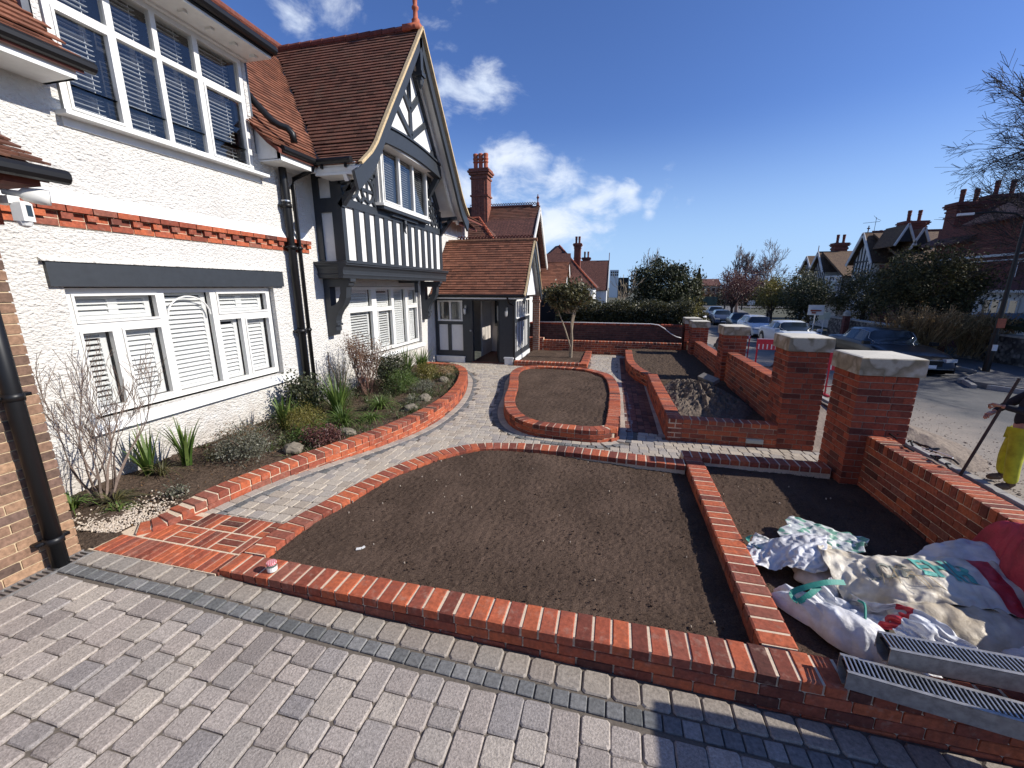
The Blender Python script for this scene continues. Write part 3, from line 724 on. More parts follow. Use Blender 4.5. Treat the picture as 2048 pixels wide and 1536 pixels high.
# heap of rough clay soil in the raised bed
m = MB(); vs = []; fs = []; NX, NY = 70, 90
for j in range(NY + 1):
    for i in range(NX + 1):
        u, v = i / NX * 2 - 1, j / NY * 2 - 1; x, y = 1.68 + u * .78, 8.25 + v * 1.55
        rr = math.hypot(u + .18 * noise.noise(Vector((v * 2, 1, 3))), v + .2 * noise.noise(Vector((u * 2, 6, 3)))); h = .40 * max(0, 1 - rr) ** .8
        rid = abs(noise.noise(Vector((x * 6, y * 4, 7)))) + .6 * abs(noise.noise(Vector((x * 15, y * 11, 2)))) + .4 * abs(noise.noise(Vector((x * 34, y * 30, 2))))
        vs.append((x, y, .17 + h * (1.05 - .62 * rid) + (.02 if rr < 1 else 0)))
for j in range(NY):
    for i in range(NX):
        a = j * (NX + 1) + i; fs.append((a, a + 1, a + NX + 2, a + NX + 1))
m.add(vs, fs); tag(m.build('soil_heap', flat_mat('grey_clay_soil', (.125, .095, .07), .95, 18, .5, 1, .03, detail=9), None, off=(1.68, 8.25, .2)), 'rough heap of clodded clay soil in the raised bed', 'soil heap')
m = MB(); m.obox((1.98, 8.95, .47), (.55, -.8, -.12), (.75, .55, .35), (-.2, -.25, .95), .21, .09, .035)
tag(m.build('stone_slab', flat_mat('grey_slab', (.20, .18, .155), .95, 18, .35, .5, .006), None, off=(1.98, 8.95, .3)), 'broken grey slab leaning on the top of the soil heap', 'slab')
# pebbles by the corner of the brick annexe
m = MB()
for i in range(1800):
    x = random.gauss(-4.32, .17); y = random.gauss(2.42, .2)
    if inpoly(x, y, LW + [(-7, 11), (-7, 2)]) and not dist(LWp, x, y) < .2 and y > 2.06:
        s = random.uniform(.004, .010); q = Euler((random.random() * .6, random.random() * .6, random.random() * 6)).to_matrix()
        zz = .193 + random.uniform(0, .012); m.cbox((x, y), random.random() * 6, s, s * .75, zz, zz + .009, .003, cut=s * .3)
tag(m.build('pebbles', M_pebble), 'cream pebbles scattered at the corner of the flower bed', 'pebbles', kind='stuff')

# ================================================================= THE HOUSE
XW = -5.4
house = thing('house', (XW, 7, 0), 'white rough-cast house with dark half-timbered gable, clay tile roofs and an open front porch', 'house')
def grid_wall(X, ys, zs, holes, depth=.14, m=None):
    """wall sheet in the plane x=X seen from +x, with rectangular holes and reveals"""
    m = m or MB()
    Y = sorted(set([ys[0], ys[1]] + [h[0] for h in holes] + [h[1] for h in holes])); Z = sorted(set([zs[0], zs[1]] + [h[2] for h in holes] + [h[3] for h in holes]))
    for a, b in zip(Y, Y[1:]):
        for c, d in zip(Z, Z[1:]):
            ym, zm = (a + b) / 2, (c + d) / 2
            if any(h[0] < ym < h[1] and h[2] < zm < h[3] for h in holes): continue
            m.add([(X, a, c), (X, b, c), (X, b, d), (X, a, d)], [(0, 1, 2, 3)])
    for a, b, c, d in holes:
        for q in (((X, a, c), (X, b, c), (X - depth, b, c), (X - depth, a, c)), ((X, a, d), (X - depth, a, d), (X - depth, b, d), (X, b, d)),
                  ((X, a, c), (X - depth, a, c), (X - depth, a, d), (X, a, d)), ((X, b, c), (X, b, d), (X - depth, b, d), (X - depth, b, c))):
            m.add(list(q), [(0, 1, 2, 3)])
    return m
H_low = (3.10, 5.80, .86, 2.30); H_gf = (7.76, 11.16, .72, 2.31)
m = grid_wall(XW, (2.0, 15.4), (-.2, 4.28), [H_low, H_gf, (3.42, 5.74, 3.97, 4.28)])
grid_wall(XW, (3.36, 5.80), (4.28, 5.56), [(3.42, 5.74, 4.28, 5.48)], m=m)
m.box(-12, XW - .3, -4, 15.39, -.2, 4.25); m.box(-5.9, XW - .3, 3.36, 5.8, 4.25, 5.5)
m.build('wall', M_render, house)
m = MB()
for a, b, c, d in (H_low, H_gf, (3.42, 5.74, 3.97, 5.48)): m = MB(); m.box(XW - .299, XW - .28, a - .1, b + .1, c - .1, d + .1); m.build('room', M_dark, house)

def window(X, y0, y1, z0, z1, mull, lights, fr=.06, style='shutter', parent=house, depth=.07, mat=M_white):
    """frame at the plane x=X; lights: list of (y0,y1,z0,z1, opening)"""
    f = MB()
    f.box(X - depth, X, y0, y0 + fr, z0, z1); f.box(X - depth, X, y1 - fr, y1, z0, z1)
    f.box(X - depth, X - .001, y0 + fr, y1 - fr, z0, z0 + fr); f.box(X - depth, X - .001, y0 + fr, y1 - fr, z1 - fr, z1)
    for a, b, c, d in mull: f.box(X - depth, X - .002, a, b, c, d)
    for l in lights:
        a, b, c, d, op = l
        if op:
            e = .024
            f.box(X - depth + .02, X + .014, a, a + e, c, d); f.box(X - depth + .02, X + .014, b - e, b, c, d)
            f.box(X - depth + .02, X + .013, a + e, b - e, c, c + e); f.box(X - depth + .02, X + .013, a + e, b - e, d - e, d)
    fo = f.build('window', mat, parent)
    p = MB(); s = MB(); st = MB()
    for a, b, c, d, op in lights:
        e = .024 if op else 0; a += e; b -= e; c += e; d -= e
        p.box(X - .04, X - .034, a, b, c, d)
        Xs = X - depth - .045
        if style == 'shutter':
            sw = .05
            st.box(Xs - .015, Xs + .015, a + .0, a + sw * .6, c, d); st.box(Xs - .015, Xs + .015, b - sw * 1.3, b, c, d)
            st.box(Xs - .015, Xs + .015, a + sw * .6, b - sw * 1.3, c, c + .05); st.box(Xs - .015, Xs + .015, a + sw * .6, b - sw * 1.3, d - .04, d)
            if op == 2:
                ym = (a + b) / 2; st.box(Xs - .015, Xs + .016, ym - .05, ym + .05, c, d)
            z = c + .075
            til = R(48) if op != 3 else R(26)
            while z < d - .05:
                s.obox((Xs, (a + sw * .6 + b - sw * 1.3) / 2, z), (0, 1, 0), (math.cos(til), 0, -math.sin(til)), (math.sin(til), 0, math.cos(til)), (b - sw * 1.3 - a - sw * .6) / 2, .031, .004)
                z += .0585
        else:
            z = c + .01
            while z < d - .01:
                s.obox((Xs - .03, (a + b) / 2 - .03, z), (0, 1, 0), (math.cos(.12), 0, -math.sin(.12)), (math.sin(.12), 0, math.cos(.12)), (b - a) / 2 - .04, .022, .0022)
                z += .0475
            st.tube([(Xs - .03, b - .12, c), (Xs - .03, b - .12, d)], .003, 4)
    p.build('pane', M_glass, fo)
    if s.v: s.build('shutter' if style == 'shutter' else 'blind', M_slat if style == 'shutter' else M_slatb, fo)
    if st.v: st.build('shutter_frame', M_slat, fo)
    return fo
M_slatb = flat_mat('blind_slat_grey', (.50, .52, .54), .5, 10, .05, 0)
# lower window
X = XW - .08
window(X, 3.12, 5.78, .90, 2.29, [(4.03, 4.12, .96, 2.23), (4.74, 4.83, .96, 2.23), (3.18, 4.03, 1.84, 1.92), (4.83, 5.72, 1.84, 1.92), (3.50, 3.58, .96, 1.84), (5.19, 5.25, .96, 1.84)],
       [(3.18, 4.03, 1.92, 2.23, 2), (3.18, 3.50, .96, 1.84, 3), (3.58, 4.03, .96, 1.84, 1), (4.12, 4.74, .96, 2.23, 0), (4.83, 5.72, 1.92, 2.23, 2), (4.83, 5.19, .96, 1.84, 0), (5.25, 5.72, .96, 1.84, 1)])
m = MB()   # curved glazing bar in the tall middle light
pts = [(X - .02, 4.43 + .29 * math.cos(t), 1.93 + .25 * math.sin(t)) for t in np.linspace(0, math.pi, 14)]
m.tube(pts, .011, 6); m.build('glazing_bar', M_white, house)
# ground-floor window under the jetty
window(X, 7.80, 11.13, .76, 2.30, [(8.78, 8.98, .82, 2.24), (9.68, 9.80, .82, 2.24), (10.42, 10.54, .82, 2.24), (7.86, 8.78, 1.78, 1.87), (8.98, 9.68, 1.76, 1.83), (10.54, 11.07, 1.76, 1.83)],
       [(7.86, 8.78, 1.87, 2.24, 0), (7.86, 8.78, .82, 1.78, 3), (8.98, 9.68, 1.83, 2.24, 0), (8.98, 9.68, .82, 1.76, 3), (9.80, 10.42, .82, 2.24, 0), (10.54, 11.07, 1.83, 2.24, 1), (10.54, 11.07, .82, 1.76, 1)])
# upper window
window(XW + .01, 3.44, 5.72, 3.985, 5.47, [(3.99, 4.06, 4.04, 5.42), (4.48, 4.54, 4.04, 5.42), (4.99, 5.06, 4.04, 5.42), (3.50, 3.99, 4.93, 5.0), (4.06, 4.48, 4.93, 4.99), (4.54, 4.99, 4.93, 4.99), (5.06, 5.66, 4.92, 4.99)],
       [(3.50, 3.99, 4.04, 4.93, 1), (3.50, 3.99, 5.0, 5.42, 0), (4.06, 4.48, 4.04, 4.93, 0), (4.06, 4.48, 4.99, 5.42, 0), (4.54, 4.99, 4.04, 4.93, 0), (4.54, 4.99, 4.99, 5.42, 0), (5.06, 5.66, 4.04, 4.92, 1), (5.06, 5.66, 4.99, 5.42, 0)], style='blind')
m = MB(); m.box(XW - .05, XW + .15, 3.36, 5.86, 3.945, 3.982); m.box(XW - .05, XW + .02, 3.40, 5.80, 3.86, 3.944)
m.build('window_sill', M_whiteg, house)
m = MB(); m.prism([(XW - .1, 3.02, .862), (XW + .075, 3.02, .80), (XW + .075, 3.02, .74), (XW - .1, 3.02, .74)], (0, 2.94, 0)); m.build('window_sill', M_whiteg, house)
m = MB(); m.prism([(XW - .1, 7.7, .72), (XW + .06, 7.7, .67), (XW + .06, 7.7, .62), (XW - .1, 7.7, .62)], (0, 3.55, 0)); m.build('window_sill', M_whiteg, house)
# dark lintel with a render lip above it
m = MB(); m.box(XW - .05, XW + .04, 2.98, 6.0, 2.305, 2.545); m.build('lintel', M_char, house)
m = MB(); m.prism([(XW - .02, 2.95, 2.60), (XW + .055, 2.95, 2.555), (XW + .055, 2.95, 2.547), (XW - .02, 2.95, 2.547)], (0, 3.08, 0)); m.build('drip_moulding', M_render, house)
# brick string course: projecting header course, dentils, stretcher course
m = MB(); y = 2.1
while y < 6.72:
    m.box(XW - .03, XW + .075, y + .005, min(y + .22, 6.73), 3.035, 3.095); y += .225
y = 2.1; k = 0
while y < 6.7:
    l = .108; m.box(XW - .03, XW + (.055 if k % 2 == 0 else .012), y + .004, y + l - .004, 2.965, 3.027); y += l; k += 1
y = 2.05
while y < 6.7:
    m.box(XW - .03, XW + random.uniform(.018, .022), y + .005, min(y + .22, 6.72), 2.892, 2.957); y += .225
m.build('string_course', M_brick, house)
m = MB(); m.box(XW - .02, XW + .010, 2.1, 6.73, 2.885, 3.09); m.build('string_mortar', M_mortar, house)
m = MB(); m.prism([(XW, 2.1, 3.096), (XW + .07, 2.1, 3.096), (XW + .012, 2.1, 3.20), (XW, 2.1, 3.24)], (0, 4.63, 0)); m.build('string_flare', M_whiteg, house)

# ---------------------------------------------------------------- tiled roofs
def tiles(M, P0, U, ulen, prof, V, gauge=.10, tw=.165, clip=None, jit=1):
    """P0 ridge start, U along the courses, V horizontal downhill, prof [(horizontal, z)] from the ridge down"""
    P0, U, V = Vector(P0), Vector(U).normalized(), Vector(V).normalized()
    seg = []; tot = 0
    for (a, za), (b, zb_) in zip(prof, prof[1:]):
        l = math.hypot(b - a, zb_ - za); seg.append((tot, l, a, za, b, zb_)); tot += l
    def at(s):
        for t0, l, a, za, b, zb_ in seg:
            if s <= t0 + l + 1e-6 or (t0, l) == seg[-1][:2]:
                k = (s - t0) / l; return a + (b - a) * k, za + (zb_ - za) * k, (b - a) / l, (zb_ - za) / l
    s = gauge; row = 0
    while s < tot + .02:
        h, z, dh, dz = at(min(s, tot)); D = (V * dh + Vector((0, 0, dz))).normalized(); Nn = U.cross(D).normalized()
        if Nn.z < 0: Nn = -Nn
        u = -(row % 2) * tw / 2
        while u < ulen:
            a0, a1 = max(u, 0), min(u + tw, ulen)
            if a1 - a0 > .02 and (clip is None or clip((a0 + a1) / 2, s - gauge / 2)):
                lift = random.uniform(0, .003) * jit; tail = P0 + U * ((a0 + a1) / 2) + V * h + Vector((0, 0, z - P0.z)) + Nn * (.020 + lift); head = tail - D * (gauge + .035) - Nn * (.024 + lift)
                hw = (a1 - a0) / 2 - .0012; t_ = Nn * .015
                q = [head - U * hw, head + U * hw, tail + U * hw, tail - U * hw]
                M.add([tuple(p - t_) for p in q] + [tuple(p) for p in q], [(4, 5, 6, 7), (0, 1, 5, 4), (1, 2, 6, 5), (2, 3, 7, 6), (3, 0, 4, 7)])
            u += tw
        s += gauge; row += 1
def underlay(M, P0, U, ulen, prof, V, th=.05, u1=None):
    P0, U, V = Vector(P0), Vector(U).normalized(), Vector(V).normalized()
    top = [P0 + V * h + Vector((0, 0, z - P0.z - .03)) for h, z in prof]
    poly = [tuple(p) for p in top] + [tuple(p - Vector((0, 0, th))) for p in reversed(top)]
    M.prism(poly, U * ulen)
XG = -4.15
GP = [(0, 7.50), (.5, 6.84), (1.0, 6.19), (1.5, 5.54), (1.85, 5.08), (2.10, 4.74), (2.30, 4.53), (2.64, 4.27)]
YG = 9.25
MAIN = [(0, 7.80), (1.45, 6.10), (2.2, 5.22), (2.6, 4.74), (2.85, 4.49), (3.05, 4.34)]   # ridge at x=-8 down to the eave at x=-4.95
def zmain(x):
    h = x + 8
    for (a, za), (b, zb_) in zip(MAIN, MAIN[1:]):
        if h <= b: return za + (zb_ - za) * (h - a) / (b - a)
    return MAIN[-1][1]
def zgab(y):
    h = abs(y - YG)
    for (a, za), (b, zb_) in zip(GP, GP[1:]):
        if h <= b: return za + (zb_ - za) * (h - a) / (b - a)
    return GP[-1][1] - (h - GP[-1][0]) * .6
def arc(prof, s):
    for (a, za), (b, zb_) in zip(prof, prof[1:]):
        l = math.hypot(b - a, zb_ - za)
        if s <= l: return a + (b - a) * s / l, za + (zb_ - za) * s / l
        s -= l
    return prof[-1]
# gable roof
m = MB(); U0 = -7.9
def clipg(u, s):
    h, z = arc(GP, s); x = U0 + u; return z > zmain(x) - .02 or x > -4.95
tiles(m, (U0, YG, 7.5), (1, 0, 0), XG - U0, GP, (0, -1, 0), clip=clipg)
tiles(m, (U0, YG, 7.5), (1, 0, 0), XG - U0, GP, (0, 1, 0), clip=clipg, gauge=.2, tw=.33)
m.build('gable_roof', M_tile, house)
m = MB(); underlay(m, (-7.6, YG, 7.5), (1, 0, 0), XG + 7.6 - .03, GP, (0, -1, 0)); underlay(m, (-7.6, YG, 7.5), (1, 0, 0), XG + 7.6 - .03, GP, (0, 1, 0)); m.build('roof_boards', M_whiteg, house)
m = MB()
for i in range(12):   # half-round ridge tiles
    x0 = -7.6 + i * .287; pr = []
    m.tube([(x0, YG, 7.50), (x0 + .28, YG, 7.50 + .004)], [.075, .082], 10)
m.build('ridge_tiles', M_ridge, house)
m = MB(); ln_ = []
for side in (-1, 1):  # mortared verge
    pts = [(XG + .01, YG + side * h, z + .012) for h, z in GP]
    for a, b in zip(pts, pts[1:]): m.beam(a, b, .045, .07)
m.build('verge', M_verge, house)
# main roof strips left and right of the wall dormer
m = MB()
def clipm(u, s):
    h, z = arc(MAIN, s); y = 15.2 - u if False else -2.5 + u; x = -8 + h
    if 3.40 < y < 5.72 and h > 1.45: return False
    if y > 6.55 and zgab(y) > z - .02 and y < 12: return False
    return True
tiles(m, (-8, -2.5, 7.8), (0, 1, 0), 17.6, MAIN, (1, 0, 0), clip=clipm)
m.build('main_roof', M_tileo, house)
m = MB(); underlay(m, (-8, -2.5, 7.79), (0, 1, 0), 5.88, MAIN, (1, 0, 0), .06); underlay(m, (-8, 5.76, 7.79), (0, 1, 0), .95, MAIN, (1, 0, 0), .06)
underlay(m, (-8, 11.9, 7.79), (0, 1, 0), 3.2, MAIN, (1, 0, 0), .06); underlay(m, (-8, 3.3, 7.79), (0, 1, 0), 3.4, MAIN[:2], (1, 0, 0), .06)
m.prism([(-8, -2.5, 7.7), (-11, -2.5, 4.3), (-5.72, -2.5, 4.3), (-5.72, -2.5, 4.9)], (0, 17.5, 0))
m.build('roof_boards', M_ridge, house)
m = MB(); m.tube([(-8, -2.5, 7.80), (-8, 15.1, 7.80)], .09, 10); m.build('ridge_tiles', M_ridge, house)
# lead valley
m = MB(); vp = []
for k in range(22):
    y = 9.1 - k * .113; z = zgab(y); xs = None
    x = -8
    while x < -4.9 and zmain(x) > z: x += .01
    vp.append((x, y, z + .012))
for a, b in zip(vp, vp[1:]): m.obox(tuple((Vector(a) + Vector(b)) / 2), (Vector(b) - Vector(a)).normalized(), Vector((1, 1, 0)).normalized(), (0, 0, 1), (Vector(b) - Vector(a)).length / 2 + .01, .05, .004)
m.build('lead_valley', M_black, house)
# eaves: fascia, soffit, gutters
def gutter(M, pts, r=.055): M.tube(pts, r, 10)
m = MB()
m.box(-5.06, -4.99, -2.5, 3.34, 4.19, 4.275); m.box(XW, -5.06, -2.5, 3.34, 4.19, 4.215)
m.box(-5.06, -4.99, 5.84, 6.62, 4.17, 4.30); m.box(XW, -5.06, 5.84, 6.62, 4.17, 4.20)
m.box(-5.02, -4.25, 6.62, 6.66, 4.13, 4.31); m.box(-4.99, -4.25, 6.66, 7.0, 4.13, 4.16)
m.prism([(XW - .02, 5.84, 4.19), (-5.0, 5.84, 4.19), (-5.0, 5.84, 4.31), (XW - .02, 5.84, 4.75)], (0, .03, 0))
m.prism([(XW - .02, 3.31, 4.19), (-5.0, 3.31, 4.19), (-5.0, 3.31, 4.31), (XW - .02, 3.31, 4.75)], (0, .03, 0))
m.build('fascia', M_whiteg, house)
m = MB(); gutter(m, [(-4.94, -2.5, 4.325), (-4.94, 3.46, 4.325)]); m.build('gutter', M_black, house)
m = MB(); gutter(m, [(-4.94, 5.82, 4.325), (-4.94, 6.60, 4.325)], .05); gutter(m, [(-4.96, 6.55, 4.325), (-4.27, 6.55, 4.325)], .05)
for x in (-4.85, -4.4): m.box(x - .012, x + .012, 6.55, 6.6, 4.22, 4.33)
m.build('gutter', M_black, house)
# wall dormer above the upper window: soffit, dentils, gutter, lead roof
m = MB(); m.box(XW - .3, -4.98, 3.25, 5.86, 5.50, 5.53); m.box(XW - .02, XW + .06, 3.40, 5.80, 5.47, 5.50); m.box(-5.0, -4.96, 3.25, 5.86, 5.53, 5.60)
m.build('dormer_soffit', M_whiteg, house)
m = MB()
for y in (3.62, 3.98, 4.33, 4.68, 5.03, 5.38, 5.7): m.box(-5.21, -5.12, y, y + .055, 5.468, 5.50)
m.build('dentil', M_white, house)
m = MB(); gutter(m, [(-4.93, 3.2, 5.61), (-4.93, 5.88, 5.60)], .06); m.box(-4.99, -4.95, 3.2, 5.87, 5.53, 5.63); m.build('gutter', M_black, house)
m = MB(); m.prism([(-4.96, 3.22, 5.62), (-4.96, 3.22, 5.66), (-6.6, 3.22, 6.12), (-6.6, 3.22, 6.0)], (0, 2.66, 0)); m.build('dormer_roof', M_lead, house)
m = MB(); tiles(m, (-6.62, 3.2, 6.12), (0, 1, 0), 2.7, [(0, 6.12), (1.2, 5.86)], (1, 0, 0)); m.build('dormer_tiles', M_tileo, house)
for y in (3.30, 5.79): m = MB(); m.box(-6.8, XW - .02, y, y + .07, 4.2, 5.6); m.build('dormer_cheek', M_lead, house)
# pipes
def pipe(name, pts, r, clips=(), n=14):
    m = MB(); m.tube(pts, r, n)
    for c in clips: m.tube([(c[0], c[1], c[2] - .03), (c[0], c[1], c[2] + .03)], r * 1.35, n); m.box(c[0] - .1, c[0], c[1] - .09, c[1] + .09, c[2] - .012, c[2] + .012)
    m.build(name, M_black, house, True)
pipe('soil_pipe', [(-5.30, 6.20, .1), (-5.30, 6.20, 4.0), (-5.30, 6.19, 4.25)], .058, [(-5.30, 6.20, 3.6), (-5.30, 6.20, 2.95), (-5.30, 6.20, 1.55)])
m = MB()
for z in (3.58, 3.66): m.tube([(-5.3, 6.2, z), (-5.3, 6.2, z + .02)], .073, 14)
m.build('pipe_collar', M_steel, house)
pipe('downpipe', [(-5.31, 6.40, .15), (-5.31, 6.40, 3.95), (-5.30, 6.42, 4.05), (-5.0, 6.53, 4.20), (-4.96, 6.54, 4.30)], .034, [(-5.31, 6.40, 2.95), (-5.31, 6.40, 1.55)])
pipe('roof_pipe', [(-5.62, 5.84, 5.30), (-5.42, 5.92, 5.02), (-5.22, 6.0, 4.78), (-5.14, 6.06, 4.72), (-5.06, 6.12, 4.70), (-5.0, 6.15, 4.62), (-4.99, 6.16, 4.50)], .05)

# ---------------------------------------------------------------- jettied timber gable
XS = -4.86
m = MB(); m.prism([(XS, 7.02, 2.7), (XS, 11.48, 2.7), (XS, 11.48, 4.3), (XS, 11.1, 4.78), (XS, 10.75, 5.26), (XS, 7.75, 5.26), (XS, 7.4, 4.78), (XS, 7.02, 4.3)], (-.06, 0, 0))
m.box(XW - .02, XS - .061, 7.03, 7.07, 2.7, 4.3); m.box(XW - .02, XS - .061, 11.43, 11.47, 2.7, 4.3)
m.build('gable_panels', M_panel, house); m = MB(); XU = -4.52
m.prism([(XU, 7.70, 5.05), (XU, 10.80, 5.05), (XU, 10.72, 5.30), (XU, YG, 7.22), (XU, 7.78, 5.30)], (-.25, 0, 0))
m.build('gable_panels', M_panel, house)
t = MB(); d0, d1 = XS - .01, XS + .035
def tb(y0, y1, z0, z1, dx=0): t.box(d0, d1 + dx, y0, y1, z0, z1)
tb(6.98, 7.09, 2.78, 4.34, .004); tb(11.40, 11.52, 2.78, 4.34, .004)
pitch = (11.40 - 7.09) / 12
for k in range(1, 12):
    y = 7.09 + pitch * k; tb(y - .095 + .01, y + .075, 2.78, 3.73)
tb(7.09, 11.40, 3.73, 3.875, .006); tb(7.09, 11.40, 2.74, 2.79, .008)
# curved-brace ornament either side of the oriel
def ornament(y0, y1, z0, z1):
    ym, zm = (y0 + y1) / 2, (z0 + z1) / 2
    tb(ym - .028, ym + .028, z0, z1, -.004); 
    tb(y0, y1, zm - .028, zm + .028, -.006)
    r = min(y1 - y0, z1 - z0) * .38
    pts = [(d1 - .012, ym + r * math.cos(a), zm + r * math.sin(a)) for a in np.linspace(0, 2 * math.pi, 25)]
    for a, b in zip(pts, pts[1:]): t.beam(a, b, .05, .045)
    for sy in (-1, 1):
        for sz in (-1, 1):
            t.beam((d1 - .014, ym + sy * r * .7, zm + sz * r * .7), (d1 - .014, ym + sy * (y1 - y0) * .52, zm + sz * (z1 - z0) * .52), .055, .045)
ornament(7.09, 7.62, 3.875, 4.42); ornament(7.62, 8.16, 3.875, 4.42)
tb(7.09, 8.2, 4.40, 4.50); tb(7.60, 7.68, 4.5, 4.95, -.003)
ornament(10.48, 10.94, 3.875, 4.42); ornament(10.94, 11.40, 3.875, 4.42)
tb(10.4, 11.40, 4.40, 4.50); tb(10.55, 10.63, 4.5, 5.2); tb(10.85, 10.92, 4.5, 4.98)
tb(8.12, 8.22, 3.875, 5.15); tb(10.40, 10.50, 3.875, 5.15)
# upper gable triangle, jettied forward on a cambered collar beam
e0, e1 = XU - .01, XU + .035
for k in range(14):
    y0, y1 = 7.72 + 3.06 * k / 14, 7.72 + 3.06 * (k + 1) / 14
    f = lambda y: 4.98 + .12 * (1 - ((y - YG) / 1.6) ** 2)
    t.prism([(e0 - .1, y0, f(y0)), (e0 - .1, y1, f(y1)), (e0 - .1, y1, f(y1) + .29), (e0 - .1, y0, f(y0) + .29)], (.17, 0, 0))
    t.prism([(e0, y0, f(y0) + .29), (e0, y1, f(y1) + .29), (e0, y1, f(y1) + .33), (e0, y0, f(y0) + .33)], (.105, 0, 0))
t.box(XS, XU - .02, 7.75, 10.75, 5.24, 5.28)
t.box(e0, e1 + .004, YG - .06, YG + .06, 5.35, 7.0)
for s in (-1, 1):
    t.beam((e1 - .012, YG, 5.50), (e1 - .012, YG + s * .85, 6.05), .12, .045)
    t.beam((e1 - .014, YG, 6.02), (e1 - .014, YG + s * .52, 6.50), .12, .045)
    t.beam((e1 - .010, YG + s * .92, 5.30), (e1 - .010, YG + s * 1.12, 5.52), .12, .045)
    t.beam((e1 - .008, YG + s * 1.52, 5.22), (e1 - .008, YG + s * .03, 7.12), .14, .045)
    t.beam((XU - .02, YG + s * 1.45, 5.0), (XS + .02, YG + s * 1.45, 4.55), .12, .12, (0, 1, 0))
    t.beam((d1 - .008, YG + s * 2.1, 4.35), (d1 - .008, YG + s * 1.5, 5.15), .17, .045)
# return wall facing the camera
t.box(XW - .01, XW + .12, 6.99, 7.03, 2.78, 4.3); t.box(XS - .17, XS - .01, 6.985, 7.03, 2.78, 4.3); t.box(XW + .12, XS - .17, 6.99, 7.03, 3.62, 3.86); t.box(XW + .12, XS - .17, 6.99, 7.03, 4.2, 4.3)
t.build('timber_frame', M_char, house)
# jetty bressummer with a moulded profile
m = MB(); prof = [(-.02, 2.46), (.075, 2.46), (.085, 2.50), (.10, 2.53), (.085, 2.545), (.09, 2.60), (.12, 2.66), (.165, 2.695), (.165, 2.72), (.185, 2.725), (.185, 2.755), (-.02, 2.765)]
pts = [(XS + a * .95 - .02, 6.82, z) for a, z in prof]; m.prism(pts, (0, 4.86, 0))
pr2 = [(XW - .02, 6.99 - a * .95, z) for a, z in prof]; m.prism(pr2, (XS - XW + .02, 0, 0))
m.box(XW, XS, 7.0, 11.5, 2.47, 2.50)
m.build('bressummer', M_char, house)
# consoles
def console(y, w_=.17):
    out_ = [(0, 2.455), (.60, 2.455), (.60, 2.40), (.56, 2.38), (.55, 2.33), (.50, 2.30), (.49, 2.24), (.47, 2.10), (.40, 1.96), (.30, 1.86), (.24, 1.76), (.21, 1.66), (.21, 1.62), (.235, 1.615), (.235, 1.57), (.20, 1.56), (.20, 1.47), (.17, 1.45), (.15, 1.385), (0, 1.36)]
    inn = [(.13, 2.30), (.36, 2.30), (.355, 2.18), (.30, 2.05), (.22, 1.97), (.13, 1.94)]
    m = MB(); P3 = lambda p, yy: (XW + p[0], yy, p[1])
    segs = [[(0, 2.455), (.60, 2.455), (.60, 2.40), (.56, 2.38), (.55, 2.33), (.50, 2.30), (0, 2.30)], [(0, 2.30), (.13, 2.30), (.13, 1.94), (.13, 1.385), (0, 1.36)],
            [(.36, 2.30), (.50, 2.30), (.49, 2.24), (.47, 2.10), (.355, 2.18)], [(.355, 2.18), (.47, 2.10), (.40, 1.96), (.30, 2.05)], [(.30, 2.05), (.40, 1.96), (.30, 1.86), (.22, 1.97)],
            [(.22, 1.97), (.30, 1.86), (.24, 1.76), (.13, 1.76), (.13, 1.94)], [(.13, 1.76), (.24, 1.76), (.21, 1.66), (.21, 1.62), (.13, 1.62)],
            [(.13, 1.62), (.235, 1.615), (.235, 1.57), (.13, 1.56)], [(.13, 1.56), (.20, 1.56), (.20, 1.47), (.17, 1.45), (.15, 1.385), (.13, 1.385)]]
    for s in segs: m.prism([P3(p, y) for p in s], (0, w_, 0))
    m.build('bracket', M_char, house)
console(7.03); console(11.22)
m = MB(); m.box(XW, -4.84, 9.95, 10.03, 2.40, 2.455); m.box(-4.96, -4.86, 9.95, 10.03, 2.16, 2.42); m.build('bracket', M_char, house)
# oriel window
OX = -4.70
m = MB(); pl = [(XS, 8.14), (OX - .03, 8.22), (OX, 8.35), (OX, 10.28), (OX - .03, 10.40), (XS, 10.48)]
fo = window(OX + .005, 8.22, 10.40, 3.98, 5.22, [(8.96, 9.04, 4.03, 5.17), (9.62, 9.69, 4.03, 5.17)], [(8.28, 8.96, 4.03, 5.17, 1), (9.04, 9.62, 4.03, 5.17, 0), (9.69, 10.34, 4.03, 5.17, 0)], fr=.055, style='blind', depth=.06)
m = MB(); m.box(XS, OX - .055, 8.19, 8.24, 3.98, 5.22); m.box(XS, OX - .055, 10.38, 10.43, 3.98, 5.22); m.prism([(XS, 8.16, 5.22), (OX + .01, 8.2, 5.22), (OX + .01, 10.42, 5.22), (XS, 10.46, 5.22)], (0, 0, .035)); m.build('oriel_frame', M_white, house)
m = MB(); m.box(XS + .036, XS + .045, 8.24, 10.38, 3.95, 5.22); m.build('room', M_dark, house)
m = MB(); m.prism([(XS, 8.12, 3.93), (OX + .045, 8.17, 3.93), (OX + .045, 10.45, 3.93), (XS, 10.5, 3.93)], (0, 0, .05)); m.build('window_sill', M_white, house)
m = MB(); m.prism([(XS, 8.16, 3.87), (OX + .03, 8.2, 3.87), (OX + .03, 10.42, 3.87), (XS, 10.46, 3.87)], (0, 0, .06)); m.prism([(XS, 8.6, 3.80), (OX - .05, 8.7, 3.80), (OX - .05, 9.9, 3.80), (XS, 10.0, 3.80)], (0, 0, .07))
m.tube([(XS + .06, 9.3, 3.8), (XS + .08, 9.3, 3.72), (XS + .05, 9.3, 3.6), (XS + .09, 9.3, 3.5)], [.05, .04, .03, .012], 8); m.build('oriel_base', M_char, house)
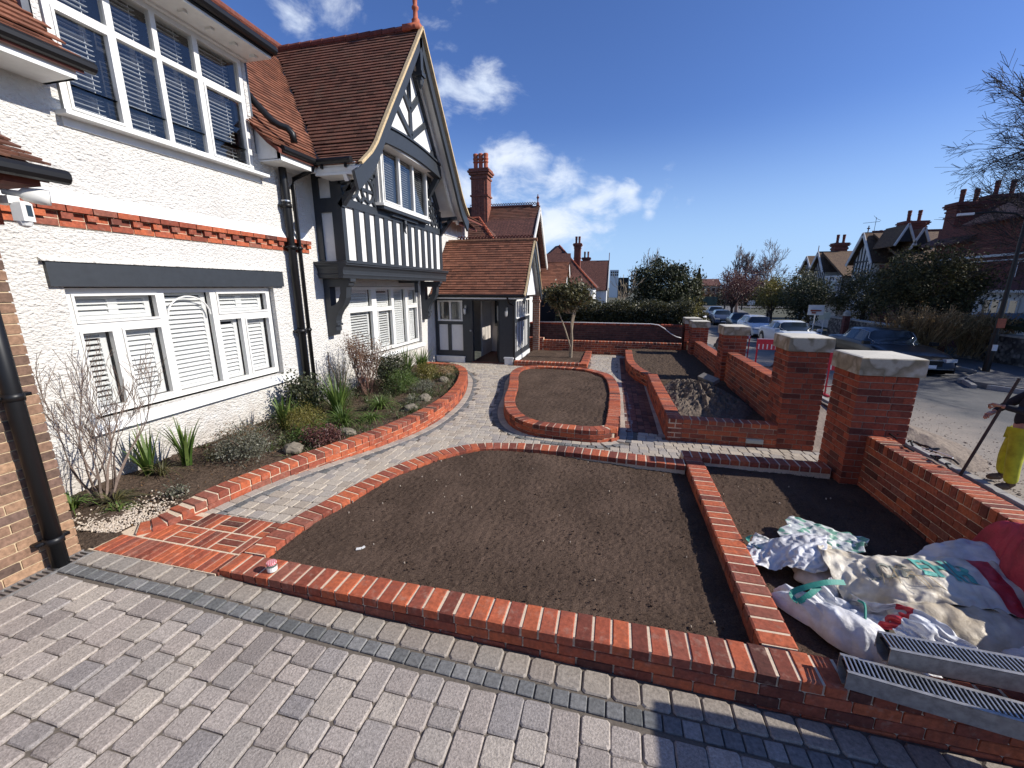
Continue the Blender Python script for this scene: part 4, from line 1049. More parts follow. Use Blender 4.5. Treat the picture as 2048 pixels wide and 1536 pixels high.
# bargeboards, apex post, soffit
m = MB()
for s in (-1, 1):
    P_ = [(YG + s * (h + (.0 if i else 0)), z - .055) for i, (h, z) in enumerate(GP)] + [(YG + s * 2.78, 4.13)]
    dep = [.20, .20, .20, .20, .21, .22, .24, .27, .27]
    for i in range(len(P_) - 1):
        (a, za), (b, zb_) = P_[i], P_[i + 1]
        m.prism([(XG - .075, a, za), (XG - .075, b, zb_), (XG - .075, b - s * .09, zb_ - dep[i + 1]), (XG - .075, a - s * (.09 if i else 0), za - dep[i] * (1 if i else 1.4))], (.055, 0, 0))
m.build('bargeboard', M_char, house)
m = MB()
for s in (-1, 1):
    P_ = [(YG + s * h, z - .11) for h, z in GP]
    for (a, za), (b, zb_) in zip(P_, P_[1:]):
        m.prism([(XS - .02, a, za), (XS - .02, b, zb_), (XS - .02, b, zb_ - .035), (XS - .02, a, za - .035)], (XG - XS - .08, 0, 0))
        m.prism([(XG - .34, a, za - .03), (XG - .34, b, zb_ - .03), (XG - .34, b - s * .05, zb_ - .13), (XG - .34, a - s * .05, za - .13)], (.07, 0, 0))
m.build('soffit', M_whiteg, house)
m = MB(); m.box(XG - .14, XG - .02, YG - .06, YG + .06, 6.55, 7.35); m.box(XG - .17, XG + .01, YG - .09, YG + .09, 6.62, 6.70); m.tube([(XG - .08, YG, 6.56), (XG - .08, YG, 6.47), (XG - .08, YG, 6.40)], [.075, .055, .01], 8); m.build('apex_pendant', M_char, house)
m = MB()
for s in (-1, 1):
    y = YG + s * 2.22; m = MB()
    for a, b in (((XS, y, 3.72), (XG - .34, y, 4.14)), ((XS, y, 4.12), (XG - .2, y, 4.15)), ((XS + .02, y, 3.7), (XS + .02, y, 4.2)), ((XS + .1, y, 3.98), (XS + .26, y, 4.02))): m.beam(a, b, .09, .11, (0, 1, 0))
    m.build('eaves_bracket', M_char, house); m = MB()
m = MB(); m.lathe((XG - .12, YG, 7.5), [(.12, -.06), (.11, .06), (.075, .12), (.085, .15), (.05, .19), (.045, .32), (.07, .35), (.07, .38), (.042, .41), (.05, .52), (.075, .55), (.05, .58), (.035, .63), (.06, .70), (.07, .76), (.05, .83), (.02, .9)], 14)
m.box(XG - .38, XG + .0, YG - .11, YG + .11, 7.44, 7.56)
m.build('finial', M_terra, house, True)

# ---------------------------------------------------------------- wing beyond the gable
m = grid_wall(XW, (11.5, 15.4), (4.28, 4.75), [])
m.box(-9, XW - .02, 12.2, 15.3, 4.2, 4.7)
m.build('wing_wall', M_render, house)
window(XW + .02, 13.2, 14.75, 3.95, 4.68, [(13.68, 13.74, 4.0, 4.62), (14.2, 14.26, 4.0, 4.62)], [(13.26, 13.68, 4.0, 4.62, 0), (13.74, 14.2, 4.0, 4.62, 0), (14.26, 14.69, 4.0, 4.62, 0)], style='blind')
m = MB(); hp = [(0, 5.25), (.7, 4.72), (1.1, 4.5)]
tiles(m, (-5.8, 12.1, 5.25), (0, 1, 0), 2.9, hp, (1, 0, 0)); m.build('wing_roof', M_tile, house)
m = MB(); underlay(m, (-5.8, 12.1, 5.24), (0, 1, 0), 2.9, hp, (1, 0, 0), .05); m.build('roof_boards', M_ridge, house)
# hipped tile roof behind the porch
m = MB()
A, B_, Cc, D_ = Vector((-7.5, 16.6, 4.95)), Vector((-5.35, 16.6, 4.95)), Vector((-4.2, 15.4, 3.7)), Vector((-7.5, 15.4, 3.7))
tiles(m, (-7.5, 16.6, 4.95), (1, 0, 0), 3.4, [(0, 4.95), (1.2, 3.7)], (0, -1, 0), clip=lambda u, s: u < 2.15 + s / 1.73 * 1.15)
m.prism([tuple(A), tuple(B_), tuple(Cc), tuple(D_)], (0, .05, -.06))
m.prism([tuple(B_), (-4.2, 17.8, 3.7), tuple(Cc)], (-.05, 0, -.05)); m.build('hipped_roof', M_tile, house)
m = MB(); m.tube([tuple(A), tuple(B_)], .06, 8)
for k in range(10):
    p = B_.lerp(Cc, k / 10); q = B_.lerp(Cc, (k + .95) / 10); m.tube([tuple(p + Vector((0, 0, .02))), tuple(q + Vector((0, 0, .04)))], [.05, .06], 8)
m.build('ridge_tiles', M_terra, house)

# ---------------------------------------------------------------- porch
YP = 12.1; PX0, PX1 = -5.36, -2.86
c = MB(); wv = MB()
def fb_(x0, x1, z0, z1, y0=YP, dy=.1, M=c): M.box(x0, x1, y0, y0 + dy, z0, z1)
fb_(-5.36, -5.27, .16, 1.95, dy=.101); fb_(-4.47, -4.15, 0, 1.95, YP - .02, .14); fb_(-4.97, -4.86, .36, 1.19); fb_(-5.27, -4.47, .16, .36); fb_(-5.27, -4.47, 1.17, 1.28)
fb_(-5.36, -2.8, 1.90, 1.985, YP - .03, .16); fb_(-3.30, -2.86, 0, 1.95, YP - .02, .14)
c.build('porch_timber', M_char, house)
fb_(-5.27, -4.97, .36, 1.17, YP + .03, .05, wv); fb_(-4.86, -4.47, .36, 1.17, YP + .03, .05, wv); wv.build('porch_panels', M_panel, house)
m = MB(); m.box(-5.36, -4.42, YP - .07, YP + .05, 0, .15); m.box(-5.36, -4.40, YP - .09, YP + .05, .15, .19); m.build('porch_plinth', M_whiteg, house); m = MB(); m.box(-3.12, -2.86, YP - .12, YP + .0, 0, .17); m.box(-3.14, -2.84, YP - .14, YP - .0, .17, .22); m.box(-2.86, -2.80, YP, 14.35, 0, .17); m.build('porch_plinth', M_whiteg, house)
m = MB()
for x in (-5.28, -4.90, -4.52): fb_(x, x + .055, 1.28, 1.90, YP - .02, .06, m)
fb_(-5.28, -4.465, 1.275, 1.32, YP - .035, .09, m); fb_(-5.28, -4.465, 1.86, 1.90, YP - .021, .06, m); fb_(-5.3, -2.8, 1.955, 1.99, YP - .07, .05, m)
pw = m.build('porch_window', M_white, house)
m = MB(); m.box(-5.26, -4.49, YP + .02, YP + .025, 1.3, 1.88); m.build('pane', M_glass, pw)
m = MB(); m.box(-5.3, -4.2, 14.3, 14.35, 0, 2); m.box(-4.25, -4.2, 13.2, 14.3, 0, 2); m.box(-4.2, -2.9, 14.3, 14.36, 0, 2); m.build('porch_lining', flat_mat('cream_plaster', (.55, .50, .46), .8, 4, .1, .1), house)
m = MB(); m.box(-4.05, -3.3, 14.22, 14.29, .95, 1.95); m.box(-4.02, -3.62, 14.20, 14.24, 1.4, 1.9); m.build('inner_window', M_darkglass, house)
m = MB(); m.box(-3.75, -3.5, 14.17, 14.20, 1.50, 1.82); m.box(-3.72, -3.53, 14.16, 14.175, 1.53, 1.79); m.build('picture_frame', M_white, house)
m = MB(); m.box(-4.2, -2.9, YP - .05, 14.3, -.05, .03); m.build('porch_floor', flat_mat('red_quarry_tile', (.13, .045, .03), .6, 10, .2, .2), house)
# door leaf, standing open
m = MB(); dv = Vector((-.26, .74, 0)).normalized(); hinge = Vector((-3.33, YP + .08, 0))
m.obox(tuple(hinge + dv * .37 + Vector((0, 0, .96))), dv, (dv.y, -dv.x, 0), (0, 0, 1), .37, .022, .93)
for k in range(6): m.obox(tuple(hinge + dv * (.08 + .115 * k) + Vector((-.024 * dv.y, .024 * dv.x, .62))), dv, (dv.y, -dv.x, 0), (0, 0, 1), .045, .006, .52)
door = m.build('door', M_char, house)
m = MB()
for k in range(3): m.obox(tuple(hinge + dv * (.2 + .17 * k) + Vector((-.026 * dv.y, .026 * dv.x, 1.5))), dv, (dv.y, -dv.x, 0), (0, 0, 1), .05, .006, .22)
m.build('pane', flat_mat('frosted_pane', (.55, .58, .58), .3, 8, .1, 0), door)
m = MB(); m.lathe((-4.2, YP - .06, 1.0), [(.0, -.03), (.035, -.02), (.035, .02), (0, .03)], 10); m.build('door_knob', M_steel, house)
# side towards the street
c2 = MB(); XP = -2.86
for y in (YP, 14.25): c2.box(XP - .02, XP + .04, y, y + .1, .17, 1.95)
c2.box(XP - .02, XP + .03, YP + .1, 14.25, .17, .34); c2.box(XP - .02, XP + .035, YP + .1, 14.25, 1.25, 1.37); c2.box(XP - .02, XP + .035, YP, 14.35, 1.93, 2.05)
for k in range(1, 9):
    y = YP + .1 + (2.15) * k / 9; c2.box(XP - .02, XP + .014, y - .036, y + .036, .34, 1.25)
c2.build('porch_timber', M_char, house)
m = MB(); m.box(XP - .03, XP + .0, YP + .1, 14.25, .34, 1.25); m.build('porch_panels', M_panel, house)
m = MB()
for k in range(7):
    y = YP + .12 + (2.06) * k / 6; m.box(XP - .01, XP + .05, y - .022, y + .03, 1.38, 1.93)
m.box(XP - .01, XP + .07, YP + .08, 14.25, 1.365, 1.40); m.box(XP - .01, XP + .051, YP + .1, 14.25, 1.88, 1.93)
pw = m.build('porch_window', M_white, house)
m = MB(); m.box(XP + .01, XP + .015, YP + .12, 14.2, 1.4, 1.9); m.build('pane', M_glass, pw)
# porch roof
PP = [(0, 3.72), (.75, 2.92), (1.15, 2.42), (1.38, 2.17), (1.55, 2.04)]; YR = 13.25
m = MB(); tiles(m, (-5.38, YR, 3.72), (1, 0, 0), 2.93, PP, (0, -1, 0)); tiles(m, (-5.38, YR, 3.72), (1, 0, 0), 2.93, PP, (0, 1, 0), gauge=.2, tw=.33); m.build('porch_roof', M_tileo, house)
m = MB(); underlay(m, (-5.38, YR, 3.71), (1, 0, 0), 2.90, PP, (0, -1, 0)); underlay(m, (-5.38, YR, 3.71), (1, 0, 0), 2.90, PP, (0, 1, 0)); m.build('roof_boards', M_whiteg, house)
m = MB()
for k in range(15):
    x = -5.3 + k * .195; m.tube([(x, YR, 3.73), (x + .19, YR, 3.73)], .06, 8)
m.build('ridge_tiles', flat_mat('pale_ridge_tile', (.22, .11, .065), .9, 14, .4, .5, .006), house)
def cresting(x0, x1, y, z, n, parent, s=1, mat=M_ridge):
    m = MB()
    for k in range(n):
        x = x0 + (x1 - x0) * (k + .5) / n; r = (x1 - x0) / n * .42
        pts = [(x + r * math.cos(a), y, z + r * 1.1 + r * math.sin(a)) for a in np.linspace(0, 2 * math.pi, 9)]
        for a, b in zip(pts, pts[1:]): m.beam(a, b, r * .55, .03, (0, 1, 0))
        m.box(x - r * .25, x + r * .25, y - .015, y + .015, z + r * 2, z + r * 2.7)
    return m.build('cresting', mat, parent)
cresting(-5.0, -2.5, YR, 3.77, 24, house)
m = MB()
for s in (-1, 1):
    P_ = [(YR + s * h, z - .04) for h, z in PP]
    for (a, za), (b, zb_) in zip(P_, P_[1:]): m.prism([(-2.50, a, za), (-2.50, b, zb_), (-2.50, b - s * .06, zb_ - .17), (-2.50, a - s * .06, za - .2)], (.045, 0, 0))
m.build('bargeboard', M_char, house)
m = MB(); m.prism([(-2.68, YR - 1.3, 2.05), (-2.68, YR + 1.3, 2.05), (-2.68, YR, 3.55)], (.05, 0, 0)); m.build('porch_gable', M_whiteg, house)
m = MB()
for s in (-1, 1):
    pts = [(-2.455, YR + s * h, z + .012) for h, z in PP]
    for a, b in zip(pts, pts[1:]): m.beam(a, b, .035, .05)
m.build('verge', M_verge, house)
m = MB(); gutter(m, [(-5.36, YP - .42, 2.045), (-2.45, YP - .42, 2.045)], .045); m.tube([(-2.95, YP - .42, 2.0), (-2.95, YP - .3, 1.85), (-2.84, YP - .06, 1.75), (-2.83, YP - .06, .05)], .03, 8); m.build('gutter', M_black, house)
# lanterns
def lantern(x, y, z):
    l = thing('wall_lantern', (x, y, z), 'small chrome wall lantern ' + ('left of the porch doorway' if x < -4 else 'on the dark post right of the porch doorway'), 'lamp')
    m = MB(); m.tube([(x, y, z + .12), (x, y - .05, z + .17), (x, y - .1, z + .14), (x, y - .1, z + .08)], .009, 6); m.box(x - .025, x + .025, y - .012, y, z + .05, z + .16)
    m.lathe((x, y - .1, z), [(.01, .09), (.045, .06), (.05, .04)], 8); m.lathe((x, y - .1, z - .1), [(.01, -.02), (.03, .0), (.035, .02)], 8)
    for a in range(4): m.tube([(x + .035 * math.cos(a * 1.57 + .7), y - .1 + .035 * math.sin(a * 1.57 + .7), z - .09), (x + .045 * math.cos(a * 1.57 + .7), y - .1 + .045 * math.sin(a * 1.57 + .7), z + .05)], .005, 4)
    m.build('lantern_frame', M_steel, l); m = MB(); m.lathe((x, y - .1, z - .08), [(.028, 0), (.038, .12)], 8); m.build('lantern_glass', M_white, l)
lantern(-4.36, YP - .02, 1.60); lantern(-3.06, YP - .02, 1.55)

# ================================================================= BRICK ANNEXE (left edge)
ann = thing('brick_annexe', (-4.3, 1, 0), 'yellow-brown stock brick annexe at the left edge with a small tiled roof', 'building')
XA = -4.13
core = MB(); core.box(-5.42, XA - .008, -3, 2.062, -.2, 3.0); core.build('mortar', M_mortary, ann)
m = MB(); z = .125; k = 0
while z < 2.95:
    k += 1; y = 2.07 - (.1075 if k % 2 else .22)
    ys = [(y, 2.07)]
    while y > -.6: ys.append((y - .01 - .215, y - .01)); y -= .225
    for a, b in ys: m.cbox((XA - .05 + random.uniform(-.002, .003), (a + b) / 2), 0, .05, (b - a) / 2, z, z + .063, .004)
    x = XA - .105
    while x > -5.3: m.cbox((x - .1075, 2.02), 0, .1025, .05, z, z + .063, .004); x -= .225
    z += .074
m.build('brickwork', M_yellow, ann)
m = MB(); tiles(m, (-5.4, -3, 4.22), (0, 1, 0), 5.32, [(0, 4.22), (1.0, 3.42), (1.28, 3.24), (1.52, 3.12)], (1, 0, 0), gauge=.1); m.build('tiled_roof', M_tile, ann)
m = MB(); underlay(m, (-5.4, -3, 4.2), (0, 1, 0), 5.3, [(0, 4.2), (1.0, 3.40), (1.28, 3.22), (1.5, 3.10)], (1, 0, 0), .06); m.box(-5.4, -3.92, 2.07, 2.26, 2.98, 3.06); m.build('roof_boards', M_ridge, ann)
m = MB(); gutter(m, [(-3.85, -3, 3.06), (-3.85, 2.38, 3.06)], .05); m.build('gutter', M_black, ann)
m = MB(); m.box(-4.45, -4.13, 2.075, 2.13, 2.72, 2.97); m.box(-4.3, XA + .03, 1.2, 2.075, 2.86, 2.97); m.build('corbel', M_brickd, ann)
pm = MB(); pm.tube([(-4.06, 1.90, .2), (-4.06, 1.90, 3.0)], .052, 16)
for z in (.42, 1.55): pm.tube([(-4.06, 1.90, z - .025), (-4.06, 1.90, z + .025)], .06, 16); pm.box(-4.12, -4.06, 1.80, 2.0, z - .012, z + .012)
pm.build('downpipe', M_black, ann, True)
sl = thing('security_light', (-4.05, 2.12, 2.8), 'white floodlight camera fixed below the black gutter of the brick annexe', 'security camera')
m = MB(); m.cbox((-3.98, 2.16), R(20), .045, .04, 2.74, 2.87, .012, cut=.012); m.box(-4.12, -3.98, 2.1, 2.16, 2.85, 2.9); m.build('camera_body', M_white, sl)
m = MB(); m.obox((-3.937, 2.172, 2.81), (math.cos(R(110)), math.sin(R(110)), 0), (math.cos(R(20)), math.sin(R(20)), 0), (0, 0, 1), .018, .004, .036); m.build('lens', M_darkglass, sl)
m = MB(); m.lathe((-3.98, 2.16, 2.70), [(.005, 0), (.03, .012), (.042, .04)], 12); m.build('sensor', M_whiteg, sl)
for a, b in (((-4.06, 2.12, 2.93), (-3.93, 2.30, 2.915)), ((-4.1, 2.0, 2.92), (-3.95, 1.93, 2.90))):
    m = MB(); a = Vector(a); b = Vector(b); m.tube([a, a.lerp(b, .35), a.lerp(b, .45), a.lerp(b, .8), b], [.018, .022, .045, .055, .052], 14); m.build('floodlight', M_white, sl, True)
# channel drain along the annexe
m = MB()
for x in (-4.125, -4.015): m.box(x, x + .012, -.6, 2.08, .1, zd(-4, 0) + .004)
y = -.6
while y < 2.08: m.box(-4.113, -4.015, y, y + .014, .14, zd(-4, 0) + .003); y += .034
r_ = m.build('channel_drain', M_steeld, None, off=(-4.07, 1, .15)); tag(r_, 'slotted drain channel running along the foot of the yellow brick wall', 'drain')
m = MB(); m.box(-4.13, -4.0, -.6, 2.08, .05, .12); m.build('drain_trough', M_black, r_)

# ================================================================= STREET AND BACKGROUND
def pick(P, y):
    for (a, b), (c, d) in zip(P, P[1:]):
        if y <= c: return b + (d - b) * max(0, y - a) / (c - a)
    return P[-1][1]
ZR = [(-20, -.58), (12, -.58), (17, -.65), (25, -.92), (33, -1.2), (45, -1.45), (60, -1.35), (80, -1.1), (130, -.9), (1500, -.9)]
def zr(y): return pick(ZR, y)
def xo(y): return 0 if y < 28 else 5.5 * ((y - 28) / 50) ** 1.6 if y < 80 else 5.7
sheet('ground', -700, 700, -300, 1500, 0, M_grass, 2, 900, lambda x, y: zr(y) - .10)
def strip(name, xa, xb, y0, y1, dz, mat, n=80, nx=1, zf=None):
    m = MB(); vs = []; fs = []
    for j in range(n + 1):
        y = y0 + (y1 - y0) * j / n
        for i in range(nx + 1):
            x = xa + (xb - xa) * i / nx
            vs.append((x + xo(y), y, (zf(x, y) if zf else zr(y) + dz)))
    for j in range(n):
        for i in range(nx):
            a = j * (nx + 1) + i; fs.append((a, a + 1, a + nx + 2, a + nx + 1))
    m.add(vs, fs); return struct(m.build(name, mat))
# worn road, with pale trodden dirt along the near side
nt_ = M_asph.node_tree; b_ = nt_.nodes['Principled BSDF']; lk = b_.inputs['Base Color'].links[0]; src = lk.from_socket
v_ = coords(nt_); sp_ = nt_.nodes.new('ShaderNodeSeparateXYZ'); nt_.links.new(v_, sp_.inputs[0])
dn = noise_n(nt_, v_, .9, 7, .65); ma_ = nt_.nodes.new('ShaderNodeMath'); ma_.operation = 'MULTIPLY_ADD'; ma_.inputs[1].default_value = -.30; nt_.links.new(sp_.outputs[0], ma_.inputs[0]); nt_.links.new(dn.outputs['Fac'], ma_.inputs[2])
mr_ = nt_.nodes.new('ShaderNodeMapRange'); mr_.inputs['From Min'].default_value = -2.0; mr_.inputs['From Max'].default_value = -1.4; mr_.inputs['To Max'].default_value = .85; nt_.links.new(ma_.outputs[0], mr_.inputs['Value'])
fine = noise_n(nt_, v_, 45, 6, .7); fr = ramp(nt_, fine.outputs['Fac'], [(.3, (.20, .165, .13)), (.7, (.40, .335, .265))])
nt_.links.new(mixc(nt_, mr_.outputs[0], src, fr.outputs[0]), b_.inputs['Base Color'])
strip('road', 5.45, 12.6, -12, 80, 0, M_asph, 120)
m = MB(); m.add([(-60, 78, zr(79) + .006), (90, 78, zr(79) + .006), (90, 85, zr(79) + .006), (-60, 85, zr(79) + .006)], [(0, 1, 2, 3)]); struct(m.build('side_road', M_asph))
def kerbline(P):
    m = MB(); ln = Line(P); n = int(ln.len / .9)
    for i in range(n):
        t = (i + .5) * ln.len / n; p, d = ln.at(t); z = zr(p[1])
        m.cbox(p, math.atan2(d[1], d[0]), ln.len / n / 2 - .004, .065, z - .2, z + .125, .012)
    struct(m.build('kerb', M_kerb))
kerbline([(5.37 + xo(y), y) for y in range(-6, 78, 3)])
kerbline([(12.65 + xo(y), y) for y in range(77, 18, -3)] + [(12.6, 17.9), (12.3, 17.1), (10.9, 15.75), (10.6, 15.0), (11.6, 13.9), (12.5, 12.9), (12.7, 11.5), (12.7, 0)])
strip('pavement', 12.7, 15.0, -8, 77, .115, M_flag, 80)
m = MB(); m.prism([(12.75, 17.9, -.72), (12.3, 17.1, -.72), (10.95, 15.7, -.72), (10.68, 15.0, -.72), (12.5, 12.95, -.72), (12.75, 11.6, -.72)], (0, 0, .255)); struct(m.build('pavement', M_flag))
strip('pavement', 3.0, 5.30, -3, 16, 0, M_gravel, 160, 40, lambda x, y: zdirt(x, y))
strip('pavement', 3.0, 5.30, 16, 77, .115, M_flag, 60)
# trench edge boards
m = MB(); m.box(5.05, 5.09, 2, 15, -.62, -.43); struct(m.build('trench_edge', M_barkd))
# heap of spoil beside the near pillar
m = MB(); vs = []; fs = []; n_ = 40
for j in range(n_ + 1):
    for i in range(n_ + 1):
        u, v = i / n_ * 2 - 1, j / n_ * 2 - 1; r_ = math.hypot(u, v); x, y = 5.75 + u * .8, 9.2 + v * 1.7
        vs.append((x, y, -.60 + .28 * max(0, 1 - r_) * (.8 + .3 * noise.noise(Vector((x * 3, y * 3, 2)))) + .012 * noise.noise(Vector((x * 14, y * 14, 1)))))
for j in range(n_):
    for i in range(n_): a = j * (n_ + 1) + i; fs.append((a, a + 1, a + n_ + 2, a + n_ + 1))
m.add(vs, fs); tag(m.build('spoil_heap', M_gravel, None, off=(5.75, 9.2, -.6)), 'low heap of brown spoil at the road edge behind the nearest pillar', 'soil heap')
# rubble in the narrow gap between the first two pillars
m = MB()
for i in range(90):
    x, y = random.uniform(2.75, 3.35), random.uniform(5.7, 6.38); s = random.uniform(.01, .045); q = Euler((random.random() * 6, random.random() * 6, random.random() * 6)).to_matrix()
    m.obox((x, y, -.1 - .2 * (x - 2.75) + random.random() * .05), q @ Vector((1, 0, 0)), q @ Vector((0, 1, 0)), q @ Vector((0, 0, 1)), s, s * .7, s * .6)
tag(m.build('rubble', M_cap, None, off=(3, 6, -.2)), 'broken rubble in the gap between the two nearest pillars', 'rubble', kind='stuff')
m = MB(); m.prism([(2.6, 5.6, -.02), (3.4, 5.6, -.22), (3.4, 5.6, -.6), (2.6, 5.6, -.6)], (0, .82, 0)); struct(m.build('path_end', M_gravel))

# ---------------------------------------------------------------- foliage tools
def rand_unit(n):
    v = rng.normal(size=(n, 3)); return v / np.linalg.norm(v, axis=1)[:, None]
def leaves(M, P, size, asp=.45, var=.35):
    n = len(P); a = rand_unit(n); b = np.cross(a, rand_unit(n)); b /= np.linalg.norm(b, axis=1)[:, None]
    s = (size * (1 + rng.uniform(-var, var, n)))[:, None]
    V = np.stack([P - a * s, P + b * s * asp, P + a * s, P - b * s * asp], 1).reshape(-1, 3)
    F = np.arange(4 * n).reshape(-1, 4); M.npadd(V, F)
def crown_pts(c, rad, nclump, per, csize, shell=.55, flat=0):
    d = rand_unit(nclump); r = rng.uniform(shell, 1, nclump)[:, None]; cc = np.array(c) + d * r * np.array(rad)
    if flat: cc[:, 2] = np.maximum(cc[:, 2], c[2] - rad[2] * flat)
    sz = csize * rng.uniform(.5, 1.4, nclump)
    p = np.repeat(cc, per, 0) + rng.normal(size=(nclump * per, 3)) * np.repeat(sz, per)[:, None]
    return p
def grow(M, p, d, r, L, depth, spread=.5, up=.1, tips=None, minr=.004, sides=5, kids=(2, 3), shrink=.72, bend=.12):
    p = Vector(p); d = Vector(d).normalized(); pts = [p.copy()]; rr = [r]; n = 3
    for i in range(n):
        d = (d + Vector((random.uniform(-bend, bend), random.uniform(-bend, bend), random.uniform(-bend, bend) + up * .3))).normalized()
        p = p + d * L / n; pts.append(p.copy()); rr.append(max(minr, r * (1 - .3 * (i + 1) / n)))
    M.tube(pts, rr, sides if r > .02 else 3, caps=False)
    if depth <= 0:
        if tips is not None: tips.append(tuple(p))
        return
    for k in range(random.randint(*kids)):
        q = pts[random.randint(1, n)] if k else pts[-1]
        ax = d.cross(Vector((random.uniform(-1, 1), random.uniform(-1, 1), random.uniform(-1, 1)))).normalized()
        nd = (Matrix.Rotation(spread * random.uniform(.5, 1.25) * (1 if k else .45), 3, ax) @ d + Vector((0, 0, up))).normalized()
        grow(M, q, nd, max(minr, rr[-1] * random.uniform(.6, .85)), L * shrink * random.uniform(.75, 1.15), depth - 1, spread, up, tips, minr, sides, kids, shrink, bend)
def leafy_tree(name, base, trunk_h, c, rad, mat, label, nclump=90, per=70, csize=.28, lsize=.07, tr=.12, shell=.45, group=None, flat=0, cat='tree', bark=None, limbs=5):
    t = thing(name, base, label, cat, group)
    m = MB(); b = Vector(base); top = Vector((base[0], base[1], base[2] + trunk_h))
    m.tube([b, b.lerp(top, .5) + Vector((.03, .02, 0)), top], [tr * 1.25, tr, tr * .8], 8)
    for k in range(limbs):
        a = k * 2 * math.pi / limbs + random.random(); e = Vector(c) + Vector((math.cos(a) * rad[0] * .6, math.sin(a) * rad[1] * .6, random.uniform(-.2, .5) * rad[2]))
        m.tube([top - Vector((0, 0, trunk_h * .15)), top.lerp(e, .5) + Vector((0, 0, .1)), e], [tr * .6, tr * .4, tr * .12], 5)
    m.build('trunk', bark or M_barkd, t)
    m = MB(); leaves(m, crown_pts(c, rad, nclump, per, csize, shell, flat), lsize); m.build('crown', mat, t)
    return t
def bare_tree(name, base, H, label, depth=6, spread=.55, r=.15, up=.12, mat=None, group=None, L=None, kids=(2, 3), minr=.006, lean=(0, 0, 1), shrink=.74, cat='tree'):
    t = thing(name, base, label, cat, group); m = MB(); random.seed(int(abs(base[0]) * 100 + abs(base[1]) * 10) + 5)
    grow(m, base, lean, r, L or H * .28, depth, spread, up, None, minr, 6, kids, shrink)
    m.build('branches', mat or M_barkd, t); return t

# ---------------------------------------------------------------- far side houses
M_farbrick = brick_tex_mat('dark_red_brick', (.20, .05, .035), (.12, .032, .025), (.15, .09, .07))
M_fartile = brick_tex_mat('mossy_brown_tile', (.17, .105, .055), (.115, .066, .04), (.055, .032, .022), .17, .085, .008)
M_fartile2 = brick_tex_mat('brown_red_tile', (.17, .065, .045), (.11, .04, .03), (.035, .016, .012), .17, .085, .010)
M_farwhite = flat_mat('pale_wall', (.62, .60, .56), .8, 3, .1, .2)
def chimney(parent, x, y, z0, z1, w_=.75, d=.55, pots=2, mat=None, name='chimney', potm=None, poth=.75):
    m = MB(); m.box(x - w_ / 2, x + w_ / 2, y - d / 2, y + d / 2, z0, z1)
    for k, (dz, e) in enumerate(((-.50, .05), (-.28, .10), (-.16, .16), (-.05, .10))): m.box(x - w_ / 2 - e, x + w_ / 2 + e, y - d / 2 - e, y + d / 2 + e, z1 + dz, z1 + dz + .1 - .002 * k)
    m.box(x - w_ / 2 - .06, x + w_ / 2 + .06, y - d / 2 - .06, y + d / 2 + .06, z0 + (z1 - z0) * .55, z0 + (z1 - z0) * .55 + .08)
    for k in (-1, 0, 1): m.box(x + k * w_ * .3 - .05, x + k * w_ * .3 + .05, y - d / 2 - .035, y + d / 2 + .035, z0, z1 - .55)
    c = m.build(name, mat or M_farbrick, parent)
    for k in range(pots):
        px = x + (k - (pots - 1) / 2) * w_ / max(1, pots) * .95
        p = MB(); p.lathe((px, y, z1 + .04), [(.13, 0), (.145, .06), (.115, .1), (.115, poth * .55), (.14, poth * .6), (.12, poth * .7), (.14, poth * .9), (.13, poth)], 10); p.build('chimney_pot', potm or M_ridge, c)
    return c
def roof_y(m, x0, x1, yr, zr_, half, ze, curve=.0):
    """ridge along x at y=yr; two slopes"""
    for s in (-1, 1): m.prism([(x0, yr, zr_), (x0, yr + s * half, ze), (x0, yr + s * half, ze - .08), (x0, yr, zr_ - .12)], (x1 - x0, 0, 0))
def gable_unit(parent, X, yr, half, zr_, ze, zb, x1, wallmat, tilemat, timber=True, dirx=-1):
    """gabled wing whose gable faces -x (dirx=-1) at x=X, running back to x1"""
    m = MB(); m.prism([(X, yr - half + .25, zb), (X, yr + half - .25, zb), (X, yr + half - .25, ze), (X, yr, zr_ - .2), (X, yr - half + .25, ze)], (x1 - X, 0, 0)); m.build('wall', wallmat, parent)
    m = MB(); roof_y(m, min(X, x1) - (.4 if dirx < 0 else 0), max(X, x1) + (.4 if dirx > 0 else 0), yr, zr_, half + .1, ze - .1); m.build('roof', tilemat, parent)
    m = MB(); xf = X + dirx * .40
    for s in (-1, 1): m.beam((xf, yr, zr_ - .10), (xf, yr + s * (half + .1), ze - .2), .26, .06)
    m.build('bargeboard', M_farwhite, parent)
    if timber:
        m = MB(); xt = X + dirx * .03
        for k in range(-3, 4):
            y = yr + k * half * .25; top = zr_ - .3 - abs(k) * .25 * (zr_ - ze) ; m.beam((xt, y, ze - .9), (xt, y, top), .10, .06)
        for z in (ze - .9, ze + .05): m.beam((xt, yr - half + .3, z), (xt, yr + half - .3, z), .12, .065)
        m.build('timber_frame', M_char, parent)
def far_window(parent, X, y0, y1, z0, z1, dirx=-1, n=2, mat=None):
    m = MB(); xa = X + dirx * .05
    m.box(min(X, xa), max(X, xa), y0, y1, z0, z1); f = m.build('window', mat or M_white, parent)
    m = MB(); w_ = (y1 - y0) / n
    for k in range(n): xb = X + dirx * .06; m.box(min(X, xb), max(X, xb), y0 + k * w_ + .06, y0 + (k + 1) * w_ - .05, z0 + .06, z1 - .06)
    m.build('pane', M_darkglass, f)

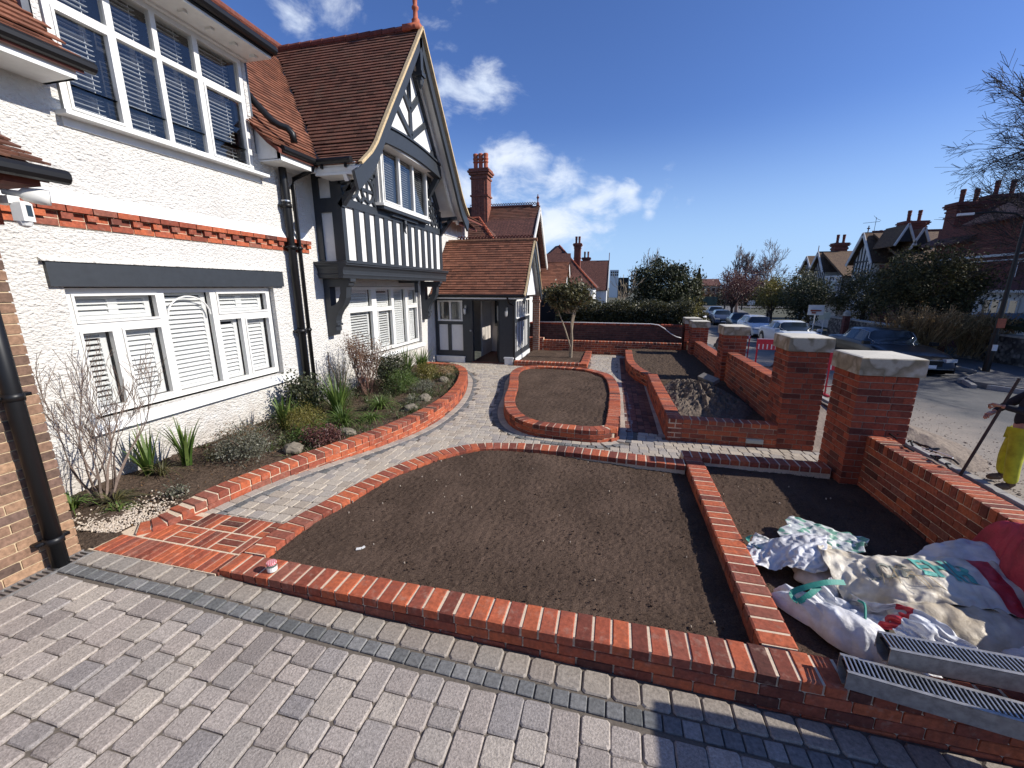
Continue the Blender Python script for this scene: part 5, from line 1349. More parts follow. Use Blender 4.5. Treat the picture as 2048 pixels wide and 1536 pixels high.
hb = thing('gabled_house', (20, 41, -1), 'half-timbered house with a mossy tile roof and two small dormer gables across the street', 'house')
gable_unit(hb, 20, 41.4, 1.75, 6.65, 4.3, -1.2, 27, M_farwhite, M_fartile)
m = MB(); m.prism([(20.2, 36.2, 3.9), (20.2, 41.2, 6.55), (20.2, 41.2, 6.4), (20.2, 36.2, 3.7)], (9.0, 0, 0)); m.build('roof', M_fartile, hb)
m = MB(); m.box(20.4, 29, 36.6, 43, -1.2, 4.0); m.build('wall', M_farbrick, hb)
for xx, zt in ((20.5, 6.75), (21.5, 6.45)):
    m = MB(); yy = 37.6; m.prism([(xx - .42, yy, zt - 1.2), (xx + .42, yy, zt - 1.2), (xx, yy, zt - .15)], (0, .3, 0)); m.build('dormer', M_char, hb)
    m = MB()
    for s in (-1, 1): m.prism([(xx, yy, zt), (xx + s * .66, yy, zt - 1.45), (xx + s * .66, yy, zt - 1.53), (xx, yy, zt - .1)], (0, 2.6, 0))
    m.build('dormer_roof', M_fartile, hb)
    m = MB()
    for s in (-1, 1): m.beam((xx, yy - .12, zt), (xx + s * .66, yy - .12, zt - 1.5), .12, .1, (0, 1, 0))
    m.build('bargeboard', M_farwhite, hb)
    m = MB(); m.tube([(xx, yy - .1, zt), (xx, yy - .1, zt + .35)], .03, 5); m.box(xx - .1, xx + .1, yy - .13, yy - .07, zt + .16, zt + .22); m.build('finial', M_ridge, hb)
m = MB(); m.box(20.2, 28, 41.35, 41.45, 6.65, 6.75); m.tube([(19.9, 41.4, 6.6), (19.9, 41.4, 7.15)], .04, 6); m.box(19.8, 20.0, 41.37, 41.43, 6.9, 6.98); m.build('cresting', M_ridge, hb)
chimney(hb, 23.2, 42.0, 6.0, 7.4, 1.5, .8, 2, poth=.85)
for k in (0, 1):
    m = MB(); m.lathe((21.35 + k * .3, 42.5, 6.6), [(.11, 0), (.11, .3)], 8); m.build('chimney_pot', M_ridge, hb)
m = MB(); m.tube([(21.1, 43, 6.5), (21.1, 43, 8.0)], .02, 4); m.tube([(20.2, 43, 7.55), (21.4, 43, 7.65)], .015, 4); m.tube([(20.8, 42.8, 8.1), (21.1, 43, 7.9), (21.5, 43.1, 7.75)], .015, 4); m.build('aerial', M_black, hb)
far_window(hb, 20, 40.7, 42.1, 2.3, 3.4)

hc = thing('half_timbered_house', (20, 48, -1.3), 'smaller half-timbered house with a brown tiled roof beyond the tall evergreen', 'house')
gable_unit(hc, 20, 49.0, 1.5, 5.75, 3.9, -1.5, 25, M_farwhite, M_fartile)
m = MB(); m.prism([(20.0, 44.2, 3.3), (20.0, 49.0, 5.7), (20.0, 49.0, 5.5), (20.0, 44.2, 3.1)], (7, 0, 0)); m.build('roof', M_fartile, hc)
m = MB(); m.box(20.05, 27, 44.6, 50, -1.5, 3.35); m.build('wall', M_farwhite, hc)
m = MB()
for k in range(7): m.box(20.02, 20.04, 44.7 + k * .62, 44.85 + k * .62, 1.6, 3.2)
for k in range(8): m.box(20.1 + k * .7, 20.25 + k * .7, 44.56, 44.59, .8, 3.2)
m.build('timber_frame', M_char, hc)
far_window(hc, 20.03, 45.3, 46.3, 1.9, 2.9); far_window(hc, 20.03, 47.3, 48.2, 1.9, 2.9)
m = MB(); m.prism([(19.2, 44.6, .9), (20.05, 44.6, 1.4), (20.05, 44.6, .9)], (0, 4, 0)); m.build('porch_roof', M_ridge, hc)
chimney(hc, 21.6, 49.5, 5.2, 6.5, 1.1, .8, 2, poth=.8)
m = MB(); m.tube([(19.6, 49, 5.7), (19.6, 49, 6.3)], .035, 5); m.build('finial', M_ridge, hc)
hd = thing('roof_gable_house', (22, 58, -1.3), 'far house of which only one brown gable roof shows behind the others', 'house')
gable_unit(hd, 22.5, 58, 1.8, 5.9, 4.0, -1.5, 28, M_farwhite, M_fartile)

hr = thing('red_brick_house', (20, 27, -.8), 'dark red brick house with big chimneys and a white bay at the right edge', 'house')
m = MB(); m.box(20, 30, 20, 33.5, -1.2, 5.8); m.build('wall', M_farbrick, hr)
m = MB(); m.prism([(19.5, 19.8, 5.7), (19.5, 31, 5.7), (24, 31, 8.4), (24, 19.8, 8.4)], (.05, 0, .12)); m.prism([(24, 19.8, 8.4), (24, 31, 8.4), (30, 31, 5.7), (30, 19.8, 5.7)], (.05, 0, .12))
m.prism([(19.4, 30.5, 4.8), (19.4, 34.0, 4.8), (24, 33.0, 7.6), (24, 29.5, 7.6)], (.05, 0, .12)); m.prism([(24, 29.5, 7.6), (24, 33.0, 7.6), (30, 33, 4.8), (30, 29, 4.8)], (.05, 0, .12))
m.prism([(19.4, 34.0, 4.8), (24, 33.0, 7.6), (30, 34, 4.8)], (0, .1, .1))
m.build('roof', M_fartile2, hr)
chimney(hr, 21.1, 33.4, 5.5, 7.35, 1.5, .9, 2, poth=.8); chimney(hr, 23.6, 34.6, 6, 7.9, 1.7, 1.0, 2, poth=.9); chimney(hr, 25.4, 34.0, 6, 8.0, 1.2, 1.0, 2, poth=.9)
m = MB(); m.box(19.93, 20, 20, 33.5, 3.9, 4.02); m.box(19.95, 20, 20, 33.5, 3.66, 3.72); m.build('string_course', M_farwhite, hr)
far_window(hr, 20, 26.2, 27.3, 2.0, 3.6, n=1); far_window(hr, 20, 23.4, 24.5, 2.0, 3.6, n=1)
far_window(hr, 20, 28.0, 29.6, .2, 1.6, n=2, mat=flat_mat('cream_frame', (.5, .42, .2), .6, 5, .1, 0))
m = MB(); m.box(18.0, 20, 21.5, 26.5, -1.1, 2.05); m.build('bay', M_farwhite, hr)
m = MB(); m.box(17.7, 20, 21.2, 26.8, 2.05, 2.16); m.build('bay_fascia', M_white, hr)
m = MB(); m.prism([(17.7, 21.2, 2.16), (17.7, 26.8, 2.16), (20, 26.0, 3.1), (20, 21.2, 3.1)], (.3, 0, -.02)); m.build('bay_roof', M_ridge, hr)
far_window(hr, 18.0, 24.0, 25.9, .55, 1.75, n=4)
fs_ = flat_mat('pale_blue_sign', (.16, .22, .35), .6, 4, .2, 0)

# own side: neighbouring houses
n1 = thing('neighbour_house', (-5, 25, 0), 'neighbouring house with a red-brown tiled gable, crested ridge and tall brick chimney', 'house')
gable_unit(n1, -4.75, 25, 2.9, 6.75, 3.7, 0, -13, M_whiteg, M_fartile2, False, 1)
NPF = [(0, 6.82), (.9, 5.75), (1.7, 4.8), (2.3, 4.15), (3.0, 3.6)]
m = MB(); tiles(m, (-11, 25, 6.82), (1, 0, 0), 6.65, NPF, (0, -1, 0), gauge=.12, tw=.25); m.build('tiled_roof', M_tile, n1)
m = MB(); m.box(-9, -4.8, 24.95, 25.05, 6.82, 6.9); m.build('ridge_tiles', M_ridge, n1)
cresting(-8.6, -4.6, 25, 6.9, 28, n1); m = MB(); m.lathe((-4.5, 25, 6.85), [(.1, 0), (.08, .15), (.03, .2), (.04, .35), (.09, .42), (.03, .5), (.02, .6)], 8); m.build('finial', M_ridge, n1)
chimney(n1, -7.75, 24.6, 5.6, 8.75, .95, .8, 0, M_terrab := brick_tex_mat('orange_chimney_brick', (.30, .085, .045), (.21, .06, .038), (.20, .12, .09)))
for k in range(3):
    m = MB(); m.lathe((-8.05 + k * .3, 24.6, 8.8), [(.12, 0), (.12, .35), (.16, .40), (.13, .48), (.16, .58), (.13, .65), (.15, .8), (.12, .85)], 12); m.build('chimney_pot', M_terra, n1)
m = MB(); m.box(-7, -4.9, 20.5, 27, 0, 3.6); m.build('wall', M_whiteg, n1)
m = MB(); tiles(m, (-6, 28.6, 3.9), (1, 0, 0), 3.0, PP2 := [(0, 3.9), (.8, 3.0), (1.4, 2.3), (1.7, 2.1)], (0, -1, 0), gauge=.12, tw=.25); tiles(m, (-6, 28.6, 3.9), (1, 0, 0), 3.0, PP2, (0, 1, 0), gauge=.12, tw=.25); m.build('porch_roof', M_tileo, n1)
m = MB(); m.box(-6, -3.2, 27.1, 30.0, 0, 2.1); m.prism([(-3.2, 27.1, 2.1), (-3.2, 30.0, 2.1), (-3.2, 28.6, 3.7)], (.05, 0, 0)); m.build('porch_wall', M_whiteg, n1)
m = MB()
for k in range(8): m.box(-3.18, -3.13, 27.2 + k * .38, 27.32 + k * .38, .2, 1.3)
m.box(-4.9, -4.2, 27.05, 27.09, 0, 2.0); m.build('porch_timber', M_char, n1); far_window(n1, -3.15, 27.4, 29.8, 1.35, 2.0, 1, 5)
n2_ = thing('hipped_house', (-5, 50, 0), 'farther brown-roofed house with a steep hipped roof and one tall chimney', 'house')
m = MB(); m.add([(-6.4, 50, 7.0), (-11, 46, 2.5), (-1.8, 46, 2.2), (-1.8, 55, 2.2), (-11, 55, 2.5), (-7, 51, 7.0)], [(0, 1, 2), (0, 2, 3, 5), (5, 3, 4), (5, 4, 1, 0)]); m.build('roof', M_fartile2, n2_)
m = MB(); roof_y(m, -9, -4.6, 45.5, 5.75, 2.6, 2.5); m.build('roof', M_fartile2, n2_)
m = MB(); m.box(-10, -2.2, 46.3, 54.5, -1, 2.5); m.prism([(-4.75, 43.0, -1), (-4.75, 48, -1), (-4.75, 48, 2.6), (-4.75, 45.5, 5.5), (-4.75, 43, 2.6)], (-4, 0, 0)); m.build('wall', M_whiteg, n2_)
chimney(n2_, -4.2, 49.0, 3.5, 7.0, .72, .7, 2, M_terrab, poth=.75)
m = MB()
for k in range(12):
    a = Vector((-6.4, 50, 7.02)).lerp(Vector((-1.8, 46, 2.25)), k / 12); b = Vector((-6.4, 50, 7.02)).lerp(Vector((-1.8, 46, 2.25)), (k + .95) / 12); m.tube([a, b], [.07, .09], 6)
m.build('ridge_tiles', M_terra, n2_)
n3 = thing('dark_roof_house', (-3, 62, 0), 'far brown gabled roof with chimney pots to the right of the hipped roof', 'house')
m = MB(); roof_y(m, -6, -.8, 61, 5.9, 3.2, 1.9); m.build('roof', M_fartile2, n3)
m = MB(); m.prism([(-.95, 58, -1), (-.95, 64, -1), (-.95, 64, 2), (-.95, 61, 5.7), (-.95, 58, 2)], (-5, 0, 0)); m.build('wall', M_whiteg, n3)
m = MB()
for s in (-1, 1): m.beam((-.8, 61, 5.75), (-.8, 61 + s * 3.2, 1.8), .3, .06)
m.build('bargeboard', M_white, n3)
chimney(n3, -4.0, 61.5, 5.2, 6.3, 1.0, .7, 2, poth=.8)
m = MB(); m.tube([(-.85, 61, 5.9), (-.85, 61, 6.9)], .05, 5); m.build('finial', M_ridge, n3)
wb = thing('white_block', (-1, 140, 0), 'distant white flat-roofed block with rows of windows on the skyline', 'building')
m = MB(); m.box(-1.5, 1.2, 140, 150, -1, 7.6); m.build('wall', M_white, wb)
m = MB()
for i in range(4):
    for j in range(2): m.box(-1.2 + i * .65, -.8 + i * .65, 139.93, 140.02, 6.6 - j * .8, 7.1 - j * .8)
m.box(1.3, 4.5, 139.9, 150, -1, 5.2); m.build('window', M_dark, wb)
fh = thing('far_terrace', (19, 100, -1), 'distant cream terrace of houses closing the end of the street', 'building')
m = MB(); m.box(17.5, 21.5, 96, 102, -1, 2.6); m.box(25, 33, 98, 104, -1, 2.2); m.build('wall', flat_mat('cream_wall', (.5, .42, .30), .8, 2, .15, .1), fh)
m = MB(); roof_y(m, 17.3, 21.7, 99, 4.0, 3.2, 2.6); roof_y(m, 24.9, 33.2, 101, 3.6, 3.2, 2.2); m.build('roof', M_fartile2, fh)
m = MB()
for i in range(4):
    for j in range(2): m.box(18.1 + i * .95, 18.6 + i * .95, 95.93, 96.02, .2 + j * 1.2, .9 + j * 1.2)
m.build('window', M_dark, fh)
gf = thing('green_fence', (20, 86, -1), 'dull green fence and dark hedge along the far side of the junction', 'fence')
m = MB(); m.box(10, 19.0, 86, 86.15, -1.2, .5)
for k in range(8): m.box(10 + k * 1.2, 10.1 + k * 1.2, 85.93, 86.0, -1.2, .6)
m.build('fence_panel', flat_mat('green_boards', (.05, .075, .06), .8, 6, .3, .2), gf)
m = MB(); leaves(m, rng.uniform((19, 86, -1), (34, 88, 1.2), (6000, 3)), .16); m.build('hedge_leaves', L_dark, gf)

# ---------------------------------------------------------------- flint wall and garden fronts across the street
M_flint, nt_, b_ = new_mat('flint_rubble')
v_ = coords(nt_); vo = nt_.nodes.new('ShaderNodeTexVoronoi'); vo.inputs['Scale'].default_value = 7; nt_.links.new(v_, vo.inputs['Vector'])
r_ = ramp(nt_, vo.outputs['Color'], [(.2, (.05, .045, .04)), (.5, (.16, .145, .125)), (.8, (.30, .28, .25))])
r2_ = ramp(nt_, vo.outputs['Distance'], [(.0, (1.1, 1.1, 1.1)), (.7, (.5, .48, .45))])
nt_.links.new(mixc(nt_, 1, r_.outputs[0], r2_.outputs[0], 'MULTIPLY'), b_.inputs['Base Color']); b_.inputs['Roughness'].default_value = .7; bump(nt_, vo.outputs['Distance'], -1, .05, b_)
fw = thing('flint_wall', (15, 19, -.8), 'dark flint rubble garden wall behind the parked black saloon', 'wall')
m = MB(); vs = []
for y0, y1, h in ((8, 18.6, .55), (18.6, 22.4, .42), (24.5, 34, .2)): m.box(14.95, 15.35, y0, y1, -1.3, h)
m.build('rubble', M_flint, fw)
m = MB()
for y0, y1, h in ((8, 18.6, .55), (18.6, 22.4, .42), (24.5, 34, .2)): m.box(14.9, 15.4, y0, y1, h, h + .07)
m.build('coping', M_cap, fw)
m = MB(); m.box(15.0, 15.2, 8, 21, .70, .85) ; leaves(m, rng.uniform((15.0, 14, .6), (17, 24, 1.0), (5000, 3)), .06)
tag(m.build('low_hedge', L_dark, None, off=(15.5, 18, .5)), 'dark clipped hedge on top of the flint wall', 'hedge')
gp = thing('gate_post', (14.9, 23.4, -.9), 'rounded stone-topped gate post in shade behind the white saloon', 'post')
m = MB(); m.box(14.7, 15.1, 23.2, 23.6, -1, .7); m.build('post', M_farbrick, gp); m = MB(); m.lathe((14.9, 23.4, .7), [(.26, 0), (.26, .08), (.18, .12), (.12, .25), (.02, .3)], 10); m.build('post_cap', M_cap, gp)
gp2 = thing('gate_post', (14.6, 31, -1.1), 'slim brick gate post with a round white top beside the small white car', 'post')
m = MB(); m.box(14.45, 14.75, 30.85, 31.15, -1.2, .5); m.build('post', M_farbrick, gp2); m = MB(); m.lathe((14.6, 31, .5), [(.22, 0), (.2, .1), (.17, .25), (.05, .35)], 10); m.build('post_cap', M_cap, gp2)

L_olivd = leaf_mat('dark_olive_leaf', [(0, (.02, .024, .009)), (.5, (.055, .056, .019)), (.85, (.10, .092, .032)), (1, (.18, .15, .055))], .7, .2)
M_twig = flat_mat('mauve_grey_twig', (.20, .155, .14), .95, 10, .2, 0)
# trees of the far side
leafy_tree('evergreen_tree', (14.0, 22.5, -.9), 2.0, (13.75, 23.0, 2.35), (2.2, 1.8, 1.6), L_olivd, 'broad dark evergreen tree hiding the fronts of the houses across the street', 190, 120, .28, .06, .2)
leafy_tree('evergreen_tree', (16.7, 33.5, -1), 2.0, (16.6, 34, 1.6), (1.7, 1.6, 1.9), L_olive, 'olive-green tree left of the half-timbered house', 80, 90, .3, .08, .15)
leafy_tree('evergreen_tree', (14.4, 36, -1.2), 1.6, (14.4, 36.5, 1.4), (1.5, 1.5, 1.8), L_dark, 'dark rounded evergreen behind the white saloon', 80, 90, .3, .08, .15)
leafy_tree('golden_tree', (13.2, 40, -1.3), 1.5, (13.3, 40.5, 1.6), (1.5, 1.5, 1.3), L_yel, 'golden-green tree beside the plum-coloured tree', 60, 80, .28, .08, .12)
leafy_tree('plum_tree', (12.6, 50, -1.4), 1.6, (12.9, 50, 2.3), (2.4, 2, 1.9), L_red, 'plum-coloured tree just coming into leaf at the bend of the street', 110, 50, .35, .08, .15)
leafy_tree('evergreen_tree', (17, 44, -1.2), 2, (17, 44, 2.2), (1.6, 1.5, 1.7), L_olive, 'small dull green tree under the smaller half-timbered house', 60, 80, .3, .08, .14)
bare_tree('bare_tree', (14.6, 56, -1.4), 8, 'tall bare tree with upright branches at the bend of the street', 6, .42, .22, .14, M_twig, L=2.5, minr=.016, kids=(3, 4))
bare_tree('bare_tree', (19.5, 60, -1.4), 8, 'wide bare tree with spreading pale twigs left of the gabled houses', 6, .62, .25, .06, M_twig, L=2.7, minr=.016, kids=(3, 4))
bare_tree('bare_tree', (16.5, 96, -1.2), 8, 'small bare tree far away at the end of the street', 6, .5, .25, .12, M_bark, L=2.4, minr=.02)
bare_tree('large_bare_tree', (18.9, 20.4, -.9), 16, 'large bare tree whose twigs reach in from the right edge of the sky', 7, .62, .34, .0, M_barkd, L=4.2, minr=.007, lean=(-.22, .05, 1), kids=(3, 5), shrink=.745)
for i, (x, y, z, h, lab) in enumerate(((10.9, 19.9, -.5, 1.9, 'tan bushy shrub of upright stems behind the black saloon'), (12.9, 20.6, -.5, 1.7, 'reddish-tan shrub below the right half of the broad evergreen'))):
    t = thing('tan_shrub', (x + 1.6, y + .6, z), lab, 'shrub'); m = MB(); tips = []
    for k in range(80):
        a = random.random() * 6.28; grow(m, (x + 1.6 + random.gauss(0, .25), y + .6 + random.gauss(0, .25), z), (math.cos(a) * .65, math.sin(a) * .65, 1), .014, h * .42, 3, .34, .14, tips, .008, 3, (2, 3), .72)
    leaves(m, np.repeat(np.array(tips), 3, 0) + rng.normal(size=(3 * len(tips), 3)) * .06, .035); m.build('stems', L_tan, t)
# own side: camellia, conifer, hedge
leafy_tree('glossy_evergreen', (2.6, 24.5, -.3), 1.4, (2.55, 24.6, 2.25), (1.75, 1.5, 1.35), L_dark, 'large glossy-leaved evergreen bush rising behind the neighbour\'s hedge', 150, 80, .22, .085, .12)
t = thing('conifer', (5.9, 33, -.6), 'pointed dark conifer beside the parked cars', 'tree'); m = MB(); m.tube([(5.9, 33, -.6), (5.9, 33, 3.2)], [.12, .03], 6); m.build('trunk', M_barkd, t)
P_ = []
for k in range(9000):
    h = random.random() ** 1.5; r = (1 - h) * 1.15 * (.75 + .25 * math.sin(h * 60)) * random.uniform(.5, 1); a = random.random() * 6.28; P_.append((5.9 + r * math.cos(a), 33 + r * math.sin(a), -.1 + h * 3.7))
m = MB(); leaves(m, np.array(P_), .07); m.build('crown', L_olive, t)
leafy_tree('golden_shrub', (4.9, 31, -.7), .4, (4.7, 31, .9), (1.0, .8, .75), L_yel, 'yellow-green shrub between the hedge and the conifer', 40, 60, .2, .07, .05)
hg = thing('clipped_hedge', (.9, 17.6, 0), 'clipped dark hedge with brown tips behind the old boundary wall', 'hedge')
m = MB(); pts = np.concatenate([rng.uniform((-2.2, 16.4, .2), (2.95, 19.5, 1.72), (26000, 3)), rng.uniform((-2.2, 16.35, .3), (2.95, 16.85, 1.72), (15000, 3))]); keep = (pts[:, 2] > 1.35) | (pts[:, 1] < 16.9) | (pts[:, 0] > 2.6)
pts = pts[keep]; pts[:, 2] += .06 * np.sin(pts[:, 0] * 5) + .04 * np.sin(pts[:, 1] * 7 + 1) + rng.normal(size=len(pts)) * .03; leaves(m, pts, .045); m.build('hedge_leaves', L_hedge, hg)
m = MB(); m.box(-2.1, 2.75, 16.85, 19.3, -.5, 1.4); m.build('hedge_core', M_barkd, hg)
bare_tree('bare_shrub', (.1, 21.5, -.2), 3, 'leafless straggly shrub rising above the hedge left of the glossy evergreen', 5, .6, .05, .12, M_barkl, L=1.0, minr=.008)
bare_tree('bare_shrub', (-1.4, 24, -.2), 3, 'leafless twiggy shrub in front of the far hipped house', 5, .6, .05, .12, M_bark, L=1.1, minr=.008)
bare_tree('bare_tree', (3.0, 38, -1), 6, 'thin bare tree top showing behind the glossy evergreen', 6, .45, .12, .15, M_bark, L=1.9, minr=.012)
m = MB(); m.box(-2.6, -2.2, 19, 19.3, -.2, 1.35); m.box(-3.6, -2.6, 19, 19.1, -.2, 2.2)
tag(m.build('garden_shed', M_dark, None, off=(-3, 19, 0)), 'dark shed side beside the porch of the neighbouring house', 'shed')
# round-headed standard tree in its square bed
st = thing('standard_tree', (-1.3, 13.1, .1), 'round-headed small tree with forked pale stems in the square brick bed', 'tree')
m = MB()
m.tube([(-1.22, 13.1, .05), (-1.20, 13.1, .7), (-1.24, 13.1, 1.2), (-1.15, 13.1, 1.75)], [.045, .035, .03, .02], 8)
m.tube([(-1.26, 13.12, .05), (-1.24, 13.14, .8), (-1.18, 13.16, 1.35), (-1.05, 13.2, 1.8)], [.035, .03, .025, .015], 8)
m.tube([(-1.24, 13.08, .45), (-1.42, 13.05, 1.0), (-1.62, 13.05, 1.5), (-1.75, 13.05, 1.8)], [.025, .022, .018, .012], 8)
for k in range(14):
    a = random.random() * 6.28; m.tube([(-1.3 + .1 * math.cos(a), 13.1, 1.5), (-1.35 + .35 * math.cos(a), 13.1 + .3 * math.sin(a), 1.85), (-1.35 + .6 * math.cos(a), 13.1 + .5 * math.sin(a), 2.1)], [.014, .01, .005], 5)
m.build('trunk', M_barkl, st)
m = MB(); leaves(m, crown_pts((-1.38, 13.1, 2.02), (.72, .6, .38), 150, 48, .085, .2), .05); m.build('crown', L_olive, st)
m = MB(); leaves(m, crown_pts((-1.38, 13.1, 1.95), (.66, .55, .34), 50, 10, .1, .3), .045); m.build('dry_leaves', L_brown, st)

wd = MB()
for cx, cy, cz, rx, ry, rz_, n in ((14, 92, .6, 6, 2, 1.9, 50), (24, 90, .9, 6, 2, 2.6, 60), (34, 88, 1.2, 7, 2, 3.0, 60)): leaves(wd, crown_pts((cx, cy, cz), (rx, ry, rz_), n, 90, .7, .3), .17)
tag(wd.build('distant_trees', L_brown), 'brown band of distant trees closing the street behind the junction', 'trees', kind='stuff')
# ---------------------------------------------------------------- lamp posts, signs
def lamp(base, H, label, arm=(-1, .2), r=.07, head=.35):
    l = thing('street_lamp', base, label, 'street lamp'); x, y, z = base
    m = MB(); m.tube([(x, y, z), (x, y, z + 1.3)], r * 1.35, 12); m.tube([(x, y, z + 1.3), (x, y, z + H)], [r, r * .6], 12); m.build('post', M_black, l)
    a = Vector((arm[0], arm[1], 0)); m = MB(); t = Vector((x, y, z + H)); m.tube([t, t + a * .25 + Vector((0, 0, .18)), t + a * .8 + Vector((0, 0, .28)), t + a * 1.25 + Vector((0, 0, .26))], r * .45, 8); m.build('arm', M_black, l)
    m = MB(); e = t + a * 1.2 + Vector((0, 0, .26)); m.obox(tuple(e + a * head * .6), a.normalized(), (-a.y, a.x, 0), (0, 0, 1), head * .55, .07, .035); m.build('lamp_head', M_whiteg, l); return l
l1 = lamp((12.3, 16.95, -.5), 4.85, 'tall black street lamp standing on the far pavement beside the flint wall', (-.9, .35))
m = MB(); m.box(12.2, 12.4, 16.82, 16.86, 1.0, 1.3); m.build('lamp_sign', M_terra, l1); m = MB(); m.box(12.24, 12.36, 16.82, 16.86, .25, .45); m.build('lamp_label', M_white, l1)
lamp((17.1, 72, -1.2), 5.6, 'far pale street lamp at the end of the street', (.2, 1), .1)
lamp((19.0, 70, -1.2), 5.4, 'far street lamp in front of the plum-coloured tree', (-1, 0), .08)
lamp((13.6, 42, -1.3), 4.4, 'street lamp whose white head shows against the golden tree', (-1.1, 0), .06)
def sign(name, c, w_, h, ang, mat, label, post=0, cat='sign'):
    s = thing(name, c, label, cat); m = MB(); u = Vector((math.cos(ang), math.sin(ang), 0)); m.obox(c, u, (-u.y, u.x, 0), (0, 0, 1), w_ / 2, .015, h / 2); m.build('board', mat, s)
    if post: m = MB(); m.tube([(c[0], c[1] + .05, c[2] - post), (c[0], c[1] + .05, c[2] + h / 2)], .03, 6); m.build('post', M_white, s)
    return s
s1 = sign('estate_sign', (11.0, 26.6, 1.05), .75, .55, R(-5), M_whiteg, 'white estate board above the white saloon, with red and dark print', 1.9)
m = MB(); m.box(10.72, 11.25, 26.55, 26.575, .98, 1.06); m.box(10.8, 11.0, 26.55, 26.576, .86, .94); m.build('print', M_brickd, s1)
sign('estate_sign', (11.6, 26.9, .72), .55, .4, R(-5), flat_mat('pale_green_board', (.45, .52, .46), .6, 6, .1, 0), 'pale green board just below and right of the white estate board', 1.5)
sign('street_sign', (22.0, 76, -.2), 1.1, .7, 0, M_white, 'small blank white sign on a post at the far junction', 1.0)
m = MB(); m.box(16.3, 18.0, 23.6, 23.66, .75, 1.15); sgn = tag(m.build('banner', fs_, None, off=(17, 23.6, .9)), 'faded blue banner under the eaves left of the white bay', 'sign')
bn = thing('balcony_rail', (17, 22, 0), 'white latticed balcony rail in the shade left of the white bay', 'railing'); m = MB(); m.box(15.7, 17.2, 21.9, 21.96, .42, .47); m.box(15.7, 17.2, 21.9, 21.96, .62, .66)
for k in range(9): m.box(15.7 + k * .185, 15.73 + k * .185, 21.9, 21.96, .42, .66)
m.build('rail', M_white, bn)

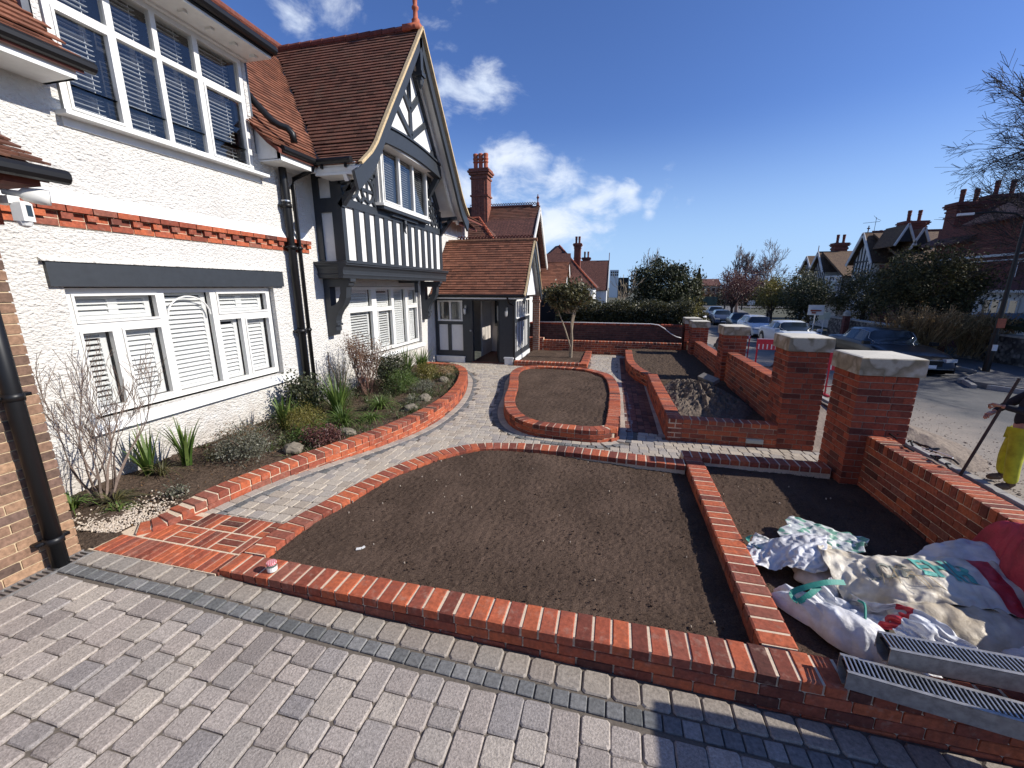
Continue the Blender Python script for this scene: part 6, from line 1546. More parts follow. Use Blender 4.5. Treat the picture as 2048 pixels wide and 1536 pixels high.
# ---------------------------------------------------------------- cars
M_tyre = flat_mat('tyre_rubber', (.014, .014, .014), .8, 30, .2, .1)
def paint(name, col, metal=.0):
    m, nt, b = new_mat(name); b.inputs['Base Color'].default_value = (*col, 1); b.inputs['Metallic'].default_value = metal; b.inputs['Roughness'].default_value = .32
    b.inputs['Specular IOR Level'].default_value = .35; b.inputs['Coat Weight'].default_value = .25; b.inputs['Coat Roughness'].default_value = .08; return m
def car(name, L_, W, H, col, loc, rz, label, kind='saloon', group=None, detail=True):
    r = thing(name, loc, label, 'car', group)
    if kind == 'saloon': prof = [(0, .50, 0), (.02, .66, 0), (.10, .77, 0), (.27, .90, 0), (.29, .91, .05), (.42, .95, H - .06), (.55, .97, H), (.70, .98, H - .05), (.84, .99, .05), (.86, .99, 0), (.97, .92, 0), (1, .70, 0)]
    else: prof = [(0, .50, 0), (.02, .70, 0), (.10, .88, 0), (.20, .97, 0), (.22, .98, .05), (.36, 1.0, H - .07), (.55, 1.01, H), (.80, 1.02, H - .04), (.955, 1.0, 1.08), (.97, .98, 0), (.985, .9, 0), (1, .65, 0)]
    ST = np.linspace(0, 1, 41); B, G = MB(), MB(); rings = []
    for s in ST:
        for (a, sh, rf), (b2, sh2, rf2) in zip(prof, prof[1:]):
            if s <= b2 + 1e-9: k = (s - a) / (b2 - a); shz = sh + (sh2 - sh) * k; rz_ = rf + (rf2 - rf) * k; break
        hw = W / 2 * (1 - .16 * max(0, 1 - s / .16) ** 2 - .14 * max(0, (s - .88) / .12) ** 2)
        sec = [(hw * .90, .20), (hw * .985, .34), (hw, .55), (hw * .99, shz * .86), (hw * .94, shz)]
        if rz_ > shz + .06: sec += [(hw * .90, shz + .03), (hw * (.90 - .22 * (rz_ - shz) / .5), rz_ - .07), (hw * .58, rz_), (0, rz_ + .015)]
        else: sec += [(hw * .84, shz + .02), (hw * .62, shz + .035), (hw * .35, shz + .05), (0, shz + .055)]
        rings.append([(x, -L_ / 2 + s * L_, z) for x, z in sec])
    gl = (.285, .43, .70, .85) if kind == 'saloon' else (.215, .37, .80, .955)
    for sgn_ in (1, -1):
        for i in range(len(ST) - 1):
            for k in range(8):
                q = [rings[i][k], rings[i][k + 1], rings[i + 1][k + 1], rings[i + 1][k]]
                q = [(x * sgn_, y, z) for x, y, z in q]
                if sgn_ > 0: q = q[::-1]
                sm = (ST[i] + ST[i + 1]) / 2; glass = False
                if k == 5 and gl[0] + .05 < sm < gl[3] - .04 and abs(sm - .56) > .012: glass = True
                if k >= 6 and (gl[0] < sm < gl[1] or gl[2] < sm < gl[3]): glass = True
                (G if glass else B).add([(loc[0] + a, loc[1] + b3, loc[2] + c) for a, b3, c in q], [(0, 1, 2, 3)])
        B.add([(loc[0] + x * sgn_, loc[1] + y, loc[2] + z) for x, y, z in rings[0]] + [(loc[0], loc[1] - L_ / 2, loc[2] + .2)], [tuple(range(10))])
        B.add([(loc[0] + x * sgn_, loc[1] + y, loc[2] + z) for x, y, z in rings[-1]] + [(loc[0], loc[1] + L_ / 2, loc[2] + .2)], [tuple(range(10))])
    mat = paint(name + '_paint', col)
    B.build('body', mat, r, True, weld=True); G.build('windows', M_darkglass, r, True, weld=True)
    X0, Y0, Z0 = loc
    for sx in (-1, 1):
        for sy, nm in ((-L_ / 2 + .17 * L_, 'f'), (L_ / 2 - .19 * L_, 'r')):
            c = (X0 + sx * (W / 2 - .10), Y0 + sy, Z0 + .32); m = MB(); m.tube([(c[0] - .12, c[1], c[2]), (c[0] - .10, c[1], c[2]), (c[0] + .10, c[1], c[2]), (c[0] + .12, c[1], c[2])], [.27, .32, .32, .27], 18); wh = m.build('wheel', M_tyre, r)
            m = MB(); m.tube([(c[0] + sx * .115, c[1], c[2]), (c[0] + sx * .128, c[1], c[2])], [.21, .2], 14)
            m.build('rim', M_steel, wh)
            m = MB(); m.tube([(X0 + sx * (W / 2 - .14), c[1], c[2] + .04), (X0 + sx * (W / 2 + .004), c[1], c[2] + .04)], .375, 18); m.build('wheel_arch', M_black, r)
    f = Y0 - L_ / 2; hz_ = prof[1][1] - .04
    for sx in (-1, 1):
        m = MB(); m.obox((X0 + sx * W * .345, f + .10, Z0 + hz_), (1, sx * .32, 0), (-sx * .32, 1, 0), (0, 0, 1), .19, .07, .055); m.build('headlight', M_lightg, r)
        if detail:
            m = MB(); m.obox((X0 + sx * (W / 2 + .10), Y0 - L_ * .19, Z0 + 1.0), (1, 0, 0), (0, 1, 0), (0, 0, 1), .11, .07, .065); m.build('wing_mirror', mat, r)
    m = MB(); m.box(X0 - W * .22, X0 + W * .22, f - .012, f + .06, Z0 + .42, Z0 + .62); gr = m.build('grille', M_black, r)
    m = MB(); m.box(X0 - W * .23, X0 - .01, f - .02, f + .01, Z0 + .615, Z0 + .635); m.box(X0 + .01, X0 + W * .23, f - .02, f + .01, Z0 + .615, Z0 + .635); m.build('chrome_trim', M_steel, gr)
    m = MB(); m.box(X0 - .26, X0 + .26, f - .03, f - .012, Z0 + .36, Z0 + .47); m.build('number_plate', M_whiteg, r)
    m = MB(); m.box(X0 - W * .42, X0 + W * .42, f + .0, f + .1, Z0 + .2, Z0 + .32); m.build('bumper', M_black, r)
    m = MB(); m.box(X0 - W * .4, X0 + W * .4, f - .01, f + .05, Z0 + .325, Z0 + .34); m.build('bumper_trim', M_steel, r)
    if detail:
        m = MB()
        for sx in (-1, 1):
            pts = []
            for i in range(len(ST)):
                if gl[0] + .03 < ST[i] < gl[3] - .02: x, y, z = rings[i][6]; pts.append((X0 + sx * (x + .012), Y0 + y, Z0 + z))
            m.tube(pts, .012, 4)
        m.build('window_trim', M_steel, r)
    r.rotation_euler = (0, 0, rz)
    return r
M_lightg = flat_mat('headlight_glass', (.55, .60, .65), .08, 5, .1, 0, metal=.3, spec=1)
car('black_saloon', 5.1, 1.92, 1.46, (.004, .0045, .007), (10.35, 19.05, zr(19) + .0), R(0), 'black saloon car parked across the street behind the two nearest pillars')
car('white_saloon', 4.7, 1.86, 1.42, (.62, .66, .70), (9.75, 26.2, zr(26)), R(2), 'silvery white saloon car parked behind the black one')
car('small_white_car', 3.9, 1.72, 1.5, (.7, .72, .73), (10.35, 34.0, zr(34)), R(1), 'small white hatchback parked beyond the white saloon', 'hatch')
for i, (x, y, c_, k, lab) in enumerate(((11.0, 40.5, (.03, .05, .04), 'saloon', 'dark green low car parked beyond the small white hatchback'), (11.0, 47, (.05, .07, .12), 'hatch', 'blue-grey hatchback parked on the right near the bend'), (11.9, 54, (.10, .12, .16), 'saloon', 'grey car at the far end of the right-hand row'),
        (8.6, 47.5, (.7, .71, .72), 'hatch', 'white car nearest in the left-hand row beside the conifer'), (9.6, 54, (.02, .025, .04), 'saloon', 'dark blue car second in the left-hand row'), (10.6, 60.5, (.25, .33, .42), 'saloon', 'pale blue car in the left-hand row'), (11.6, 67, (.75, .76, .78), 'saloon', 'farthest white car in the left-hand row'))):
    car('parked_car', 4.3, 1.8, 1.46, c_, (x, y, zr(y)), R(-6), lab, k, 'small cars parked along the far street', False)

# ================================================================= PLANTING UNDER THE HOUSE
def blades(M, c, n, h, spread, w_=.012, droop=.5, twist=True):
    for i in range(n):
        a = random.random() * 6.283; r0 = random.random() * .05; x, y, z = c[0] + r0 * math.cos(a), c[1] + r0 * math.sin(a), c[2]
        hh = h * random.uniform(.55, 1.05); sp = spread * random.uniform(.2, 1.1); ww = w_ * random.uniform(.7, 1.2)
        a2 = a + random.uniform(-.6, .6); px, py = -math.sin(a2), math.cos(a2); vs = []
        ns = 5
        for k in range(ns + 1):
            t = k / ns; q = (x + math.cos(a) * sp * t ** 1.6, y + math.sin(a) * sp * t ** 1.6, z + hh * (t - droop * t ** 3 * sp / max(.05, h)))
            wk = ww * (1 - t ** 2.2) + .0008; vs += [(q[0] - px * wk, q[1] - py * wk, q[2]), (q[0] + px * wk, q[1] + py * wk, q[2])]
        M.add(vs, [(2 * k, 2 * k + 1, 2 * k + 3, 2 * k + 2) for k in range(ns)])
def clump(name, c, n, h, sp, mat, label, w_=.012, droop=.5, cat='plant', group=None):
    m = MB(); blades(m, c, n, h, sp, w_, droop); return tag(m.build(name, mat, None, off=c), label, cat, group)
def bush(name, c, rad, n, per, cs, ls, mat, label, asp=.45, stems=8, smat=None, cat='shrub', shell=.3):
    t = thing(name, (c[0], c[1], c[2]), label, cat); m = MB()
    cc = (c[0], c[1], c[2] + rad[2] * .9); P_ = crown_pts(cc, rad, n, per, cs, shell); P_ = P_[P_[:, 2] > c[2] - .02]; leaves(m, P_, ls, asp); m.build('foliage', mat, t)
    if stems:
        m = MB()
        for k in range(stems):
            a = random.random() * 6.28; m.tube([c, (c[0] + math.cos(a) * rad[0] * .4, c[1] + math.sin(a) * rad[1] * .4, c[2] + rad[2]), (c[0] + math.cos(a) * rad[0] * .8, c[1] + math.sin(a) * rad[1] * .8, c[2] + rad[2] * 1.6)], [.008, .006, .003], 4)
        m.build('stems', smat or M_bark, t)
    return t
bs = thing('bare_garden_shrub', (-4.95, 2.78, .19), 'leafless grey-pink shrub with many upright branches against the white wall beside the brick annexe', 'shrub'); m = MB()
bs['label'] = 'leafless many-branched shrub against the white wall beside the brick annexe'
for k in range(6):
    a = k * 1.05 + random.random() * .5; grow(m, (-4.95 + .04 * math.cos(a), 2.76 + .04 * math.sin(a), .17), (math.cos(a) * .45 + .02, math.sin(a) * .45 + .02, 1), random.uniform(.011, .018), .48, 5, .50, .12, None, .0022, 6, (2, 3), .78, .14)
m.build('branches', flat_mat('grey_brown_bark', (.17, .125, .10), .9, 40, .3, .5, .002), bs)
I = 'sword-leaved iris clump '
L_mix = leaf_mat('mixed_green_leaf', [(0, (.02, .035, .01)), (.4, (.07, .10, .025)), (.75, (.10, .105, .045)), (1, (.17, .16, .08))])
clump('iris_clump', (-5.12, 3.33, .18), 26, .62, .22, L_green, I + 'with a broad bright leaf fan, right of the leafless shrub', .020, .3)
clump('iris_clump', (-4.95, 3.62, .18), 34, .66, .26, L_green, I + 'with tall fans under the big shuttered window', .017, .3)
clump('iris_clump', (-4.98, 3.35, .18), 46, .30, .34, L_olive, 'arching narrow-leaved clump between two iris fans', .006, .9)
clump('lily_clump', (-4.75, 2.72, .18), 80, .22, .42, L_olive, 'low strappy olive clump at the foot of the leafless shrub', .008, .9)
clump('lily_clump', (-5.05, 2.55, .18), 50, .24, .26, L_green, 'dark green strappy clump at the corner of the brick annexe', .010, .8)
clump('lily_clump', (-4.55, 2.62, .19), 26, .12, .14, L_green, 'small green rosette beside the cream pebbles', .010, .8)
bush('small_sedum', (-4.28, 2.98, .18), (.13, .12, .07), 18, 16, .035, .014, L_grey, 'small pale-leaved plant near the near end of the curved wall', .6, 0)
bush('low_herb', (-4.75, 3.85, .18), (.22, .16, .06), 20, 20, .05, .014, L_olive, 'low mat of green leaves in front of the iris fans', .5, 0)
bush('silver_shrub', (-4.45, 4.0, .17), (.38, .36, .22), 80, 60, .075, .016, L_grey, 'dense silvery small-leaved shrub under the right end of the big window', .3, 14)
bush('dark_shrub', (-4.9, 4.35, .17), (.25, .28, .14), 40, 30, .06, .016, L_brown, 'low brownish shrub behind the silvery shrub', .35, 8)
bush('purple_shrub', (-3.82, 4.62, .17), (.24, .24, .13), 60, 40, .05, .016, L_red, 'small purple-leaved shrub beside the curved brick wall', .5, 0)
bush('green_groundcover', (-4.15, 4.8, .17), (.32, .3, .09), 60, 40, .06, .016, L_green, 'soft green ground cover behind the purple-leaved shrub', .35, 0)
clump('iris_clump', (-4.75, 5.0, .18), 50, .62, .28, L_green, I + 'beside the two black downpipes', .018, .3)
bush('golden_shrub', (-4.35, 5.0, .17), (.32, .28, .21), 90, 60, .05, .012, L_yel, 'small golden-yellow feathery shrub in the flower bed', .3, 0)
clump('grass_clump', (-4.0, 5.35, .17), 190, .50, .48, L_green, 'arching bright green grassy clump near the middle of the flower bed', .006, .8, 'plant')
clump('iris_clump', (-4.25, 5.6, .18), 80, .86, .32, L_green, I + 'tallest in the middle of the flower bed', .016, .3)
clump('grass_clump', (-3.75, 5.75, .17), 90, .26, .34, L_green, 'low fresh green strappy clump next to the curved wall', .009, .9)
clump('grass_clump', (-4.55, 5.9, .17), 130, .5, .5, L_olive, 'dull olive grassy clump behind the tallest iris', .006, .9)
bush('climbing_shrub', (-5.0, 5.75, .17), (.3, .42, .38), 100, 30, .07, .022, L_dark, 'dark round-leaved shrub at the foot of the downpipes', .7, 8)
bush('blue_grey_shrub', (-5.0, 6.75, .16), (.26, .3, .52), 60, 34, .07, .014, L_grey, 'tall wispy grey shrub against the white wall', .3, 14)
tk = thing('twiggy_shrub', (-4.75, 7.15, .16), 'tall pinkish twiggy shrub rising in front of the ground-floor window under the jetty', 'shrub'); m = MB(); tips = []
tk['label'] = 'tall pinkish twiggy shrub in front of the ground-floor window under the jetty'
for k in range(26):
    a = random.random() * 6.28; grow(m, (-4.75 + random.gauss(0, .05), 7.15 + random.gauss(0, .05), .16), (math.cos(a) * .36, math.sin(a) * .36, 1), .010, .46, 3, .34, .14, tips, .0028, 4, (2, 3), .72)
m.build('stems', L_pink, tk); m = MB(); leaves(m, np.repeat(np.array(tips), 5, 0) + rng.normal(size=(5 * len(tips), 3)) * .05, .016); m.build('leaves', L_brown, tk)
clump('grass_clump', (-3.95, 6.35, .16), 150, .40, .44, L_green, 'green strappy clump in front of the twiggy shrub', .008, .9)
clump('grass_clump', (-3.6, 6.9, .16), 80, .22, .28, L_grey, 'pale strappy clump beside a rock and the curved wall', .007, .9)
bush('leafy_shrub', (-4.55, 7.85, .16), (.42, .45, .40), 110, 45, .08, .022, L_dark, 'dark leafy shrub right of the pinkish twiggy shrub', .5, 8)
bush('round_shrub', (-4.1, 7.5, .16), (.32, .34, .28), 90, 60, .05, .014, L_green, 'rounded fine-leaved green shrub in the far half of the flower bed', .3, 0)
bush('grey_herb', (-3.75, 7.7, .16), (.28, .3, .13), 50, 40, .05, .016, L_grey, 'low grey-green herb spreading to the far curved wall', .3, 0)
clump('iris_clump', (-4.75, 8.9, .16), 80, .82, .34, L_green, I + 'near the far end below the window sill', .015, .3)
clump('iris_clump', (-4.65, 9.5, .16), 80, .74, .4, L_green, I + 'last before the porch', .015, .35)
bush('variegated_shrub', (-4.2, 8.9, .16), (.3, .32, .2), 60, 40, .06, .018, L_yel, 'yellow-green variegated shrub near the far end of the bed', .4, 0)
bush('tan_herb', (-3.95, 9.3, .16), (.28, .26, .15), 50, 40, .05, .014, L_tan, 'low straw-coloured plant at the far tip of the flower bed', .3, 0)
clump('grass_clump', (-4.85, 5.45, .17), 110, .5, .4, L_green, 'mixed green clump against the wall between the downpipes and the golden shrub', .010, .8)
gcv = MB(); P_ = []
while len(P_) < 420:
    x, y = random.uniform(-5.3, -3.2), random.uniform(4.1, 10.2)
    if inpoly(x, y, LWpoly) and dist(LWp, x, y) > .25 and noise.noise(Vector((x * 2.2, y * 1.6, 3))) > -.12: P_.append((x, y))
for i, (x, y) in enumerate(P_):
    if i % 3: blades(gcv, (x, y, .165), random.randint(8, 16), random.uniform(.08, .2), random.uniform(.08, .2), random.choice((.003, .005, .007)), .8)
    else: leaves(gcv, np.array([(x, y, .2)]) + np.abs(rng.normal(size=(60, 3))) * np.array((.07, .07, .06)) * np.sign(rng.normal(size=(60, 3)) + np.array((0, 0, 9))), .014)
tag(gcv.build('ground_cover', L_mix), 'mixed low green ground cover between the shrubs of the flower bed', 'ground cover', kind='stuff')
lit = MB(); P_ = [(random.uniform(-5.3, -3.3), random.uniform(2.3, 9.8)) for _ in range(2600)]; P_ = [p for p in P_ if inpoly(*p, LWpoly) and dist(LWp, *p) > .22]
leaves(lit, np.array([(x, y, .205 - .006 * (y - 2)) for x, y in P_]), .011); tag(lit.build('leaf_litter', L_brown), 'dry leaf litter scattered over the flower bed soil', 'leaves', kind='stuff')
def stone(c, r, label, seed):
    m = MB(); n = 10; vs = []
    for i in range(n + 1):
        for j in range(16):
            th, ph = math.pi * i / n, 2 * math.pi * j / 16; d = Vector((math.sin(th) * math.cos(ph), math.sin(th) * math.sin(ph), math.cos(th)))
            k = 1 + .28 * noise.noise(d * 1.7 + Vector((seed, 0, 0))) + .1 * noise.noise(d * 5 + Vector((seed, 0, 0))); vs.append((c[0] + d.x * r[0] * k, c[1] + d.y * r[1] * k, c[2] + d.z * r[2] * k))
    m.add(vs, [(i * 16 + j, i * 16 + (j + 1) % 16, (i + 1) * 16 + (j + 1) % 16, (i + 1) * 16 + j) for i in range(n) for j in range(16)])
    tag(m.build('rock', M_stone, None, off=c), label, 'rock')
stone((-4.0, 4.28, .22), (.13, .11, .08), 'rounded tan rock between the silvery shrub and the brick wall', 1)
stone((-3.73, 5.05, .2), (.15, .10, .07), 'flat pale rock beside the curved wall in front of the golden shrub', 2)
stone((-3.42, 6.45, .19), (.14, .12, .08), 'grey rock beside the middle of the curved wall', 3)
stone((-3.45, 7.1, .19), (.13, .14, .09), 'pale pinkish rock behind the pale strappy clump', 4)
stone((-3.75, 8.75, .18), (.12, .11, .09), 'small square tan rock at the far end of the flower bed', 5)
stone((-4.05, 9.5, .18), (.2, .16, .1), 'flat grey rock at the shaded far tip of the flower bed', 6)
stake = MB(); stake.tube([(-5.15, 6.6, .15), (-5.13, 6.62, 1.12)], .012, 6); tag(stake.build('garden_stake', M_barkd, None, off=(-5.15, 6.6, .15)), 'thin dark stake standing in the wispy grey shrub', 'stake')

# ================================================================= THINGS IN THE GARDEN
M_jam = bpy.data.materials.new('gingham_lid'); M_jam.use_nodes = True; nt_ = M_jam.node_tree; b_ = nt_.nodes['Principled BSDF']
ck = nt_.nodes.new('ShaderNodeTexChecker'); ck.inputs['Scale'].default_value = 110; ck.inputs['Color1'].default_value = (.55, .06, .08, 1); ck.inputs['Color2'].default_value = (.7, .45, .45, 1); nt_.links.new(coords(nt_), ck.inputs['Vector']); nt_.links.new(ck.outputs[0], b_.inputs['Base Color']); b_.inputs['Roughness'].default_value = .35
jr = thing('jam_jar', (-2.38, 2.20, .222), 'small jam jar with a red gingham lid standing on the brick coping', 'jar')
m = MB(); m.lathe((-2.38, 2.20, .222), [(.026, 0), (.034, .006), (.035, .05), (.030, .062), (.029, .064)], 16); m.build('glass', flat_mat('jar_glass', (.10, .12, .09), .08, 30, .6, 0, spec=.9), jr)
m = MB(); m.lathe((-2.38, 2.20, .232), [(.0352, 0), (.0356, .006), (.0358, .036)], 16); m.build('jar_label', M_white, jr)
m = MB(); m.lathe((-2.38, 2.20, .284), [(.034, 0), (.036, .003), (.036, .014), (.033, .018), (.0, .0185)], 18); m.build('lid', M_jam, jr)
m = MB(); m.obox((-1.93, 2.62, .20), (.9, .3, .1), (-.3, .9, .2), (0, -.2, 1), .022, .012, .003); m.obox((-1.90, 2.64, .205), (.5, .8, .2), (-.8, .5, .1), (0, -.2, 1), .014, .010, .003); tag(m.build('paper_scrap', M_white, None, off=(-1.93, 2.62, .2)), 'crumpled scrap of white paper on the large soil bed', 'litter')

def channel(p0, ang, length, z, label, wd=.125, h=.11, tip=0):
    r = thing('steel_channel', (p0[0], p0[1], z), label, 'drain channel', 'slotted drain channels on the wall corner'); u = Vector((math.cos(ang), math.sin(ang), tip)).normalized(); v = Vector((-math.sin(ang), math.cos(ang), 0)); w_ = u.cross(v)
    o = Vector((p0[0], p0[1], z)); m = MB(); mid = o + u * length / 2
    for s in (-1, 1):
        m.obox(mid + v * s * (wd / 2) + w_ * (h * .55), u, v, w_, length / 2, .003, h * .45)
        m.obox(mid + v * s * (wd / 2 - .006) + w_ * (h + .0), u, v, w_, length / 2, .009, .003)
        m.obox(mid + v * s * (wd / 2 - .022) + w_ * (h * .12), u, (v * 1 + w_ * s * .9).normalized(), (w_ - v * s * .9).normalized(), length / 2, .026, .0025)
    m.obox(mid + w_ * .004, u, v, w_, length / 2, wd / 2 - .035, .003)
    k = .012
    while k < length:
        for d_ in (0, .004): pass
        k += .45; m.obox(o + u * min(k, length - .01) + w_ * h * .5, u, v, w_, .003, wd / 2, h * .3)
    ch = m.build('channel_body', M_steeld, r); m = MB(); k = .012
    while k < length:
        m.obox(o + u * k + w_ * (h + .001), u, v, w_, .0035, wd / 2 - .014, .004); k += .0215
    m.build('grating', M_steel, r)
    m = MB(); m.obox(mid + w_ * (h * .72), u, v, w_, length / 2 - .01, wd / 2 - .008, .003); m.build('channel_inside', M_black, ch)
    return r
channel((1.31, 2.185), R(-9), 1.6, .222, 'dull slotted steel drain channel lying lowest on the brick coping', tip=0)
channel((1.54, 2.30), R(-2.5), 1.6, .31, 'bright slotted steel drain channel resting on top of the other one', tip=.0)

# ---- woven rubble bags
def sack_mat(name, base, dirt, stripes=(), dirn=(1, 0), wv=260):
    m, nt, b = new_mat(name); v = coords(nt)
    n = noise_n(nt, v, 5, 5, .6); f = noise_n(nt, v, wv, 2, .5)
    r = ramp(nt, n.outputs['Fac'], [(.36, dirt), (.56, base), (.8, tuple(min(.9, c * 1.12) for c in base))]); col = r.outputs[0]
    d = nt.nodes.new('ShaderNodeVectorMath'); d.operation = 'DOT_PRODUCT'; d.inputs[1].default_value = (dirn[0], dirn[1], 0); nt.links.new(v, d.inputs[0])
    for a, e, c in stripes:
        g = nt.nodes.new('ShaderNodeMath'); g.operation = 'COMPARE'; g.inputs[1].default_value = (a + e) / 2; g.inputs[2].default_value = (e - a) / 2; nt.links.new(d.outputs['Value'], g.inputs[0])
        col = mixc(nt, g.outputs[0], col, c)
    wr = noise_n(nt, v, 18, 5, .6)
    nt.links.new(col, b.inputs['Base Color']); b.inputs['Roughness'].default_value = .6; u = bump(nt, wr.outputs['Fac'], .5, .02, b); bump(nt, f.outputs['Fac'], .25, .002, b, u); return m
CRE = []
for k_ in range(5):
    r__ = random.Random(k_ + 3); CRE.append([(r__.uniform(0, 3.14), fq * r__.uniform(.8, 1.25), am) for fq, am in ((2.0, .95), (3.1, .8), (5.2, .5), (7.5, .36), (12, .2), (19, .12), (27, .08))])
def sack(name, c, a, b, h, ang, mat, label, seed=0, wr=.05, sq=.62, nx=170, ny=90, cat='sack', flat=.0, parent=None):
    ca, sa = math.cos(ang), math.sin(ang); vs = []; fs = []
    for i in range(ny + 1):
        th = math.pi * i / ny
        for j in range(nx):
            ph = 2 * math.pi * j / nx; cx = math.copysign(abs(math.cos(ph)) ** sq, math.cos(ph)); cy = math.copysign(abs(math.sin(ph)) ** sq, math.sin(ph)); st = math.sin(th) ** .75; cz = math.cos(th)
            x, y, z = a * cx * st, b * cy * st, h * (cz if cz > 0 else cz * .25)
            wx, wy = x + .10 * noise.noise(Vector((x * 3 + seed, y * 3, 1))), y + .10 * noise.noise(Vector((x * 3, y * 3 + seed, 2)))
            dsp = 0
            for kf, (da, fq, am) in enumerate(CRE[seed % 5]):
                t_ = (wx * math.cos(da) + wy * math.sin(da) + z * .35) * fq + seed * .37 + kf; t_ += .55 * noise.noise(Vector((wx * 2.4 + kf * 3, wy * 2.4 + seed, 0))); tr_w = abs((t_ % 1) * 2 - 1)
                dsp += am * (tr_w - .5) * (.55 + .9 * abs(noise.noise(Vector((wx * 4 + kf * 7, wy * 4, seed)))) * 2)
            dsp = wr * 1.5 * dsp + wr * .8 * noise.noise(Vector((x * 2.5 + seed, y * 3, 4))); out_ = 1 + .34 * noise.noise(Vector((math.cos(ph) * 1.6 + seed, math.sin(ph) * 1.6, 8)))
            x *= out_; y *= out_; x += x / a * dsp * .4; y += y / b * dsp * .5; z += dsp * (.9 if cz > -.1 else 0)
            vs.append((c[0] + x * ca - y * sa, c[1] + x * sa + y * ca, max(c[2] - .02, c[2] + z)))
    for i in range(ny):
        for j in range(nx): fs.append((i * nx + j, (i + 1) * nx + j, (i + 1) * nx + (j + 1) % nx, i * nx + (j + 1) % nx))
    m = MB(); m.add(vs, fs); return tag(m.build(name, mat, parent, True, off=None if parent else c), label if not parent else None, cat if not parent else None)
W1 = sack_mat('white_woven_bag', (.66, .66, .67), (.46, .44, .42), wv=320)
W2 = sack_mat('cream_woven_bag', (.66, .60, .50), (.42, .36, .27), [(.28, .39, (.55, .05, .05))], (1, -.25))
W3 = sack_mat('dirty_cream_bag', (.58, .50, .38), (.36, .29, .20))
W4 = sack_mat('striped_white_bag', (.66, .66, .68), (.46, .45, .45), [(.13, .23, (.50, .06, .06))], (1, -.3))
W5 = sack_mat('pinkish_bag', (.66, .57, .51), (.5, .42, .37))
Wg = sack_mat('green_print_bag', (.64, .66, .64), (.45, .46, .44), [(-.02, .10, (.22, .42, .33)), (.14, .18, (.10, .36, .30))], (.9, .4))
